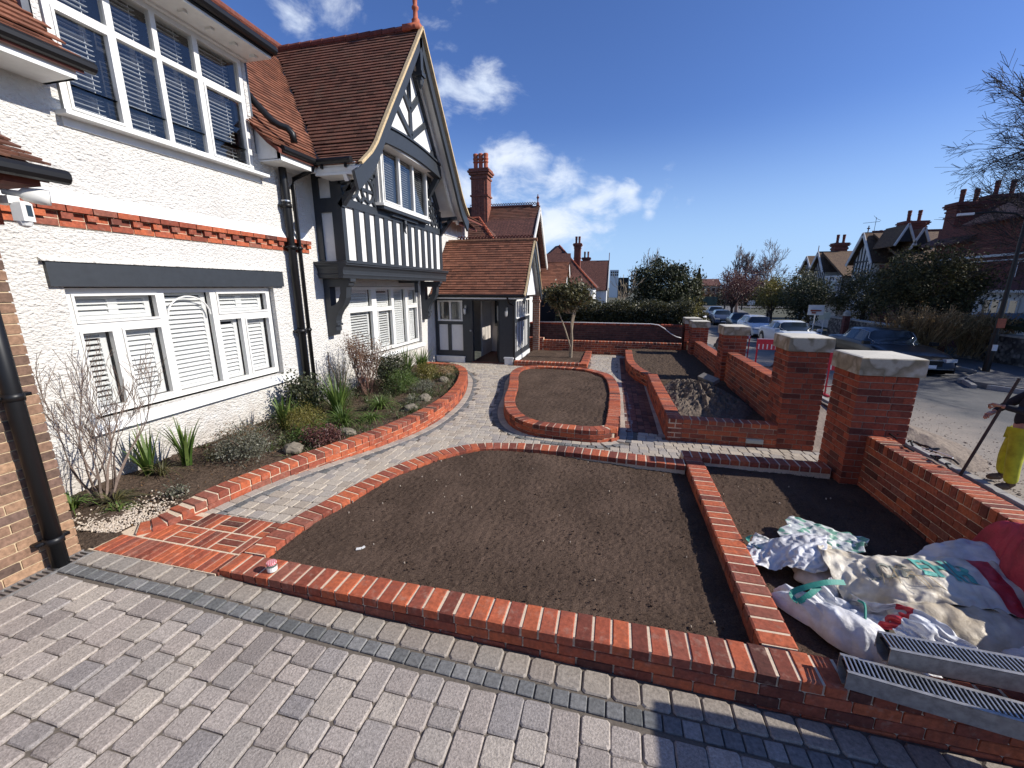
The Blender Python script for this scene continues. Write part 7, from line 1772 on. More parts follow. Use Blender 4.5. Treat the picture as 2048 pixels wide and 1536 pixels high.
BAGS = {'cream2': (23, 15, (1.8795, 2.4307, 0.1241), [5,9,12,8,12,13,14,12,13,12,13,12,13,12,11,12,10,11,13,11,12,15,15,15,-4,11,11,12,12,13,14,12,13,13,13,13,13,12,13,11,12,8,11,13,12,16,13,13,-1,11,12,14,11,14,14,13,12,13,13,14,13,12,13,13,11,8,10,12,13,14,14,13,4,10,13,11,13,14,13,12,13,14,13,13,13,13,14,12,12,9,12,9,11,15,13,13,4,10,12,12,12,13,13,13,13,14,12,13,13,14,13,13,12,11,12,10,12,9,13,13,2,11,12,14,11,12,13,13,13,13,13,13,13,13,13,13,13,13,13,11,12,7,8,14,4,10,11,15,12,12,13,13,12,13,13,13,13,13,13,13,13,13,14,12,12,6,11,8,6,9,11,14,12,12,13,12,13,12,13,13,13,13,13,12,14,13,14,13,8,12,10,9,7,9,11,12,12,12,13,12,12,12,12,13,12,13,13,13,13,12,14,11,12,10,7,5,6,9,12,9,12,12,12,13,12,10,12,13,12,13,13,12,13,13,12,13,12,11,7,8,1,10,12,9,13,12,12,13,9,12,14,11,14,11,11,13,13,12,12,13,12,11,12,-4,1,10,11,7,14,11,14,12,12,12,14,12,9,13,13,12,10,14,12,12,13,13,11,8,-2,11,10,13,12,12,12,13,13,13,12,13,11,10,8,12,13,12,12,13,10,11,11,13,-1,11,13,13,12,13,13,12,13,12,12,14,10,11,13,10,10,5,12,12,12,12,12,14,-1,13,12,14,13,12,13,13,13,13,12,14,14,11,11,11,12,9,6,9,12,10,12,15,1,13,13,13,13,13,14,14,12,13,13,14,14,12,13,12,10,11,8,6,5,14,10,15,76,-9,-4,-5,-5,-2,-3,-3,-3,1,-2,0,-1,2,-6,-2,-7,-7,-4,-1,-3,-3,-4,-5,3,-8,-6,-2,-4,-5,-2,-4,-2,-1,-1,-1,-1,2,-4,2,-3,-10,0,-2,-2,-4,-3,-2,6,-6,-6,-5,-2,-4,-4,-2,-3,-1,-3,-3,-1,1,-1,-1,4,-9,1,0,-3,-3,-3,-2,6,-2,-5,-7,-3,-2,-4,-3,-3,-2,-4,-1,-2,-1,-1,0,-1,-2,0,3,-2,-2,-3,-1,10,-2,-4,-4,-5,-3,-3,-4,-2,-5,-2,-2,-2,-2,-2,-2,0,2,-2,2,-3,1,0,0,13,-3,-4,-3,-4,-5,-3,-3,-4,-4,-2,-2,-3,-2,-2,-3,0,0,-1,2,-5,4,3,0,13,-3,-4,-4,-3,-5,-3,-4,-4,-3,-3,-2,-4,-1,-2,-2,-2,-1,-1,0,-3,4,1,3,10,-2,-4,-3,-4,-3,-4,-3,-5,-2,-3,-3,-3,-2,-2,-2,-2,-2,0,-2,-1,0,1,4,12,-3,-3,-3,-3,-4,-2,-3,-5,-4,-2,-3,-2,-3,-2,-2,-2,-2,0,-2,-1,-1,1,-1,13,-7,-5,1,-4,-1,-5,-2,-4,-3,-3,-2,-3,-2,-2,-2,-2,-1,-1,-2,-1,-3,-2,2,1,-4,0,2,-2,-3,-5,-1,-4,-2,-5,-1,-3,0,-3,0,-2,-2,-2,-1,-1,-3,-3,1,1,-4,3,2,-1,-6,-4,3,1,-6,-3,-2,-3,-1,1,0,-5,1,-2,-2,-1,-2,-3,-5,8,-1,0,-2,0,-3,0,-3,-4,-1,-2,2,-4,-5,6,-3,-1,-2,-1,-1,-6,-5,-3,-3,11,-3,0,0,-1,-3,-1,-3,-1,-4,-1,-3,1,-4,-3,-3,6,-2,-5,-3,-1,-1,0,-3,13,-1,-2,-2,-2,-3,-2,-2,-1,-2,-3,-3,-4,-3,-1,-2,-5,1,5,-2,-2,-1,1,-2,17,-3,-4,-4,-2,-2,-1,-1,-3,-3,-3,-3,-3,-4,-3,-3,-1,-3,1,2,-2,2,3,-2,1,4,3,5,2,-1,0,-1,0,-2,-3,-3,-3,1,-2,4,-4,0,0,1,-2,0,0,0,12,4,5,2,2,1,-1,0,-1,-2,-2,-3,-3,-3,-2,-4,-1,5,-8,-2,1,-1,0,0,12,4,3,3,2,0,1,-2,0,-1,-1,-4,-3,-3,-3,-4,-4,5,-9,-8,2,-2,0,-1,11,1,2,5,0,0,2,-1,0,-1,1,-4,-2,-3,-4,-4,-3,1,-9,-12,-5,0,4,-4,0,8,0,3,2,1,1,1,-1,3,-4,-2,-2,-1,-5,-1,-4,-5,-6,-8,-4,-6,-5,-1,1,5,5,3,2,3,0,1,0,1,-2,0,-2,-2,-2,-2,-5,-5,-3,-7,-3,-11,-12,-1,-3,9,6,2,5,2,1,0,0,0,1,-2,1,-4,-1,-3,-2,-4,-6,-4,-4,-12,-10,-9,-5,11,5,3,4,5,1,1,3,-2,1,-1,-1,-1,-2,-2,0,-3,-8,0,-10,-6,-8,-12,-5,10,6,4,4,4,2,5,-1,2,2,-2,1,-2,-2,-2,-2,-4,-1,-7,-4,-9,-6,-14,-1,8,0,10,3,5,1,4,1,5,1,-2,2,1,-4,-4,-2,-3,-3,-5,-5,-7,-7,-11,12,4,1,-1,2,1,0,4,9,1,-2,4,-3,5,-7,1,-2,-5,-5,-4,-5,-8,-2,-13,9,4,1,3,1,0,2,-1,-4,-2,-1,2,0,-1,1,0,-5,-2,-4,-6,-5,-5,-5,-9,7,4,4,-1,0,4,-4,-1,5,-3,-3,-4,-1,-1,-7,-4,-1,-5,-5,-5,-7,-6,-6,-3,6,4,3,0,1,2,-2,2,-2,1,-5,-2,-4,-5,0,-7,-7,-12,-7,-6,-6,-3,-2,0,9,2,2,1,0,3,0,0,-2,-2,-3,-2,-1,-6,-7,-8,0,-12,-12,-7,-6,-6,0,1,4,3,2,2,0,1,0,0,-1,-1,-2,-3,-4,-4,-5,-7,-6,-9,-10,-11,-11,1,-5,0]),
'green': (15, 12, (1.6030, 3.3474, 0.1236), [2,10,10,8,7,10,10,12,11,7,7,7,8,11,9,10,-2,11,16,8,8,10,11,8,11,11,6,7,9,8,10,10,0,15,16,9,8,9,9,9,10,9,10,11,9,6,7,10,6,17,14,6,11,7,10,8,8,11,9,6,11,11,7,9,8,14,11,9,8,9,8,12,7,9,9,10,8,11,3,9,10,10,9,10,9,8,8,10,10,8,8,9,10,9,2,10,11,2,10,10,11,8,8,10,10,7,8,8,9,7,9,9,1,8,8,9,9,10,7,10,12,9,6,8,9,9,6,12,1,13,8,9,8,9,10,9,9,9,9,8,9,7,10,4,0,17,8,10,10,7,10,11,6,11,8,7,9,9,7,9,5,14,10,10,11,9,7,9,11,10,8,8,8,10,8,6,8,12,10,9,10,8,11,9,9,7,12,9,7,7,5,9,11,5,9,11,9,8,12,9,10,7,8,11,10,9,5,6,51,-2,-2,1,-9,-3,-7,-5,-2,-5,0,-3,-3,-4,-4,-3,12,-3,-5,-1,-7,-4,-5,-6,-2,-4,-3,0,-5,-1,-4,-3,12,-7,-3,-1,-8,-6,-6,-3,-1,-4,-4,-4,-2,-4,1,-4,11,-9,-6,0,-6,-5,-5,-5,-3,-4,-1,-4,-1,-6,-4,-6,9,-9,-6,-4,-2,-7,-2,-4,-7,0,-5,-5,-1,-5,-3,-6,6,-6,-5,-6,-3,-5,-1,-6,-4,-5,-1,-3,-3,-6,-6,-4,1,1,-4,-5,-5,-5,-1,-5,-7,-1,-3,-3,-4,-4,-8,-2,11,0,-5,-7,-5,-1,-2,-6,-6,-3,-4,-4,-5,-5,-7,-5,8,-1,-6,-5,-5,-2,-3,-6,-3,-4,-4,-7,-2,-6,-7,-4,14,-6,-6,-4,-6,-1,-6,-3,-2,-7,-3,-6,-5,-7,-5,-2,10,-8,-3,-6,-6,-6,0,-8,-3,0,-8,-4,-7,-8,-4,-4,7,-6,-2,-7,-7,-3,-4,-6,-6,-2,-5,-3,-9,-3,-6,-7,-1,5,-4,-5,-7,-4,-3,-4,-6,-8,-2,-5,-7,-6,-7,-3,1,3,9,-9,3,-6,1,0,-1,7,-6,4,8,-2,5,6,0,5,-1,-1,-3,7,-4,3,-1,-4,8,-10,7,9,-1,5,2,-3,4,-3,5,-1,-2,5,-7,4,2,-1,-4,5,8,5,-2,2,-2,9,-2,-7,1,0,8,-2,-7,8,0,-3,1,4,2,3,-1,-3,2,3,-6,0,4,7,-5,-2,9,0,2,2,3,3,1,-3,-5,3,0,2,-5,1,6,-4,5,0,12,4,6,-11,5,3,-3,-2,8,-7,3,-6,-2,6,5,5,1,5,-3,-7,0,0,4,0,2,3,-1,-6,3,-5,0,6,0,5,-7,3,-4,4,-1,5,-6,6,-4,3,-3,-4,6,-5,-1,2,0,-2,6,-5,0,9,2,-5,-4,-3,2,4,-3,-2,6,-7,-1,5,3,-3,1,-4,6,-2,4,-7,5,-6,6,-4,1,6,3,-1,3,-5,0,5,1,-2,-1,2,0,1,-5,-2,11,2,6,-8,3,0,2,-7,5,-4,3,-4,0,3,-3,5,1,2]),
'white': (38, 30, (1.1941, 2.9842, 0.1232), [0,2,4,4,6,2,6,4,5,3,5,4,4,5,5,3,5,2,-4,2,5,1,2,4,5,1,3,4,3,5,3,5,4,6,4,-2,2,2,1,0,3,4,5,4,5,3,5,4,6,2,4,5,4,4,6,2,5,0,-3,6,3,1,4,2,4,2,3,4,5,2,3,6,6,5,2,1,2,1,1,5,3,5,3,4,4,4,5,5,5,4,2,4,5,2,6,4,3,-3,2,6,4,0,4,5,3,3,3,2,4,3,4,5,5,5,3,2,0,2,3,5,3,5,3,5,4,5,5,3,2,5,5,1,5,2,6,6,1,-3,4,7,3,3,1,5,0,4,3,5,3,5,3,5,4,5,4,2,1,5,3,5,4,4,3,1,5,4,5,6,0,5,5,0,4,6,4,6,1,-1,2,3,5,4,5,0,3,5,4,5,3,5,3,5,4,5,4,3,4,4,1,5,5,5,3,1,3,5,2,6,4,4,4,0,2,6,6,6,2,-2,1,4,7,2,5,3,3,5,2,5,3,6,3,4,4,6,2,4,5,3,1,6,5,4,3,0,3,4,4,4,5,5,4,0,2,5,6,5,2,-1,5,0,6,4,2,5,5,1,3,5,6,5,1,5,5,2,3,5,5,3,1,6,4,5,3,-1,3,5,5,2,4,5,5,2,0,3,4,5,5,-2,2,5,3,5,5,4,5,1,5,3,4,5,4,5,1,2,6,3,5,4,3,5,1,5,5,3,-2,3,5,4,5,5,2,6,-2,1,4,5,5,2,1,5,4,3,5,5,4,1,5,5,5,2,6,-4,6,5,6,2,5,3,6,-1,5,4,6,2,-3,5,5,5,4,5,3,4,-2,3,6,4,2,1,5,3,4,5,4,5,4,2,5,3,5,5,1,4,6,4,5,3,4,6,-2,6,7,0,1,4,4,5,1,5,5,6,3,-1,3,4,1,4,3,5,5,4,5,3,5,3,4,2,5,5,5,3,4,1,6,6,0,5,3,5,4,5,6,-2,2,5,2,6,4,2,5,6,3,-2,4,5,4,0,5,5,5,2,4,4,5,6,1,5,2,5,3,3,3,0,6,6,3,5,3,4,4,4,4,-2,3,5,2,5,5,2,4,5,4,0,5,5,0,4,5,4,5,2,5,3,5,4,4,5,3,-1,5,5,0,4,5,4,3,5,6,1,5,4,3,-2,5,2,3,5,6,-1,5,4,5,4,4,4,1,4,5,4,4,3,5,4,5,3,5,0,2,4,4,5,2,4,1,5,4,4,6,0,4,5,3,-2,3,5,6,1,5,4,5,4,2,5,5,4,2,2,5,4,4,3,5,5,5,2,4,1,5,4,2,3,4,5,3,6,-1,2,6,2,6,5,-1,1,5,5,3,5,3,5,5,2,5,4,6,4,1,4,4,3,4,4,4,4,4,4,2,5,4,4,4,0,4,5,6,3,-3,3,4,5,5,5,-1,3,3,6,5,5,1,5,5,5,1,5,5,4,4,1,4,4,5,2,5,5,5,5,2,4,5,4,2,2,4,5,5,-2,4,1,2,4,6,4,3,1,5,4,6,2,4,5,2,4,5,4,5,5,3,3,5,3,4,3,5,5,2,5,3,0,6,5,3,2,3,6,1,3,3,-2,1,4,5,4,4,5,5,3,5,4,1,5,5,3,3,5,6,4,5,0,5,4,5,4,5,1,5,5,-1,4,5,5,4,3,4,3,3,-1,4,-2,5,3,5,4,4,3,5,5,4,0,6,6,4,1,4,5,5,2,4,4,5,4,6,4,4,4,5,-2,3,5,5,5,4,3,4,5,-4,1,2,5,4,4,4,4,3,2,5,5,3,5,2,6,1,5,6,4,4,2,5,3,5,6,2,1,5,4,0,3,4,5,4,4,5,5,0,2,2,0,4,4,5,3,3,5,2,3,4,5,4,4,2,4,5,4,5,6,0,5,3,4,4,5,5,1,4,3,3,2,3,5,4,5,4,5,2,-1,4,2,2,5,5,1,4,5,3,3,3,4,5,4,2,5,4,5,3,4,5,3,4,3,4,2,3,3,3,3,3,2,4,4,5,4,1,5,1,4,4,1,3,4,5,1,4,6,2,5,1,4,4,5,3,5,3,5,5,2,4,4,4,3,0,5,4,3,4,4,2,2,3,3,6,1,3,5,4,4,2,3,2,4,4,1,3,5,5,3,1,4,4,5,6,2,5,4,5,1,4,4,4,3,4,3,4,4,4,3,4,3,2,2,4,5,3,5,-1,2,3,5,4,5,3,1,3,5,4,4,1,5,4,3,5,5,4,4,4,3,5,3,4,2,5,4,2,4,3,5,4,3,-1,4,5,3,4,3,2,1,4,4,3,5,4,2,3,4,4,4,2,4,6,4,5,1,4,5,5,2,4,-2,5,5,4,4,3,5,4,5,4,0,0,3,6,4,4,3,-1,5,4,2,4,5,4,1,3,5,3,5,3,4,4,4,4,2,3,4,5,4,3,3,5,4,5,4,5,4,3,5,4,-1,3,2,4,3,5,3,2,3,4,3,4,4,4,2,3,4,4,4,4,4,4,4,2,4,3,3,3,3,4,3,5,3,6,2,3,5,5,4,3,1,3,4,1,5,4,3,3,3,3,4,3,5,3,2,3,4,4,5,4,3,4,3,4,4,4,1,1,4,4,5,4,3,5,5,2,2,5,5,3,4,0,4,2,4,5,2,4,4,4,2,4,4,4,2,3,3,4,5,4,4,3,5,3,2,2,34,-4,-2,-3,-2,0,0,2,-3,2,-1,2,-2,0,1,2,-2,1,3,-5,-2,2,-5,-1,-2,1,-5,-2,-4,1,4,-1,1,0,-4,0,0,-1,-5,1,0,-3,-1,-2,-1,1,0,-1,-1,2,1,-2,-2,3,2,-1,-2,-1,1,-1,-4,0,-4,2,-4,0,-3,-4,-2,4,2,-1,0,-1,-5,-2,0,-5,5,-2,0,-2,-2,1,-3,3,-1,-2,-2,2,2,-2,-3,5,1,-1,-2,0,-5,1,-3,-2,-2,2,-4,-3,-2,-3,1,5,-5,-1,3,-2,-4,-4,0,2,2,-4,1,-1,-2,-4,1,2,0,-2,2,-1,1,-3,-1,5,0,0,-5,0,-5,1,-3,-5,5,-3,-3,-1,-2,-3,5,-2,-3,-3,3,-1,-4,-3,4,-2,2,-2,1,-3,-2,0,1,0,0,0,0,-2,1,-2,-2,1,4,-2,-6,0,-4,-4,-1,4,0,-3,-3,0,-3,-2,4,-2,-4,-3,3,-1,-4,5,-3,-1,3,-2,-2,-1,-2,3,0,-1,1,-1,-2,2,-3,0,-2,-2,-1,2,-5,-1,-3,-3,-1,5,-1,-4,0,-2,-3,2,-4,1,-4,-3,4,-2,5,-4,-1,-1,3,-2,-1,-2,-1,3,1,-3,3,-4,2,-2,-3,1,-3,-1,1,-3,-4,0,-4,-2,1,3,-4,2,-2,-3,-4,-2,1,0,-4,-2,3,-1,2,-1,-3,1,3,-2,-2,-2,0,4,-1,-3,1,-5,3,0,-3,-2,1,-6,-1,2,-1,-3,-3,1,-4,0,-2,4,-3,-3,-3,3,-2,-3,-3,-1,6,-3,0,1,-1,0,2,-2,-3,2,0,-2,2,-3,0,-3,2,0,-3,-2,-2,-3,-2,0,1,-3,-4,1,0,-2,-1,2,-3,-2,-2,2,-2,-4,-1,4,-1,0,-1,0,-1,3,-2,-4,3,-1,1,-2,-2,-1,-1,-3,3,0,-4,-2,-2,-2,0,1,-3,-3,-2,3,-3,-2,-3,2,-3,-1,-3,3,-2,-2,6,-1,-2,0,0,-1,2,-1,-4,2,0,-1,-2,-1,-1,-1,-1,-2,-1,2,-3,-1,-3,0,-1,-1,-3,-2,0,1,-3,-2,-3,2,-3,-3,-1,1,1,5,-4,2,-2,2,-2,-2,3,-3,-2,2,-3,2,-1,-1,-4,1,-2,-1,0,0,-3,-1,-3,0,-3,1,-2,0,0,-4,-2,-1,-1,-1,-2,-2,2,-3,4,-3,-1,2,1,-3,0,-1,0,-1,-1,0,-1,1,-2,-2,-2,-1,0,-2,-2,1,-2,-2,0,-3,1,-1,-1,-3,-1,-1,-3,1,-2,-2,-2,-1,1,4,-1,-2,2,-1,-2,-1,1,-2,0,1,-3,2,-3,1,-1,-3,-1,-1,-1,-2,-1,0,-1,-4,1,-3,2,-2,-3,1,-3,-2,-2,1,-2,-1,-3,2,4,0,-1,-3,1,0,0,-3,1,-1,1,-2,-2,2,-2,0,-1,-2,0,-3,0,-2,-3,-1,0,-1,-2,-2,2,-3,-3,1,-2,-2,1,-1,-4,0,-3,6,-2,-2,0,1,0,-3,0,-2,2,-3,1,-2,0,1,0,-1,-2,-1,-3,-1,-1,-2,-1,0,-2,-1,-2,-2,1,-3,-4,2,-2,-1,-3,1,-3,-2,5,-3,-1,-4,-1,5,-1,0,-2,-3,2,0,-1,-1,2,-2,0,-1,-2,-2,-2,-2,-1,-1,-1,-1,-3,-1,0,-3,-2,0,-3,2,-3,-1,-1,-2,-2,3,-1,-4,-1,-3,3,4,-2,-2,-2,1,-3,4,-1,-1,1,-1,-2,-1,-2,-1,-2,-1,-1,-2,-2,-1,-2,-2,-2,0,-4,0,-3,3,-4,1,-2,-2,5,-3,-3,-2,0,-1,0,4,0,-2,-1,-5,1,4,0,-1,0,-1,0,-2,-3,0,-2,-2,-1,-2,-2,0,-2,-3,-2,-2,0,-3,-2,1,0,0,-3,4,-2,-3,-1,-2,1,-1,-2,2,3,-4,-4,2,1,3,-4,2,0,-4,-3,3,-2,-1,-2,-1,-1,-2,-1,-1,-3,-2,-2,-1,-2,-3,-2,3,-1,-3,5,-2,-4,1,-3,0,-2,1,-2,-2,0,-1,3,2,2,-4,-3,1,0,-4,2,1,-3,0,-2,-3,1,-1,-1,-3,-4,-1,-3,0,-2,-3,1,-2,1,5,-3,-2,0,-3,-2,1,-3,1,-3,-2,2,1,-3,5,1,-3,-3,2,-2,-3,3,0,-1,-2,-3,-1,2,-4,-1,-5,-2,-2,1,-2,-2,-3,1,-2,0,3,-4,-3,-5,3,2,-2,-2,-2,-1,-2,-1,3,-1,4,0,-2,-3,1,-1,-2,2,-4,3,-3,-1,-3,2,-2,-5,-1,-3,0,0,-3,-3,2,-2,5,-4,3,-5,-3,-3,5,0,0,-2,-1,-4,0,2,-4,1,4,1,-3,-3,4,-2,-1,-2,-2,1,-1,-2,-2,1,-4,-1,-2,-3,2,-4,-1,-3,2,3,-1,-3,0,-4,-5,-1,5,3,0,-2,-4,1,-3,0,-1,1,2,1,-3,-1,3,-1,-1,-3,-3,3,-2,-2,-2,-1,-1,-3,-2,-2,1,-4,0,-3,4,-4,2,-3,-4,-1,-5,-2,4,5,1,-4,-2,0,-2,2,2,1,-1,-1,-2,-3,3,1,-3,-3,-2,3,-2,-1,-1,-4,-3,0,-2,-3,0,-3,0,1,0,-3,-3,1,-4,-1,-4,0,2,6,0,-2,-2,1,-3,0,4,1,-2,-1,-3,-2,4,0,-4,-2,-2,3,-1,-2,-4,-3,2,-4,-2,-2,0,-2,5,-2,-2,-2,-2,0,-3,-3,-2,1,5,5,-3,-1,-3,-1,-1,5,-2,-2,1,-1,-3,-2,4,0,-3,-2,-2,2,0,-4,-2,-3,0,-4,1,-1,-3,5,-5,1,-2,-2,-2,-1,-3,-1,-1,1,6,0,-5,2,-1,-2,-1,4,-1,-3,2,-1,-3,-2,3,1,-4,-1,-3,-2,2,-3,-3,2,-4,-4,3,-1,3,-4,-5,0,3,-1,-3,-1,-1,-1,-3,3,5,-5,-4,4,-1,-4,0,3,2,-4,2,-1,-3,-2,4,0,-3,-1,-3,-1,1,-4,-3,1,-4,-4,4,2,-5,0,-3,-3,5,0,-3,1,-4,0,0,1,0,-4,-3,5,-1,-2,3,1,-2,-4,3,-1,-4,-1,4,0,-3,0,-2,-3,1,-5,-2,-1,-3,-5,7,0,-4,2,2,5,-1,-3,2,-4,-2,-4,4,-4,0,5,1,4,3,2,3,6,1,-4,1,6,1,-1,3,-4,-3,0,-3,-1,3,6,5,5,2,-5,5,1,-3,3,1,5,-1,-3,0,-4,-4,-1,4,-3,0,5,-1,6,6,-1,3,6,0,-4,1,6,3,3,-2,-4,-3,0,-1,-1,2,5,5,2,-2,2,5,1,-4,3,0,3,1,2,-2,-4,-5,4,2,-2,-1,3,5,6,4,-2,3,6,-3,-4,3,4,3,5,-4,-3,0,0,-2,-2,2,3,6,6,-4,0,4,1,-5,0,3,2,3,4,-5,-2,-2,5,1,-1,2,1,4,7,3,0,4,1,-4,1,4,2,5,-1,-4,-3,4,-2,-1,-1,1,4,4,-2,-5,-1,5,-1,-5,6,3,3,0,-1,-6,3,-1,5,3,1,0,2,3,7,3,3,1,-2,-2,5,3,-2,4,-2,-4,-1,3,1,-2,-2,2,0,1,-3,-4,-3,0,-1,4,6,4,2,-5,-2,4,-4,1,6,5,1,2,-1,5,6,4,3,-2,-2,-1,2,4,-3,5,-2,-1,-1,2,0,-2,-1,3,1,-2,-4,-5,0,-3,2,4,5,5,0,-4,4,-3,0,2,6,5,2,0,2,3,5,1,5,-2,-1,2,-1,-2,6,1,-1,-1,-2,4,-1,-2,-6,4,1,0,-5,-4,1,-2,2,4,4,4,2,-2,3,-2,0,2,6,6,1,3,0,3,5,4,-2,1,2,-1,-2,0,4,1,-5,3,-1,3,0,2,-4,1,4,1,-3,-5,1,4,-2,2,5,5,3,0,2,-2,0,5,2,6,4,3,3,-1,4,4,-4,-1,4,1,-4,0,5,-1,-2,-1,5,0,-4,-1,0,1,5,1,-4,0,5,-3,3,2,5,5,2,1,0,-1,1,4,4,5,3,-2,4,4,5,-1,-5,4,2,0,-3,-1,5,0,-3,-1,1,-2,4,2,-4,2,5,-3,1,5,-1,-2,6,4,5,-4,0,6,3,1,-1,4,6,4,-3,5,5,3,0,-3,-4,2,4,2,-5,1,5,-1,-1,-3,-1,1,5,1,-1,6,2,-5,3,5,-3,0,5,5,-2,4,0,2,6,1,1,3,5,2,-1,2,6,2,-2,-3,4,3,-3,1,-2,5,1,-5,3,2,-4,5,6,-2,1,6,1,-6,6,4,-5,5,5,3,-1,4,2,2,5,2,0,3,6,-3,-1,6,4,-3,2,-2,5,1,-5,3,3,2,-3,-4,-4,0,3,7,5,0,-4,5,1,-3,7,1,-3,5,5,0,5,4,2,-1,6,3,3,3,1,-5,1,6,3,1,-4,0,5,-1,-3,2,4,1,-6,6,-4,3,1,6,5,-6,0,5,3,-1,6,2,-3,4,6,4,0,1,5,3,-2,2,3,5,1,-3,2,5,4,0,-4,-1,5,-1,-1,0,5,-1,0,0,-4,6,4,4,-1,-5,2,6,4,2,4,0,0,5,5,3,1,4,-3,4,-1,2,5,3,-2,1,1,6,2,1,-5,1,5,0,-5,1,3,-3,-1,4,-2,4,3,3,-3,1,4,5,5,4,2,-2,3,6,4,3,-1,1,-2,5,2,0,2,5,2,-4,2,2,6,0,-4,0,5,-1,-3,0,3,-5,-1,1,2,5,3,5,2,-3,6,3,4,6,2,-2,4,4,5,2,-4,-1,5,3,-1,5,3,-1,4,1,-2,1,5,0,-4,-1,5,-1,-2,0,-2,-3,5,-2,-1,5,4,5,-1,5,0,6,3,6,3,3,3,3,2,-1,-5,2,3,6,-1,2,5,3,2,-1,-4,4,5,-1,-4,-2,4,0,-3,-2,0,6,1,-3,0,3,5,3,4,0,5,4,5,0,4,4,0,2,4,1,-2,2,6,1,-1,4,6,2,-3,-3,6,4,1,-2,-4,-3,0,2,-3,0,5,4,-2,1,-2,-1,4,4,3,4,5,5,1,0,4,4,-1,4,5,2,-1,5,-3,6,2,5,2,-1,-6,4,6,1,-3,2,-1,-5,0,1,-4,5,4,3,-3,3,-3,-1,1,5,5,4,3,4,1,0,4,4,-1,5,5,3,2,-4,4,6,0,4,-3,3,-3,6,2,-5,-1,5,0,-4,5,1,-3,2,4,4,2,1,-1,-5,2,5,4,4,3,5,1,-2,6,3,-1,5,1,5,3,-2,3,5,3,-4,4,-4,4,3,-4,-1,5,4,-1,2,4,2,-4,3,2,4,4,0,-4,4,-2,5,2,4,4,5,1,-1,5,2,1,5,0,6,3,-3,2,4,-1,5,-4,0,4,2,-4,1,4,5,-3,-1,5,-1,-2,6,0,4,4,-1,4,-5,0,4,3,5,5,4,-2,3,5,5,2,-3,3,5,4,-4,1,3,5,0,-4,1,6,1,-4,-1,3,0,-5,-2,-1,4,0,4,3,2,6,-1,1,-5,2,5,5,5,1,4,-1,3,5,5,2,-3,3,4,3,-2,4,-1,0,5,-4,1,5,2,-5,-4,5,-1,-2,-5,0,4,-1,4,4,2,3,-2,4,-5,4,5,4,4,4,3,-1,2,4,5,2,-4,3,5,3,2,-3,0,6,2,-1,-2,5,0,2,-2,0,4,-2,-5,1,3,-1,5,2,3,4,1,1,-4,4,4,3,3,5,4,-1,2,4,4,2,-4,3,4,3,2,-4,3,5,-4,4,3,-2,3,1,-4,-2,0,3,-2,3,-5,2,5,0,5,-3,4,4,-4,6,3,5,1,5,3,-2,3,4,4,1,-3,2,3,4,2,-3,5,-2,0,4,4,2,0,1,-2,-3,-1,4,-5,-1,2,-2,3,4,1,0,4,3,-1,4,5,4,0,4,4,-1,3,3,4,3,-4,0,3,5,-3,2,4,-3,2,4,6,1,-3,1,-3,-1,-2,-2,-5,-2,3,-1,4,5,-4,3,3,4,0,4,4,4,0,5,3,-1,4,3,5,3,-4,0,2,4,-3,2,5,-4,2]),
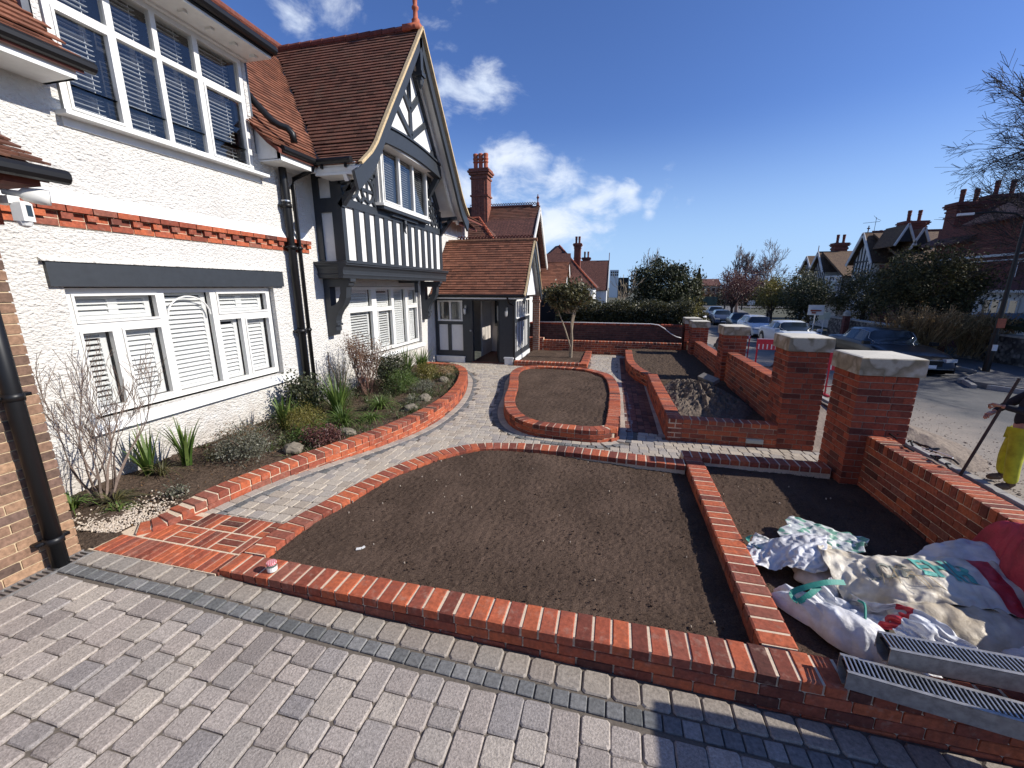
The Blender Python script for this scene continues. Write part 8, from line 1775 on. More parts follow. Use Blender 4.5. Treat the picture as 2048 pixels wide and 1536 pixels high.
'right': (18, 13, (2.2810, 3.0695, 0.1260), [0,10,11,12,11,12,13,12,13,14,12,11,11,12,12,9,10,5,3,8,10,10,10,11,12,12,12,12,12,14,12,13,9,10,9,11,2,6,8,9,9,10,11,10,12,12,12,12,13,13,10,12,4,11,11,0,9,9,9,8,10,11,5,12,12,13,12,12,11,11,10,9,11,7,8,9,7,8,6,7,11,10,8,15,11,12,12,12,12,11,10,11,7,10,7,1,5,9,8,8,11,12,12,13,13,12,12,11,12,11,11,10,9,8,-1,10,7,9,8,11,12,13,11,14,12,12,13,12,11,11,11,10,6,-1,6,12,11,9,12,11,12,12,13,13,12,14,12,11,12,10,10,7,11,4,6,11,9,13,11,12,12,12,12,13,14,11,12,11,10,9,7,0,10,8,5,12,12,10,12,12,12,12,13,13,13,11,11,10,11,5,6,10,6,10,9,10,11,11,12,12,12,13,12,12,12,11,11,7,8,7,9,8,8,10,10,9,12,9,12,12,12,12,11,11,13,6,11,7,8,9,7,9,9,9,10,8,9,12,12,10,11,10,12,13,3,10,6,7,7,10,10,8,9,8,8,6,11,13,10,11,8,11,13,11,-4,6,58,-7,-5,-7,-6,-6,-6,-4,-3,-2,-2,-3,-5,-2,0,1,1,1,1,8,-5,-6,-4,-6,-7,-5,-5,-2,-1,-2,-4,-5,-3,2,1,0,3,1,6,-6,-4,-2,-8,-3,-4,-4,-2,-1,-1,-5,-8,-1,3,1,0,3,1,3,-2,-5,-5,-3,-3,0,-4,-2,-4,-4,-3,-3,1,-2,-4,1,1,1,10,-1,-5,-4,-3,-3,-4,0,-4,-4,-3,-3,-2,-6,1,-4,0,0,4,11,-2,-3,-4,-3,-3,-3,-2,-4,-4,-4,-2,-4,-3,-3,-1,-2,-1,3,8,2,-5,-2,-2,-3,-3,-3,-4,-5,-3,-2,-3,-4,-3,-3,-2,-1,2,14,-3,-2,-2,-2,-2,-3,-3,-4,-4,-3,-4,-4,-3,-3,-3,-2,-1,1,4,-4,6,-1,-1,-3,-3,-2,-4,-3,-3,-5,-4,-4,-3,-2,-2,-2,-1,1,5,2,5,-4,-1,-1,-3,-4,-4,-2,-4,-4,-4,-3,-3,-2,-3,-3,9,5,4,-1,1,0,-2,-3,-2,-3,-5,-3,-3,-4,-2,-3,-2,-4,-4,7,4,3,4,-1,0,0,-4,1,-6,-4,-1,-3,-3,-4,-1,-4,-3,-4,5,4,5,1,2,1,-3,2,-6,-2,-1,-4,-3,-1,-4,-1,-5,-1,-4,6,5,1,3,2,1,-5,6,-4,-1,-1,-3,-5,-4,-3,-5,2,-2,-3,66,5,4,2,1,2,-2,-1,-2,-2,-4,-2,-5,-5,-6,-8,-8,-10,-12,-8,7,5,3,4,-2,1,-1,3,-7,-3,-2,-2,-2,-7,-10,-6,-13,-11,-8,7,6,6,0,0,1,3,2,-7,-2,1,5,-5,-13,-7,-7,-12,-10,-9,6,6,6,5,11,-1,4,-1,0,0,0,-3,-7,-6,-5,-10,-10,-9,-5,6,10,10,7,6,7,1,2,0,-1,-1,-4,-2,-9,-4,-11,-8,-9,4,10,8,8,8,7,3,4,2,2,-1,-2,-3,-5,-5,-8,-8,-8,-9,2,7,10,8,10,6,5,3,3,3,-2,-2,-2,-3,-8,-4,-10,-8,-11,3,11,5,7,10,6,4,4,3,1,0,-1,0,-3,-7,-6,-7,-10,-10,-1,7,9,4,11,5,6,4,3,1,3,-2,-2,-4,-4,-6,-7,-8,-8,-10,9,9,10,6,8,7,5,1,2,4,-1,-3,-2,-5,-6,-7,-6,-11,-9,10,10,8,9,9,6,5,4,2,-1,1,-1,-3,-1,-5,-7,-11,-12,-8,9,10,9,8,8,8,3,8,-1,1,3,-3,-1,-5,0,-9,-11,-11,-9,9,10,8,9,9,7,8,2,0,3,-1,0,-2,-4,0,-9,-9,-11,-8,8,8,8,10,10,9,7,1,1,0,2,3,-6,-5,-1,-1,-13,-10]),
'cream': (29, 16, (1.7157, 2.8453, 0.1253), [11,12,12,9,10,5,12,8,11,11,12,8,12,11,11,11,12,12,10,12,12,13,14,12,11,6,12,11,1,4,5,9,7,12,12,7,10,8,13,6,11,11,11,10,13,12,12,10,12,12,10,14,12,10,13,11,7,10,12,4,0,10,6,11,9,10,6,10,10,12,11,12,8,13,12,11,13,12,12,9,11,14,13,8,14,12,10,7,9,13,-1,8,8,7,11,8,12,7,10,12,11,12,12,12,11,13,13,9,12,12,10,13,13,11,10,11,12,7,12,13,0,5,9,11,6,11,8,12,9,10,12,13,11,13,11,13,12,13,10,11,13,11,11,10,13,11,12,11,10,10,-6,12,5,11,11,5,13,11,8,13,9,14,11,12,12,12,13,13,12,10,13,11,10,11,13,13,8,11,11,12,-3,11,12,6,12,7,11,11,8,13,13,12,11,13,11,12,12,13,11,11,13,10,13,13,11,11,11,9,11,9,-2,9,13,8,10,9,13,7,10,11,15,12,14,11,12,12,11,12,13,12,13,12,12,9,12,13,11,9,11,6,1,9,12,9,12,9,9,11,8,11,15,12,11,13,11,13,12,11,13,13,13,11,12,12,9,11,13,12,11,11,-3,12,12,10,12,9,12,8,9,12,13,11,13,11,11,13,13,11,12,13,13,11,11,12,12,10,10,13,11,13,-2,13,12,10,12,13,5,12,9,11,13,12,13,12,11,11,12,12,13,13,13,12,12,11,10,10,11,12,11,11,3,9,11,12,12,11,13,8,10,9,13,11,13,13,12,11,10,13,12,12,14,12,10,11,12,12,10,11,10,10,0,10,10,13,11,11,11,10,10,13,10,12,11,13,13,11,8,13,15,11,12,12,12,11,10,12,10,11,10,13,1,8,14,9,11,12,12,10,11,13,10,11,12,12,12,12,11,12,13,11,12,13,10,11,12,11,10,12,11,12,3,11,5,11,12,14,6,14,12,12,13,9,13,11,12,13,12,11,12,12,12,12,8,11,13,11,12,13,10,11,3,10,11,2,13,13,9,12,13,11,11,13,11,12,13,13,12,12,12,11,11,8,12,10,14,10,12,12,11,13,6,6,11,9,4,12,12,10,13,11,11,13,11,13,12,13,13,12,11,11,11,9,11,12,11,11,12,13,10,10,24,-1,4,-6,-4,4,-6,-2,-5,0,-1,5,0,1,-6,-2,2,-4,1,-2,-1,1,-2,2,1,6,0,0,8,2,11,-5,-3,4,-3,-2,-2,-5,0,-3,1,-1,2,-1,-2,0,-3,0,0,0,-1,0,-3,4,1,-2,8,0,0,5,-2,7,-3,1,-1,-5,-4,-2,-2,-3,1,2,-1,1,-1,-1,-4,0,2,1,1,-1,-2,3,1,0,1,3,3,-2,-1,7,2,-6,1,1,-1,-2,-4,0,4,1,-1,-3,-1,0,-1,0,1,0,0,-1,1,-3,3,3,-1,5,-2,0,11,-2,7,-1,-3,2,-4,3,-3,-2,3,1,-3,0,-1,-1,1,-1,-1,0,0,-1,2,-1,1,3,-3,0,1,5,7,4,-4,6,-1,-4,2,0,-3,2,2,-1,-3,1,0,0,-1,-1,-2,1,0,-1,1,3,-2,0,0,0,0,3,7,0,3,0,1,1,-1,2,-2,1,0,-1,2,-2,0,-2,-1,1,-2,0,0,2,-1,0,1,-1,-1,1,-1,3,8,2,2,1,2,-1,1,-1,2,0,0,0,-2,0,2,-2,-1,0,-2,-1,1,1,-2,2,1,-2,-1,0,-1,3,8,2,0,5,0,2,0,1,0,1,0,-1,0,-1,1,-1,0,-2,0,-1,-1,2,-2,-2,5,-4,-1,0,2,-2,9,1,1,4,1,2,3,0,-1,0,1,-1,1,0,-1,0,-1,-2,1,-1,-2,-1,1,-1,0,1,-1,-1,1,0,12,0,1,3,0,-1,6,0,2,-1,1,2,-2,-1,-1,2,-1,-2,-1,-1,-2,-1,1,0,0,-2,2,-1,0,-1,12,-1,1,1,1,1,0,2,1,4,-2,2,0,-3,1,0,2,-3,-1,-1,-1,-1,1,-2,-1,0,-2,3,-1,-4,11,-4,1,2,3,0,0,3,1,-2,5,-3,3,-1,-2,1,4,-3,-3,0,0,-1,-2,0,-4,-2,2,1,-2,0,10,-4,2,2,2,-2,3,1,-4,1,4,2,-2,2,-1,2,0,1,-3,1,-3,-2,-1,-2,0,-2,-2,-2,3,-4,8,-3,5,-1,1,1,-3,-3,2,4,0,3,-2,5,-2,-2,2,0,-1,-1,-1,1,-2,-2,0,-3,-1,-2,0,-2,10,-2,-3,5,0,3,-8,3,-3,0,4,0,5,-4,0,0,2,1,-1,2,1,-2,1,-3,-3,-4,4,-4,-2,2,4,4,-2,-1,5,-2,-4,-6,0,5,2,-2,5,1,2,0,-4,4,2,1,-1,1,0,-3,-3,-3,-3,-2,1,6,0,6,1,8,6,11,2,10,7,0,2,-1,1,1,7,6,-4,-2,6,3,-5,0,-4,-3,-4,-9,-3,-2,-10,-12,0,9,10,-2,4,9,9,6,4,9,-2,6,-1,2,2,-1,3,-2,1,-2,-1,-2,1,-4,-6,2,-8,-8,-2,-11,10,1,8,7,1,9,11,4,6,5,4,-3,8,0,-6,7,1,1,-5,0,-4,1,-3,-1,-5,-4,-2,-6,-8,-5,8,4,4,9,4,5,6,9,5,1,1,2,1,6,0,-2,-3,2,-1,3,-1,1,-7,4,-11,-3,1,-8,-4,-8,1,11,4,2,11,4,8,1,8,5,-1,2,5,1,1,-1,-3,0,1,2,-3,2,-7,-4,1,-5,-1,-4,-5,-8,10,3,11,1,4,11,0,4,9,0,3,2,5,0,-1,2,-2,0,3,0,0,-3,-7,-3,-1,1,-4,-3,-6,-2,11,3,0,10,0,4,6,2,11,0,3,2,6,0,0,-4,6,-3,-1,-7,0,-1,5,-2,-5,1,-2,-5,-4,-4,8,-1,0,8,1,8,0,9,3,5,-2,4,-2,3,1,-1,4,-5,0,1,-4,-1,4,-7,0,1,0,-5,-2,-5,4,0,2,-1,5,4,8,-1,9,2,0,4,-1,3,-1,-1,4,-4,-1,-1,5,-2,-3,4,-7,2,-2,-5,-4,1,7,-3,5,-6,3,12,-4,7,2,1,2,2,-1,6,0,-2,1,3,-3,3,-5,6,-5,6,-4,-4,-1,-4,-3,1,4,-3,-1,-2,5,0,10,-3,5,0,-1,5,0,1,1,4,-3,5,0,-5,6,-2,3,-1,2,-6,0,-5,-1,1,0,3,-2,-4,-2,4,1,7,-4,7,-4,2,4,1,2,-2,4,-2,8,-3,4,0,-1,2,-5,4,-4,-2,-2,2,3,8,-8,0,-6,-4,8,4,-1,-3,4,0,4,1,-1,0,7,-1,2,7,-1,-2,2,0,4,4,-5,-4,3,-3,9,-11,-2,-2,2,-4,2,1,-4,3,4,0,-2,5,-1,5,-1,6,0,6,-2,2,1,4,3,6,-7,8,-5,1,-11,7,-10,2,0,0,-6,-2,0,2,0,1,-2,4,1,0,5,0,3,2,2,5,8,0,3,4,1,-2,6,-1,5,-3,1,-10,-2,2,-5,0,0,-7,3,-1,1,1,2,2,3,4,0,3,8,11,1,7,1,8,-2,3,-1,0,-10,11,-3,-6,-11,-4,1,-7,1,1,-2,0,0,2,4,0,0,7,2,7,8,9,6,6,7,4,2,3,-1,-4]),
'stripe': (42, 24, (1.5041, 2.4670, 0.1219), [0,1,5,2,6,6,2,1,4,4,4,3,5,5,4,4,5,3,1,0,0,4,4,4,4,4,0,6,6,-1,5,0,0,5,-1,4,3,6,2,2,1,3,2,0,2,3,3,3,6,7,3,4,4,1,4,4,3,7,3,5,3,4,-1,1,3,4,0,6,5,3,2,2,3,4,3,2,2,1,1,3,4,5,5,1,2,2,4,2,3,2,0,4,6,7,2,4,5,3,5,4,4,4,6,4,4,0,1,-1,5,1,3,6,4,3,3,1,5,5,1,2,0,3,2,2,5,5,4,1,3,1,4,1,4,2,3,4,5,5,3,3,5,6,5,4,4,3,3,3,5,0,0,1,6,-1,4,6,6,2,3,1,2,7,1,0,4,2,2,3,5,5,2,4,2,5,3,2,3,3,4,4,4,5,1,6,1,5,5,6,5,3,3,0,6,0,1,3,2,2,5,6,4,3,2,0,3,6,1,1,3,4,1,6,6,3,4,4,5,2,4,2,2,5,3,6,2,2,2,4,4,5,5,6,6,3,-1,0,3,5,3,3,2,3,4,5,5,0,3,2,3,3,1,4,1,4,4,5,7,4,4,3,4,4,2,0,4,5,6,3,1,3,4,2,5,5,6,4,5,2,-1,2,3,4,4,3,3,2,2,4,6,3,3,1,4,0,2,4,4,3,5,4,6,0,6,3,6,2,1,2,3,4,6,3,2,2,5,4,3,5,7,5,3,-2,2,4,4,1,6,3,2,2,2,3,3,6,2,4,1,2,2,4,3,5,5,4,-1,6,7,2,2,5,2,4,3,5,3,2,4,4,5,1,5,3,7,5,0,2,0,7,-4,5,6,5,4,-1,5,3,4,4,4,2,-1,3,5,4,4,4,3,3,4,4,4,4,4,3,5,2,5,3,4,2,4,5,3,4,2,3,5,5,3,0,0,5,-3,4,5,5,4,5,4,5,4,4,1,-2,5,1,6,2,6,4,5,4,4,3,4,4,1,6,3,3,4,4,1,5,5,4,3,4,1,5,4,5,-1,2,-2,3,2,4,4,5,3,6,2,3,5,1,3,2,4,2,5,2,7,0,6,5,4,-1,4,5,4,5,4,2,1,5,5,5,3,3,4,2,5,4,3,4,-1,0,2,2,3,3,5,3,5,4,0,2,4,6,3,4,-1,2,6,3,3,3,4,7,2,-2,7,6,5,4,3,2,2,6,4,4,4,3,3,1,7,5,-1,1,3,-3,5,4,1,4,6,5,2,2,1,4,5,4,4,1,-1,5,4,3,4,2,2,6,1,1,7,7,6,3,-1,5,5,4,5,2,4,4,2,4,6,1,2,0,1,3,4,2,0,4,6,4,0,5,4,2,5,5,-2,2,5,3,4,3,3,1,3,5,1,4,5,6,6,1,5,4,3,6,3,4,3,3,2,3,7,1,-2,4,4,3,-2,4,4,2,4,3,3,3,3,5,3,1,3,5,2,5,1,4,1,2,1,6,3,4,5,5,4,4,4,4,2,7,4,4,4,2,0,5,3,3,-5,6,4,1,4,3,3,2,5,3,3,1,6,5,0,3,1,6,-1,5,4,3,1,0,3,6,3,6,5,3,1,7,5,3,0,5,5,5,5,2,-2,1,2,3,1,4,6,1,7,2,4,1,5,4,1,4,3,4,3,1,6,3,3,6,2,3,1,0,6,4,5,6,3,1,2,4,6,-2,4,5,6,4,6,2,1,2,1,2,3,1,4,6,5,3,2,6,0,5,3,3,4,4,1,3,1,6,4,3,0,5,0,5,3,2,6,6,3,3,-1,5,-2,4,4,5,5,5,6,4,3,1,1,3,1,3,5,4,5,3,5,0,5,4,2,2,3,5,3,-5,7,9,6,1,-2,5,5,4,-2,6,2,6,0,5,2,3,4,4,1,2,6,5,6,5,5,0,-1,5,3,2,5,6,3,2,4,3,2,6,2,2,5,3,3,2,7,8,1,5,4,5,2,-2,-1,4,4,5,3,-2,6,5,6,5,0,3,3,6,5,7,1,4,3,3,3,4,3,5,4,3,3,4,1,6,2,4,-1,5,2,1,5,8,1,5,7,0,3,-1,-3,2,5,3,4,0,6,6,5,6,4,3,3,4,5,6,0,6,4,3,4,3,5,0,5,3,5,2,5,4,2,2,0,5,3,3,4,5,3,2,6,-2,4,1,-4,0,3,4,5,6,3,7,4,7,6,4,3,2,3,5,5,6,3,4,5,0,4,5,2,6,1,3,7,3,0,-2,7,7,3,4,5,4,-1,-2,5,2,2,0,-3,0,4,5,7,6,2,7,5,6,6,7,2,3,4,2,3,7,5,6,1,3,4,5,2,3,3,2,8,2,0,4,7,8,5,0,6,4,-5,-1,1,1,5,2,-2,2,5,6,7,5,2,6,6,6,6,7,3,4,3,3,3,4,7,4,3,4,2,4,4,-1,5,2,8,153,-7,0,-6,-2,-2,-6,-7,-6,-5,-1,-7,0,-3,-6,-4,-4,-2,-7,3,-1,-5,-5,-5,5,-5,-4,-3,0,-4,-4,-3,-5,-2,-6,-2,-6,1,-3,-7,-6,-6,-5,-2,1,-6,-5,-7,-1,-2,-5,-5,-6,-6,0,-6,-5,-1,-6,0,-6,-4,-3,4,-7,-5,-1,-3,3,-6,-1,-6,-4,3,-6,-6,-6,1,-7,-6,-3,0,-3,-6,-7,-5,4,-5,-1,-6,-7,-6,-3,0,-6,-5,-3,-6,-1,-4,-4,-5,0,-4,-5,-6,4,-3,-4,-2,-5,3,-3,-5,-3,-6,-1,-2,-6,-6,-4,-1,-7,-6,-2,-2,-3,-5,-6,2,-4,-6,-5,-3,-5,-5,-5,0,-4,-4,-5,-1,-4,-5,-4,-7,-4,1,-6,-3,2,-2,-3,-3,-4,-2,0,-6,-4,-7,-2,-2,-4,-7,-1,-4,-5,0,-2,-5,-7,-5,0,-2,-7,-4,-5,-2,-6,-3,-6,0,-6,-3,-6,-4,-4,0,-5,-7,3,-6,-2,-5,2,1,-6,-4,-5,1,-3,-6,-5,-6,-5,-1,-3,-7,3,-6,-6,-1,0,-7,-7,3,-4,-7,-6,-1,-6,-2,-6,-2,-7,1,-6,-5,-6,0,-5,-3,-3,-6,2,-3,-4,-4,2,-5,-5,-2,-6,3,-4,-6,-6,-6,-5,1,-7,1,-2,-5,-7,-2,-1,-7,3,-7,-4,-5,-3,-8,-3,-4,-2,-4,-6,0,-5,-5,-4,0,-3,-6,-3,-5,3,-4,-5,-5,-3,0,-1,-6,-4,-4,-1,-5,-6,-7,1,-4,-7,1,-2,-5,-5,-6,0,-3,-3,-6,-1,-6,-6,-6,-5,-3,0,-6,2,-5,-4,-4,-6,-4,1,-3,-6,-4,3,-5,-5,-2,1,-5,-5,-5,0,-6,-6,-3,-5,-6,0,-5,-5,3,-5,-5,-5,-5,-4,-3,-1,-5,-6,-1,-5,-5,-6,-1,0,-6,-2,0,-5,-5,-4,-6,1,-4,-7,3,-3,-3,-2,-4,-1,-4,-5,-7,0,-7,-2,-5,-5,-3,-6,-5,0,1,-4,-6,-5,4,-6,-5,-5,-4,-3,-4,-1,-5,1,-5,-5,-6,4,-2,-5,-6,-3,-5,-3,-3,-5,5,-3,-4,-3,-6,-5,-4,-6,3,-4,-4,-5,-5,-7,-6,-2,3,-3,-6,-1,-5,2,-5,-5,-4,-5,-3,-2,-3,-6,-4,1,-6,-4,-3,2,-4,-5,-5,-2,-3,-4,-6,0,2,-2,-4,-6,-6,-5,-4,-4,-2,-6,-5,-4,-6,-5,4,1,-7,-2,-6,0,-1,-1,-5,-4,-5,-3,-2,-3,-5,-6,-3,0,-5,-5,-3,4,-6,-4,-3,-3,-4,-5,-6,-1,3,-3,-4,-6,-4,-4,-6,-5,-3,-7,-6,-5,-1,3,-1,-6,-6,1,-6,5,-5,-5,-2,-6,-1,-1,-5,-5,-5,-5,-2,-2,-4,-5,-2,1,-4,-4,-6,-2,-5,-1,-2,-3,-6,-1,-2,-6,-5,-3,-5,-6,-6,-7,0,-3,-2,2,-7,-7,4,-3,-1,-1,-3,-6,-3,-2,-6,-4,-2,-4,-5,0,-4,-5,-3,-4,-4,-3,-1,-4,-5,-2,-7,3,-7,-2,-6,-1,-3,-6,-6,-4,-5,-6,-3,-3,2,-3,-3,-6,-6,-2,6,4,-6,-5,1,-3,-5,-4,-6,-5,0,-2,-6,0,-5,-6,-1,-5,-4,-4,0,-3,-6,-3,-5,2,-5,-6,-4,-5,-3,-3,-7,-6,-4,-5,2,2,-2,-7,-7,-5,-2,0,-4,2,-7,-3,2,-6,-4,-6,-4,-4,1,-4,0,-6,-5,-5,-1,-4,-4,-5,-3,-1,-3,-4,-4,-3,-3,-5,-5,-6,-5,-2,-5,-5,-6,1,-3,1,-4,-7,-5,2,-5,-7,5,1,-8,0,-1,-6,-2,-4,-4,-3,0,-7,0,-4,-6,-6,0,-3,-3,-3,-5,-1,-5,-4,-3,-5,-6,-2,-6,-3,-7,-3,-5,-3,-4,2,-6,-4,0,-5,-5,1,-3,2,4,1,-8,1,-5,0,-5,-1,-4,-4,-3,-6,-4,-2,-6,-4,-4,0,-4,2,-6,-4,-3,-2,-7,-4,-5,-6,-5,-2,-4,-5,-3,-1,-1,-5,-6,-1,-4,-7,-4,5,-2,-2,1,2,-4,-2,-4,0,-7,1,-2,-5,-6,-6,-1,-6,-6,-5,-2,1,-3,1,-5,-5,-3,-6,-5,-2,-5,-5,-5,-2,-6,-2,-7,-1,0,-5,-6,-5,-1,-6,3,-1,0,-2,-3,3,-2,-5,-5,-3,0,-6,-2,-6,-3,-4,-4,-5,-6,-2,-4,-3,1,-3,-1,-5,-6,-4,-3,-5,-4,-5,-2,-5,-5,-6,-4,-4,3,-6,-5,-3,-7,3,1,-2,-1,-2,-3,2,-4,-6,-2,-7,-4,-2,-4,-4,-7,-2,-4,-2,-3,-3,-4,-4,-3,-2,1,-5,-6,-5,-2,-6,-2,-6,-2,-5,-5,-5,-5,-5,3,-6,-5,-7,-1,0,5,-1,-2,-3,-4,-1,-5,-5,-7,-4,-6,-4,-3,-5,-6,-3,-2,2,0,-5,-2,-3,-4,-3,-2,-7,-1,-5,-5,-5,-3,-3,-6,-3,-5,-4,-7,1,-5,-6,-8,5,-2,0,5,-1,-3,-5,-6,-1,-6,-5,-7,-5,-7,-5,-5,-5,2,-6,-1,3,-1,-2,-4,-4,-1,-5,-6,0,-4,-6,-5,-4,-6,-3,-3,-6,-2,-5,-5,-2,-8,-6,1,2,-1,-3,3,-3,-3,-4,-6,-2,-6,-7,-7,-5,-6,-6,-4,2,-3,-6,-1,2,0,-1,-3,-5,-2,-4,-7,-5,-1,-4,-4,-6,-7,-3,-3,-7,1,-4,-9,-4,-8,6,-4,2,0,-7,-3,2,-5,-2,-5,-7,-7,-4,-7,-5,-6,-4,-3,2,-4,-5,-3,0,1,-1,0,-5,-5,-4,-5,-6,-4,-3,-3,-5,-6,-5,-1,-1,-6,-5,-10,-3,17,-2,5,0,-3,-4,-1,-1,0,-3,-5,-3,6,2,2,0,0,-7,1,6,8,4,4,-2,-4,0,5,2,2,-5,2,-6,5,-5,-4,-5,-2,-1,-7,0,0,3,2,5,-7,0,0,-1,-4,-2,3,0,-1,-2,-7,0,3,1,1,3,-1,-4,5,7,2,3,7,-4,-2,2,6,3,-5,-4,0,-1,1,-7,-1,-2,-4,-4,-6,1,1,2,1,-4,-6,-2,-3,-3,1,0,0,-2,4,-3,-4,1,-2,2,3,4,-3,3,6,6,0,7,1,-2,-4,3,6,1,-5,-4,-2,3,-5,-7,0,1,-5,-4,-5,4,-1,-4,2,-3,-4,-6,-5,-1,0,3,3,-5,0,1,0,-2,-2,0,5,5,-3,6,7,6,0,6,-1,-2,-1,-1,6,-1,-5,0,-6,2,-7,-5,5,-7,-5,-1,3,-4,-5,4,1,-6,-4,-7,2,-4,1,5,2,-2,3,-1,0,-3,-3,-1,6,4,2,4,7,5,2,5,-2,-1,-5,0,5,-1,-3,-3,-6,0,-6,2,-3,-5,-4,-1,-1,2,-2,0,3,-7,-3,-3,1,-4,1,6,3,2,1,-3,-1,-3,-5,2,7,4,4,1,5,4,3,6,-2,-4,-3,-1,2,1,-2,-6,1,-7,-6,1,1,-5,-4,-3,2,1,-4,2,-6,1,-3,-1,-3,-4,4,7,0,5,-1,-7,-3,1,-2,4,7,5,-4,4,4,6,5,3,-3,-3,-4,0,1,3,-6,-5,-1,-7,-5,5,-2,-4,-4,5,-1,-2,-3,-3,-3,3,-2,-3,-4,-2,7,5,3,1,-4,-4,-2,-1,1,6,5,0,1,7,2,2,4,3,-6,1,0,0,-4,0,-7,-4,-1,-4,-5,-1,3,-2,3,-1,-1,-3,-3,-3,-4,2,0,-3,-6,2,5,5,1,-5,2,-1,-1,1,-1,6,7,0,7,3,2,1,0,-1,-3,2,-5,-2,1,-6,-1,-1,-6,-6,-1,-1,4,3,1,-1,-3,-4,-3,-4,-4,4,-5,-2,-3,2,4,3,-4,0,5,2,1,-5,3,7,7,5,5,1,0,1,0,-4,-4,-1,-2,-1,-3,0,-3,-7,-3,0,-3,0,2,0,-2,-4,-1,-4,-6,1,2,-3,-5,0,-5,4,2,3,-4,3,6,0,-1,-3,9,8,7,5,2,1,1,-1,-4,-3,-2,-2,-1,-3,-1,-5,-5,-1,-2,-1,-1,-5,2,-1,-2,-5,-4,-3,6,-3,1,-4,-8,0,-2,3,4,3,1,5,-3,-2,5,4,8,5,6,5,1,-3,-3,3,-1,-4,0,-2,-2,-2,-6,-5,1,-3,-1,0,0,-3,-1,0,-4,-6,3,1,1,0,-3,-7,-6,1,-1,5,6,4,4,1,-3,-2,9,6,6,1,5,5,1,-1,-2,-1,0,-2,0,-5,-1,-5,-5,0,-1,-2,-5,5,-5,-6,-3,-1,-6,-1,2,2,1,-2,-7,-1,3,-6,1,5,5,5,4,2,-3,3,8,1,6,1,5,6,3,-2,-1,-1,-1,-3,-4,-6,-1,-3,1,-1,-5,-4,-1,-1,-5,-8,-4,1,-5,-2,2,1,3,-4,-5,5,-2,-3,2,3,4,6,6,1,0,4,7,0,2,3,3,5,5,2,-1,-4,-2,-5,-6,-4,2,0,-2,-5,-7,3,-8,0,-8,-7,-2,3,-2,-5,0,4,2,-5,-2,2,3,-1,2,3,4,5,7,0,4,5,5,1,2,2,-1,3,7,-4,0,0,-5,-5,-4,-4,-1,2,-7,-3,3,-6,-8,-3,-7,-7,1,3,-6,0,0,6,1,-3,0,2,2,2,3,2,4,4,6,5,4,5,3,1,0,1,-2,1,3,4,-4,-4,-6,0,-5,-6,4,-4,-4,6,-9,-7,-9,-4,-8,-4,5,1,-5,0,3,7,0,-1,2,2,2,2,3,3,2,4,4,6,6,0,5,3,0,0,-4,4,-2,1,-6,-5,-2,0,-5,-2,1,-5,3,-7,-9,-9,-9,-3,-7,1,6,-1,0,0,3,3,3,2,2,1,2,2,5,2,3,1,3,7,-1,4,6,3,-1,-1,-3,1,-4,2,-5,-4,-4,2,-2,-6,-1,-3,-6,-5,-8,-9,-8,-4,0,2,6,1,0,3,2,2,5,-2,0,2,6,4,2,4,2,2,0,4,5,4,2,-5,-1,4,-4,4,-2,-3,-5,-5,-3,3,-5,0,2,-7,-7,-7,-9,-5,-6,1,3,6,-1,2,4,4,2,-2,3,1,1,2,6,4,4,2,2,0,4,-2,2,6,-1,-5,-1,5,1,-4,-2,-2,-5,-4,4,-2,1,2,-8,-8,-9,-5,-8,0,0,3,2,3,4,-2,4,5,1,-4,2,3,4,2,2,5,4,5,1,1,1,-3,1,4,-1,-5,2,-1,-3,-2,-1,3,-5,-3,6,-3,-1,-5,-9,-8,-9,-5,2,1,4,1,2,3,2,0,2,1,2,1,3,3,4,1,1,2,4,6,4,0,-3,-1,-2,0,0,5,-4,-3,0,-3,-2,3,-4,-2,6,-5,-1,-6,-8,-7,-5,-4,6,3,3,3,2,0,3,1,2,2,1,1,4,1,4,2,1,0,3,5,3,1,-2,-1,-1,-1,4,-1,-3,-3,0,-7,5,-2,-1,-1,-1,-5,-5,-5,-2,-7,-1,2,5,3,2,1,3,0,4,3,2,-1,2,2,4,1,2,3,1,-2,1,2,5,2,1,-2,0,-5,4,0,-2,-4,-6,-2,5,0,-1])}
def bag_mat(name, base, dirt, stripes=(), green=None):
    m = sack_mat(name, base, dirt, (), (1, 0), 300); nt = m.node_tree; b = nt.nodes['Principled BSDF']; col = b.inputs['Base Color'].links[0].from_socket
    uv = nt.nodes.new('ShaderNodeTexCoord'); s_ = nt.nodes.new('ShaderNodeSeparateXYZ'); nt.links.new(uv.outputs['UV'], s_.inputs[0])
    for u0, u1, c in stripes:
        g = nt.nodes.new('ShaderNodeMath'); g.operation = 'COMPARE'; g.inputs[1].default_value = (u0 + u1) / 2; g.inputs[2].default_value = (u1 - u0) / 2; nt.links.new(s_.outputs[0], g.inputs[0]); col = mixc(nt, g.outputs[0], col, c)
    if green:
        n = noise_n(nt, uv.outputs['UV'], 6, 2, .5); g = nt.nodes.new('ShaderNodeMapRange'); g.inputs['From Min'].default_value = .54; g.inputs['From Max'].default_value = .56; nt.links.new(n.outputs['Fac'], g.inputs['Value']); col = mixc(nt, g.outputs[0], col, green)
    nt.links.new(col, b.inputs['Base Color']); b.inputs['Roughness'].default_value = .5
    t = nt.nodes.new('ShaderNodeBsdfTranslucent'); nt.links.new(col, t.inputs[0]); mx = nt.nodes.new('ShaderNodeMixShader'); mx.inputs[0].default_value = .12
    nt.links.new(b.outputs[0], mx.inputs[1]); nt.links.new(t.outputs[0], mx.inputs[2]); nt.links.new(mx.outputs[0], nt.nodes['Material Output'].inputs[0]); return m
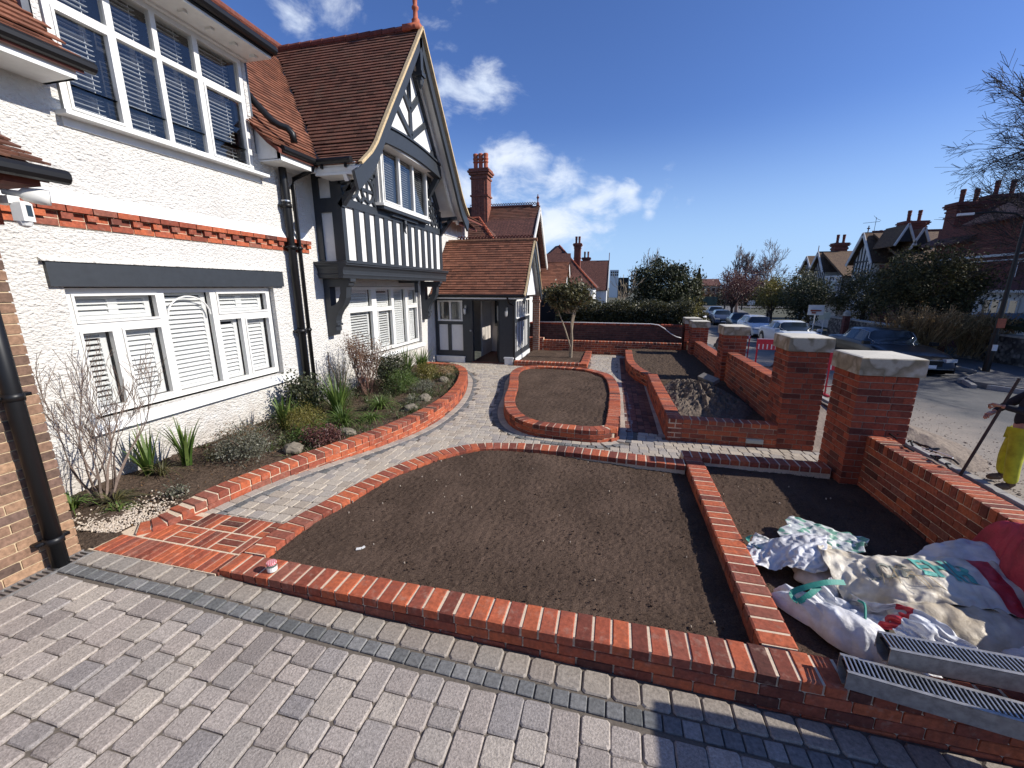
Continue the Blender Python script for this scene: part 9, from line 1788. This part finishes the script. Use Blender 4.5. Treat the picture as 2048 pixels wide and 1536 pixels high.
def upsample(g, key):
    ny, nx = g.shape[0] - 1, g.shape[1] - 1; G = np.zeros((ny * 2 + 1, nx * 2 + 1, 3)); G[::2, ::2] = g; G[::2, 1::2] = (g[:, 1:] + g[:, :-1]) / 2; G[1::2] = (G[2::2] + G[:-2:2]) / 2
    for j in range(G.shape[0]):
        for i in range(G.shape[1]):
            x, y = G[j, i, 0], G[j, i, 1]; k = 0
            for da, fq, am in CRE[len(key) % 5][2:]:
                t_ = (x * math.cos(da) + y * math.sin(da)) * fq * 1.3 + 1.2 * noise.noise(Vector((x * 5, y * 5, fq))); k += am * (abs((t_ % 1) * 2 - 1) - .5) * (.4 + 1.6 * abs(noise.noise(Vector((x * 6 + fq, y * 6, 2)))))
            G[j, i, 2] += .030 * k
    return nx * 2, ny * 2, G
def cloth_bag(key, name, mat, label):
    nx, ny, mn, dat = BAGS[key]; q = np.array(dat).reshape(3, -1).T.reshape(ny + 1, nx + 1, 3).copy()
    q[:, 0] = np.cumsum(q[:, 0], 0); q = np.cumsum(q, 1); g = q * .003 + np.array(mn); nx, ny, g = upsample(g, key) if key not in ('white', 'stripe') else (nx, ny, g); gm = g.reshape(-1, 3).mean(0); g = (g - gm) * np.array({'cream': (1.22, 1.25, 1.12), 'cream2': (1.18, 1.15, 1.15), 'right': (1.15, 1.2, 1.4), 'stripe': (1.12, 1.15, 1.05), 'white': (1.2, 1.2, .95), 'green': (1.25, 1.2, 1.1)}[key]) + gm + np.array((0, 0, .03)); g = g + np.array({'white': (-.02, .13, .02), 'green': (-.03, .10, .06)}.get(key, (0, 0, 0))); m = MB()
    m.add([tuple(p) for p in g.reshape(-1, 3)], [(j * (nx + 1) + i, j * (nx + 1) + i + 1, (j + 1) * (nx + 1) + i + 1, (j + 1) * (nx + 1) + i) for j in range(ny) for i in range(nx)])
    c = tuple(g.reshape(-1, 3).mean(0) ); o = m.build(name, mat, None, True, off=c); uv = o.data.uv_layers.new(name='UVMap')
    for l in o.data.loops: v = l.vertex_index; uv.data[l.index].uv = ((v % (nx + 1)) / nx, (v // (nx + 1)) / ny)
    so = o.modifiers.new('thick', 'SOLIDIFY'); so.thickness = .004; ss = o.modifiers.new('smooth', 'SUBSURF'); ss.levels = ss.render_levels = 2
    return tag(o, label, 'sack'), g
RD = (.50, .035, .045)
sA, gA = cloth_bag('white', 'bulk_bag', bag_mat('white_woven_bag2', (.68, .68, .70), (.50, .48, .46)), 'crumpled white bulk bag with a green handle at the upper left of the heap')
cloth_bag('green', 'bulk_bag', bag_mat('green_print_bag', (.66, .68, .66), (.48, .48, .45), (), (.16, .36, .26)), 'white bag with green print at the back of the heap')
sB, gB = cloth_bag('cream', 'rubble_bag', bag_mat('cream_woven_bag', (.70, .64, .53), (.50, .42, .30), ((.74, .84, RD),)), 'big cream woven bag with green lettering and a red stripe on top of the heap')
cloth_bag('right', 'rubble_bag', bag_mat('white_woven_bag3', (.68, .67, .68), (.50, .47, .44)), 'plain white bag folded at the back right of the heap')
sD, gD = cloth_bag('stripe', 'rubble_bag', bag_mat('striped_white_bag', (.66, .67, .70), (.48, .46, .46), ((.55, .66, RD),)), 'white bag with a red stripe spread at the front of the heap')
cloth_bag('cream2', 'rubble_bag', bag_mat('dirty_cream_bag', (.62, .54, .41), (.42, .34, .23)), 'dirty cream bag sagging at the right of the heap')
W1 = sack_mat('white_woven_bag', (.66, .66, .68), (.48, .46, .44), wv=320); W5 = sack_mat('pinkish_bag', (.66, .57, .51), (.5, .42, .37))
sC = sack('rolled_bag', (1.53, 2.64, .14), .43, .125, .15, R(-45), W1, 'rolled white woven bag lying lowest at the front of the heap', 8, .018, .85)
sack('rubble_bag', (2.42, 2.54, .10), .26, .15, .19, R(-10), W5, 'plump pinkish-white sack at the lower right of the heap', 29, .016, .85)
for c_, r_, lab in (((1.72, 3.2, .13), (.27, .17, .12), 'filled sack hidden under the white bulk bag'), ((2.3, 3.1, .13), (.5, .17, .17), 'filled sack hidden under the lettered cream bag'), ((2.3, 2.75, .12), (.4, .14, .13), 'filled sack hidden under the dirty cream bag'), ((2.7, 3.35, .14), (.26, .16, .19), 'filled sack hidden under the plain white bag')):
    sack('filled_sack', c_, *r_, 0, W5, lab, 3, .008, .9, nx=60, ny=30)
M_teal = flat_mat('teal_webbing', (.03, .25, .19), .6, 60, .2, .3)
def ribbon(pts, w_, nrm, mat, name, parent, th=.002):
    m = MB(); P_ = [Vector(p) for p in smooth_poly3(pts)]
    for a, b in zip(P_, P_[1:]): m.beam(a, b, w_, th, nrm)
    return m.build(name, mat, parent)
def smooth_poly3(P, n=6):
    out = []
    for i in range(len(P) - 1):
        g = lambda k: np.array(P[max(0, min(len(P) - 1, k))], float); p0, p1, p2, p3 = g(i - 1), g(i), g(i + 1), g(i + 2)
        for t in np.arange(n) / n: out.append(tuple(.5 * ((2 * p1) + (-p0 + p2) * t + (2 * p0 - 5 * p1 + 4 * p2 - p3) * t * t + (-p0 + 3 * p1 - 3 * p2 + p3) * t ** 3)))
    out.append(tuple(P[-1])); return out
ribbon([(1.42, 3.40, .24), (1.34, 3.44, .27), (1.24, 3.47, .27), (1.20, 3.43, .24), (1.26, 3.38, .22), (1.38, 3.34, .21)], .032, (.25, .5, .8), M_teal, 'handle', sA)
ribbon([(1.62, 2.86, .36), (1.50, 2.82, .37), (1.38, 2.80, .33), (1.29, 2.79, .27), (1.31, 2.74, .25), (1.38, 2.76, .30), (1.46, 2.82, .335)], .034, (.2, -.55, .8), M_teal, 'handle', sC)
m = MB(); m.tube(smooth_poly3([(1.66, 2.76, .31), (1.66, 2.70, .33), (1.63, 2.62, .30), (1.60, 2.55, .22), (1.57, 2.52, .13), (1.54, 2.54, .12), (1.60, 2.50, .12)]), .008, 6); m.build('tie_cord', M_teal, sC)
m = MB()
for k in range(6):
    a = random.random() * 6.28; p = (2.0 + random.gauss(0, .05), 2.95 + random.gauss(0, .02), .42); m.tube([p, (p[0] + .08 * math.cos(a), p[1] + .05 * math.sin(a), .44), (p[0] + .18 * math.cos(a), p[1] - .06, .36 + random.random() * .05)], .0022, 3)
m.build('tie_string', M_tan_ := flat_mat('sisal_string', (.5, .38, .2), .9, 40, .2, .2), sB)
def lettering(txt, u0, v0, du, dv, g, target, mat):
    """letters printed on the bag: laid out in the cloth's own u,v"""
    cu = bpy.data.curves.new('t', 'FONT'); cu.body = txt; cu.size = 1; cu.offset = .03
    ob = bpy.data.objects.new('t', cu); C.objects.link(ob); bpy.context.view_layer.update(); me = bpy.data.meshes.new_from_object(ob.evaluated_get(bpy.context.evaluated_depsgraph_get())); bpy.data.objects.remove(ob)
    import bmesh
    bm = bmesh.new(); bm.from_mesh(me); bmesh.ops.triangulate(bm, faces=bm.faces)
    for _ in range(3): bmesh.ops.subdivide_edges(bm, edges=[e for e in bm.edges if e.calc_length() > .12], cuts=1)
    bmesh.ops.triangulate(bm, faces=bm.faces); xs = max(v.co.x for v in bm.verts); ny, nx = g.shape[0] - 1, g.shape[1] - 1; vs = []
    for v in bm.verts:
        u = (u0 + du * v.co.x / xs) * nx; w_ = (v0 + dv * v.co.y) * ny; i, j = int(u), int(w_); a, b_ = u - i, w_ - j
        p = g[j, i] * (1 - a) * (1 - b_) + g[j, i + 1] * a * (1 - b_) + g[j + 1, i] * (1 - a) * b_ + g[j + 1, i + 1] * a * b_
        n = Vector(g[j, i + 1] - g[j, i]).cross(Vector(g[j + 1, i] - g[j, i])).normalized(); n = n if n.z > 0 else -n; vs.append(tuple(Vector(p) + n * .0055))
    m = MB(); m.add(vs, [tuple(v.index for v in f.verts) for f in bm.faces]); return m.build('lettering', mat, target)
lettering('EHR', .44, .34, .26, .42, gB, sB, flat_mat('teal_print', (.10, .36, .30), .7, 20, .4, 0))
lettering('LCIE', .20, .30, .20, .24, gB, sB, flat_mat('grey_print', (.22, .22, .18), .7, 20, .4, 0))
rt = sack('red_tarpaulin', (2.86, 3.05, .12), .52, .20, .66, R(88), sack_mat('red_sheet', (.42, .03, .05), (.26, .02, .03), wv=120), 'red plastic sheeting draped over the low street wall at the right edge', 41, .03, .7, cat='tarpaulin')
ms = thing('plastic_scrap', (3.12, 5.05, .70), 'black plastic strapping and a loop of pale cord lying on the street wall coping', 'litter')
m = MB()
for k in range(12):
    a = Vector((3.10 + random.gauss(0, .05), 4.95 + random.gauss(0, .22), .715)); b2 = a + Vector((random.uniform(-.08, .08), random.uniform(-.25, .25), random.uniform(.0, .05))); c_ = b2 + Vector((random.uniform(-.1, .1), random.uniform(-.15, .15), -.03)); m.tube(smooth_poly3([a, b2, c_]), .009, 5)
m.build('strapping', M_black, ms); m = MB(); m.tube(smooth_poly3([(3.12, 4.78, .712), (3.16, 4.66, .73), (3.22, 4.55, .72), (3.18, 4.52, .715), (3.12, 4.62, .715), (3.10, 4.74, .712)]), .005, 5); m.build('cord', M_white, ms)

# ================================================================= BARRIERS AND WORKERS
M_redp = flat_mat('red_barrier_plastic', (.50, .018, .035), .4, 6, .15, .1)
def barrier(x0, x1, y, z0, z1, label, board=.32):
    r = thing('work_barrier', ((x0 + x1) / 2, y, z0), label, 'barrier'); m = MB(); m.box(x0, x1, y - .02, y + .02, z1 - board, z1); m.build('red_board', M_redp, r)
    m = MB(); n = int((x1 - x0) / .11)
    for k in range(n): m.box(x0 + .04 + k * .11, x0 + .07 + k * .11, y - .026, y - .021, z1 - board + .02, z1 - board + .16)
    m.box(x0, x1, y - .026, y - .0205, z1 - .02, z1 + .002)
    m.build('white_slots', M_white, r); m = MB()
    for x in (x0 + .03, x1 - .03): m.tube([(x, y, z0), (x, y, z1)], .022, 6); m.box(x - .03, x + .03, y - .22, y + .22, z0, z0 + .05)
    m.tube([(x0, y, z0 + .25), (x1, y, z0 + .25)], .018, 6); m.build('frame', M_redp, r)
barrier(4.1, 5.2, 13.2, -.52, .86, 'red plastic work barrier seen between the middle and second pillars'); barrier(5.72, 6.16, 12.6, -.58, .62, 'red and white barrier end in the gap between the two nearest pillars', .5)
barrier(4.3, 5.4, 18.2, -.52, .42, 'red barrier frame beside the farther crouching worker', .14)
bf = thing('sign_frame', (4.5, 12.6, -.5), 'black square sign frame standing on the pavement below the red barrier', 'frame'); m = MB()
for a, b2 in (((3.98, 12.5, -.5), (3.98, 12.5, .16)), ((4.7, 12.5, -.5), (4.7, 12.5, .16)), ((3.98, 12.5, .16), (4.7, 12.5, .16)), ((3.98, 12.5, -.34), (4.7, 12.5, -.34))): m.tube([a, b2], .016, 6)
m.build('tube_frame', M_black, bf); m = MB(); m.box(4.0, 4.68, 12.50, 12.505, -.30, .14); m.build('grey_sheet', flat_mat('grey_sheet', (.28, .25, .24), .7, 5, .1, 0), bf)

def skin(name, nodes, edges, mat, parent, sub=2, off=None):
    o_ = Vector(off) if off is not None else wloc(parent)
    me = bpy.data.meshes.new(name); me.from_pydata([tuple(Vector(n[0]) - o_) for n in nodes], edges, [])
    ob = bpy.data.objects.new(name, me); C.objects.link(ob); md = ob.modifiers.new('s', 'SKIN'); md.use_smooth_shade = True; md.branch_smoothing = .6
    for i, n in enumerate(nodes):
        sv = me.skin_vertices[0].data[i]; sv.radius = (n[1], n[1] if len(n) < 3 else n[2]); sv.use_root = (i == 0)
    s2 = ob.modifiers.new('d', 'SUBSURF'); s2.levels = sub; s2.render_levels = sub
    bpy.context.view_layer.update(); dg = bpy.context.evaluated_depsgraph_get(); nm = bpy.data.meshes.new_from_object(ob.evaluated_get(dg)); ob.modifiers.clear(); ob.data = nm; nm.materials.clear(); nm.materials.append(mat)
    nm.polygons.foreach_set('use_smooth', [True] * len(nm.polygons))
    if parent: ob.parent = parent
    return ob
M_skin = flat_mat('skin', (.42, .22, .15), .6, 30, .1, .1)
def person(label, J, jacket, trousers, boots, hair, parts=None, cap=None):
    """J: joints pelvis, chest, neck, head, shL, elL, haL, shR, elR, haR, hipL, knL, ftL, hipR, knR, ftR"""
    base = Vector((J['pelvis'][0], J['pelvis'][1], min(J['ftL'][2], J['ftR'][2]))); V = {k: Vector(v) for k, v in J.items() if k != 'grip'}
    def fwd(f, k): d = (V[k] - V[f]); return d
    face = V.get('face', V['head'] + Vector((0, -.1, 0))); fd = (face - V['head']).normalized()
    names = ['pelvis', 'chest', 'neck', 'head', 'shL', 'elL', 'haL', 'shR', 'elR', 'haR', 'hipL', 'knL', 'ftL', 'hipR', 'knR', 'ftR']
    rad = dict(pelvis=.13, chest=.145, neck=.055, head=.085, shL=.06, elL=.042, haL=.03, shR=.06, elR=.042, haR=.03, hipL=.085, knL=.06, ftL=.042, hipR=.085, knR=.06, ftR=.042)
    nodes = [(V[n], rad[n]) for n in names]; ix = {n: i for i, n in enumerate(names)}
    ed = [('pelvis', 'chest'), ('chest', 'neck'), ('neck', 'head'), ('chest', 'shL'), ('shL', 'elL'), ('elL', 'haL'), ('chest', 'shR'), ('shR', 'elR'), ('elR', 'haR'), ('pelvis', 'hipL'), ('hipL', 'knL'), ('knL', 'ftL'), ('pelvis', 'hipR'), ('hipR', 'knR'), ('knR', 'ftR')]
    nodes.append((V['head'] + (V['head'] - V['neck']).normalized() * .09, .07)); nodes.append((V['head'] + fd * .085 - (V['head'] - V['neck']).normalized() * .03, .05))
    e = [(ix[a], ix[b]) for a, b in ed] + [(ix['head'], 16), (ix['head'], 17)]
    bd = skin('person', nodes, e, M_skin, None, 2, off=base); bd.location = base; tag(bd, label, 'person')
    up = (V['head'] - V['neck']).normalized(); side = fd.cross(up).normalized()
    m = MB(); m.tube([V['head'] + fd * .10 + up * .02, V['head'] + fd * .135 - up * .015], [.012, .018], 6)
    for s in (-1, 1): m.tube([V['head'] + side * s * .085, V['head'] + side * s * .10], [.025, .018], 6)
    m.build('nose_and_ears', M_skin, bd, True)
    for s in (-1, 1): m = MB(); m.lathe(tuple(V['head'] + fd * .105 + side * s * .032 + up * .03), [(.002, -.008), (.009, 0), (.002, .008)], 6); m.build('eye', M_dark, bd)
    m = MB(); m.obox(V['head'] + fd * .118 - up * .06, side, fd, up, .022, .004, .004); m.build('mouth', M_brickd, bd)
    for hn, el in (('haL', 'elL'), ('haR', 'elR')):
        d = (V[hn] - V[el]).normalized(); a = d.cross(Vector((.2, .3, 1))).normalized(); b2 = d.cross(a); grip = (J.get('grip') == hn)
        palm = V[hn] + d * .04; m = MB(); m.obox(palm, d, a, b2, .045, .038, .014)
        for k, ln_ in enumerate((.062, .072, .067, .052)):
            o = palm + d * .04 + a * (.028 - .0185 * k); cv = 1.0 if grip else .45
            m.tube([o, o + d * ln_ * .4 + b2 * ln_ * .25 * cv, o + d * ln_ * (.7 - .45 * cv * grip) + b2 * ln_ * .75 * cv, o + d * ln_ * (.9 - 1.0 * grip) + b2 * ln_ * (1.0 if grip else .6)], [.010, .0095, .009, .007], 6)
        o = palm + a * .035 - d * .02; m.tube([o, o + a * .025 + d * .02 + b2 * .015, o + a * .02 + d * .045 + b2 * (.045 if grip else .02)], [.012, .011, .008], 6)
        m.build('hand', M_skin, bd, True)
    sub = lambda nn, k, extra=0: [(V[n], rad[n] * k + extra) for n in nn]
    # jacket: torso and sleeves
    nn = ['chest', 'pelvis', 'neck', 'shL', 'elL', 'shR', 'elR']; nd = sub(nn, 1.12, .012); nd[2] = (V['neck'].lerp(V['chest'], .35), .085); nd[1] = (V['pelvis'] - Vector((0, 0, .01)), .165)
    cufL = V['elL'].lerp(V['haL'], .9); cufR = V['elR'].lerp(V['haR'], .9); nd += [(cufL, .042), (cufR, .042)]
    skin('jacket', nd, [(0, 1), (0, 2), (0, 3), (3, 4), (4, 7), (0, 5), (5, 6), (6, 8)], jacket, bd, 2)
    nn = ['pelvis', 'hipL', 'knL', 'hipR', 'knR']; nd = sub(nn, 1.28, .012); nd += [(V['knL'].lerp(V['ftL'], .9), .078), (V['knR'].lerp(V['ftR'], .9), .078)]; nd[0] = (V['pelvis'] + Vector((0, 0, .06)), .155)
    skin('trousers', nd, [(0, 1), (1, 2), (2, 5), (0, 3), (3, 4), (4, 6)], trousers, bd, 2)
    for f, k in (('ftL', 'knL'), ('ftR', 'knR')):
        d = Vector((fd.x, fd.y, 0)); d = d.normalized() if d.length > .05 else Vector((-1, 0, 0)); p = V[f] + Vector((0, 0, .02)); m = MB(); m.tube([p + Vector((0, 0, .12)), p + Vector((0, 0, .02)), p + d * .05 - Vector((0, 0, .02)), p + d * .16 - Vector((0, 0, .028)), p + d * .20 - Vector((0, 0, .03))], [.058, .055, .052, .045, .025], 10); m.build('boot', boots, bd, True)
    hc = V['head'] + up * .05 - fd * .02; m = MB(); vs = []; n = 8
    for i in range(n + 1):
        for j in range(14):
            th = math.pi * .62 * i / n; ph = 2 * math.pi * j / 14; q = hc + (side * math.cos(ph) * .102 + fd * math.sin(ph) * .112) * math.sin(th) + up * math.cos(th) * .115 - fd * .015; vs.append(tuple(q))
    m.add(vs, [(i * 14 + j, i * 14 + (j + 1) % 14, (i + 1) * 14 + (j + 1) % 14, (i + 1) * 14 + j) for i in range(n) for j in range(14)]); m.build('hair' if not cap else 'cap', hair, bd, True)
    return bd
C_yel = flat_mat('yellow_workwear', (.36, .36, .02), .8, 9, .35, .6, .012); C_blk = flat_mat('black_fleece', (.014, .015, .02), .9, 12, .3, .4, .01); C_gry = flat_mat('grey_jersey', (.20, .17, .17), .9, 12, .3, .4, .01)
C_tan = flat_mat('sandy_trousers', (.50, .40, .28), .9, 12, .3, .4, .01); C_wht = flat_mat('dusty_white_shirt', (.60, .57, .52), .9, 10, .15, .4, .01); C_olv = flat_mat('olive_trousers', (.16, .15, .10), .9, 10, .3, .4, .01); H_drk = flat_mat('dark_hair', (.02, .014, .01), .7, 60, .4, .4); C_boot = flat_mat('work_boot', (.10, .065, .04), .8, 20, .3, .4)
person('worker in baggy yellow trousers and black top gripping a long steel bar', dict(pelvis=(5.79, 7.15, 0.32), chest=(5.90, 7.14, 0.72), neck=(5.92, 7.12, 0.92), head=(5.96, 7.10, 1.06), face=(5.84, 7.08, 1.00),
    shL=(5.81, 6.98, 0.80), elL=(5.64, 6.95, 0.62), haL=(5.41, 7.08, 0.66), shR=(5.91, 7.32, 0.82), elR=(5.74, 7.42, 0.60), haR=(5.54, 7.34, 0.50), hipL=(5.72, 7.05, 0.25), knL=(5.66, 6.98, -0.12), ftL=(5.70, 6.98, -0.50), hipR=(5.86, 7.25, 0.25), knR=(5.84, 7.34, -0.14), ftR=(5.88, 7.36, -0.50), grip='haL'), C_blk, C_yel, C_boot, H_drk)
m = MB(); m.tube([(5.56, 7.11, 1.06), (5.12, 7.05, -.52)], [.018, .020], 8); tag(m.build('steel_bar', flat_mat('rusty_bar', (.05, .035, .03), .6, 30, .4, .3, metal=.4), None, off=(5.12, 7.05, -.52)), 'long dark digging bar held by the worker, its tip in the trench', 'bar')
person('worker in dusty white shirt bent double beside the second pillar', dict(pelvis=(4.62, 12.0, .18), chest=(4.48, 11.98, .42), neck=(4.32, 11.97, .42), head=(4.22, 11.96, .34), face=(4.14, 11.95, .26),
    shL=(4.40, 11.80, .40), elL=(4.32, 11.76, .12), haL=(4.22, 11.8, -.14), shR=(4.44, 12.15, .40), elR=(4.36, 12.2, .12), haR=(4.28, 12.15, -.12), hipL=(4.60, 11.9, .10), knL=(4.44, 11.86, -.18), ftL=(4.52, 11.88, -.44), hipR=(4.64, 12.1, .10), knR=(4.52, 12.16, -.2), ftR=(4.62, 12.18, -.44)), C_wht, C_olv, C_boot, H_drk)
person('worker in grey top and sandy trousers stooping beside the middle pillar', dict(pelvis=(4.18, 18.0, .10), chest=(4.26, 17.98, .36), neck=(4.36, 17.97, .44), head=(4.44, 17.96, .42), face=(4.54, 17.9, .36),
    shL=(4.30, 17.80, .34), elL=(4.36, 17.78, .10), haL=(4.46, 17.8, -.06), shR=(4.30, 18.15, .34), elR=(4.38, 18.2, .1), haR=(4.46, 18.15, -.05), hipL=(4.18, 17.9, .02), knL=(4.24, 17.86, -.22), ftL=(4.18, 17.88, -.46), hipR=(4.18, 18.1, .02), knR=(4.30, 18.16, -.22), ftR=(4.28, 18.18, -.46)), C_gry, C_tan, C_boot, H_drk)
person('pedestrian in dark clothes standing in shade behind the bonnet of the black saloon', dict(pelvis=(13.25, 21.90, 0.16), chest=(13.25, 21.90, 0.58), neck=(13.25, 21.90, 0.78), head=(13.24, 21.88, 0.92), face=(13.10, 21.80, 0.90),
    shL=(13.10, 21.75, 0.68), elL=(13.05, 21.70, 0.40), haL=(13.08, 21.65, 0.16), shR=(13.40, 22.05, 0.68), elR=(13.45, 22.10, 0.40), haR=(13.40, 22.05, 0.16), hipL=(13.18, 21.84, 0.08), knL=(13.17, 21.82, -0.32), ftL=(13.18, 21.84, -0.72), hipR=(13.32, 21.96, 0.08), knR=(13.33, 21.98, -0.32), ftR=(13.33, 21.98, -0.72)), C_blk, C_blk, C_boot, flat_mat('grey_hair', (.4, .38, .35), .8, 40, .2, .2))
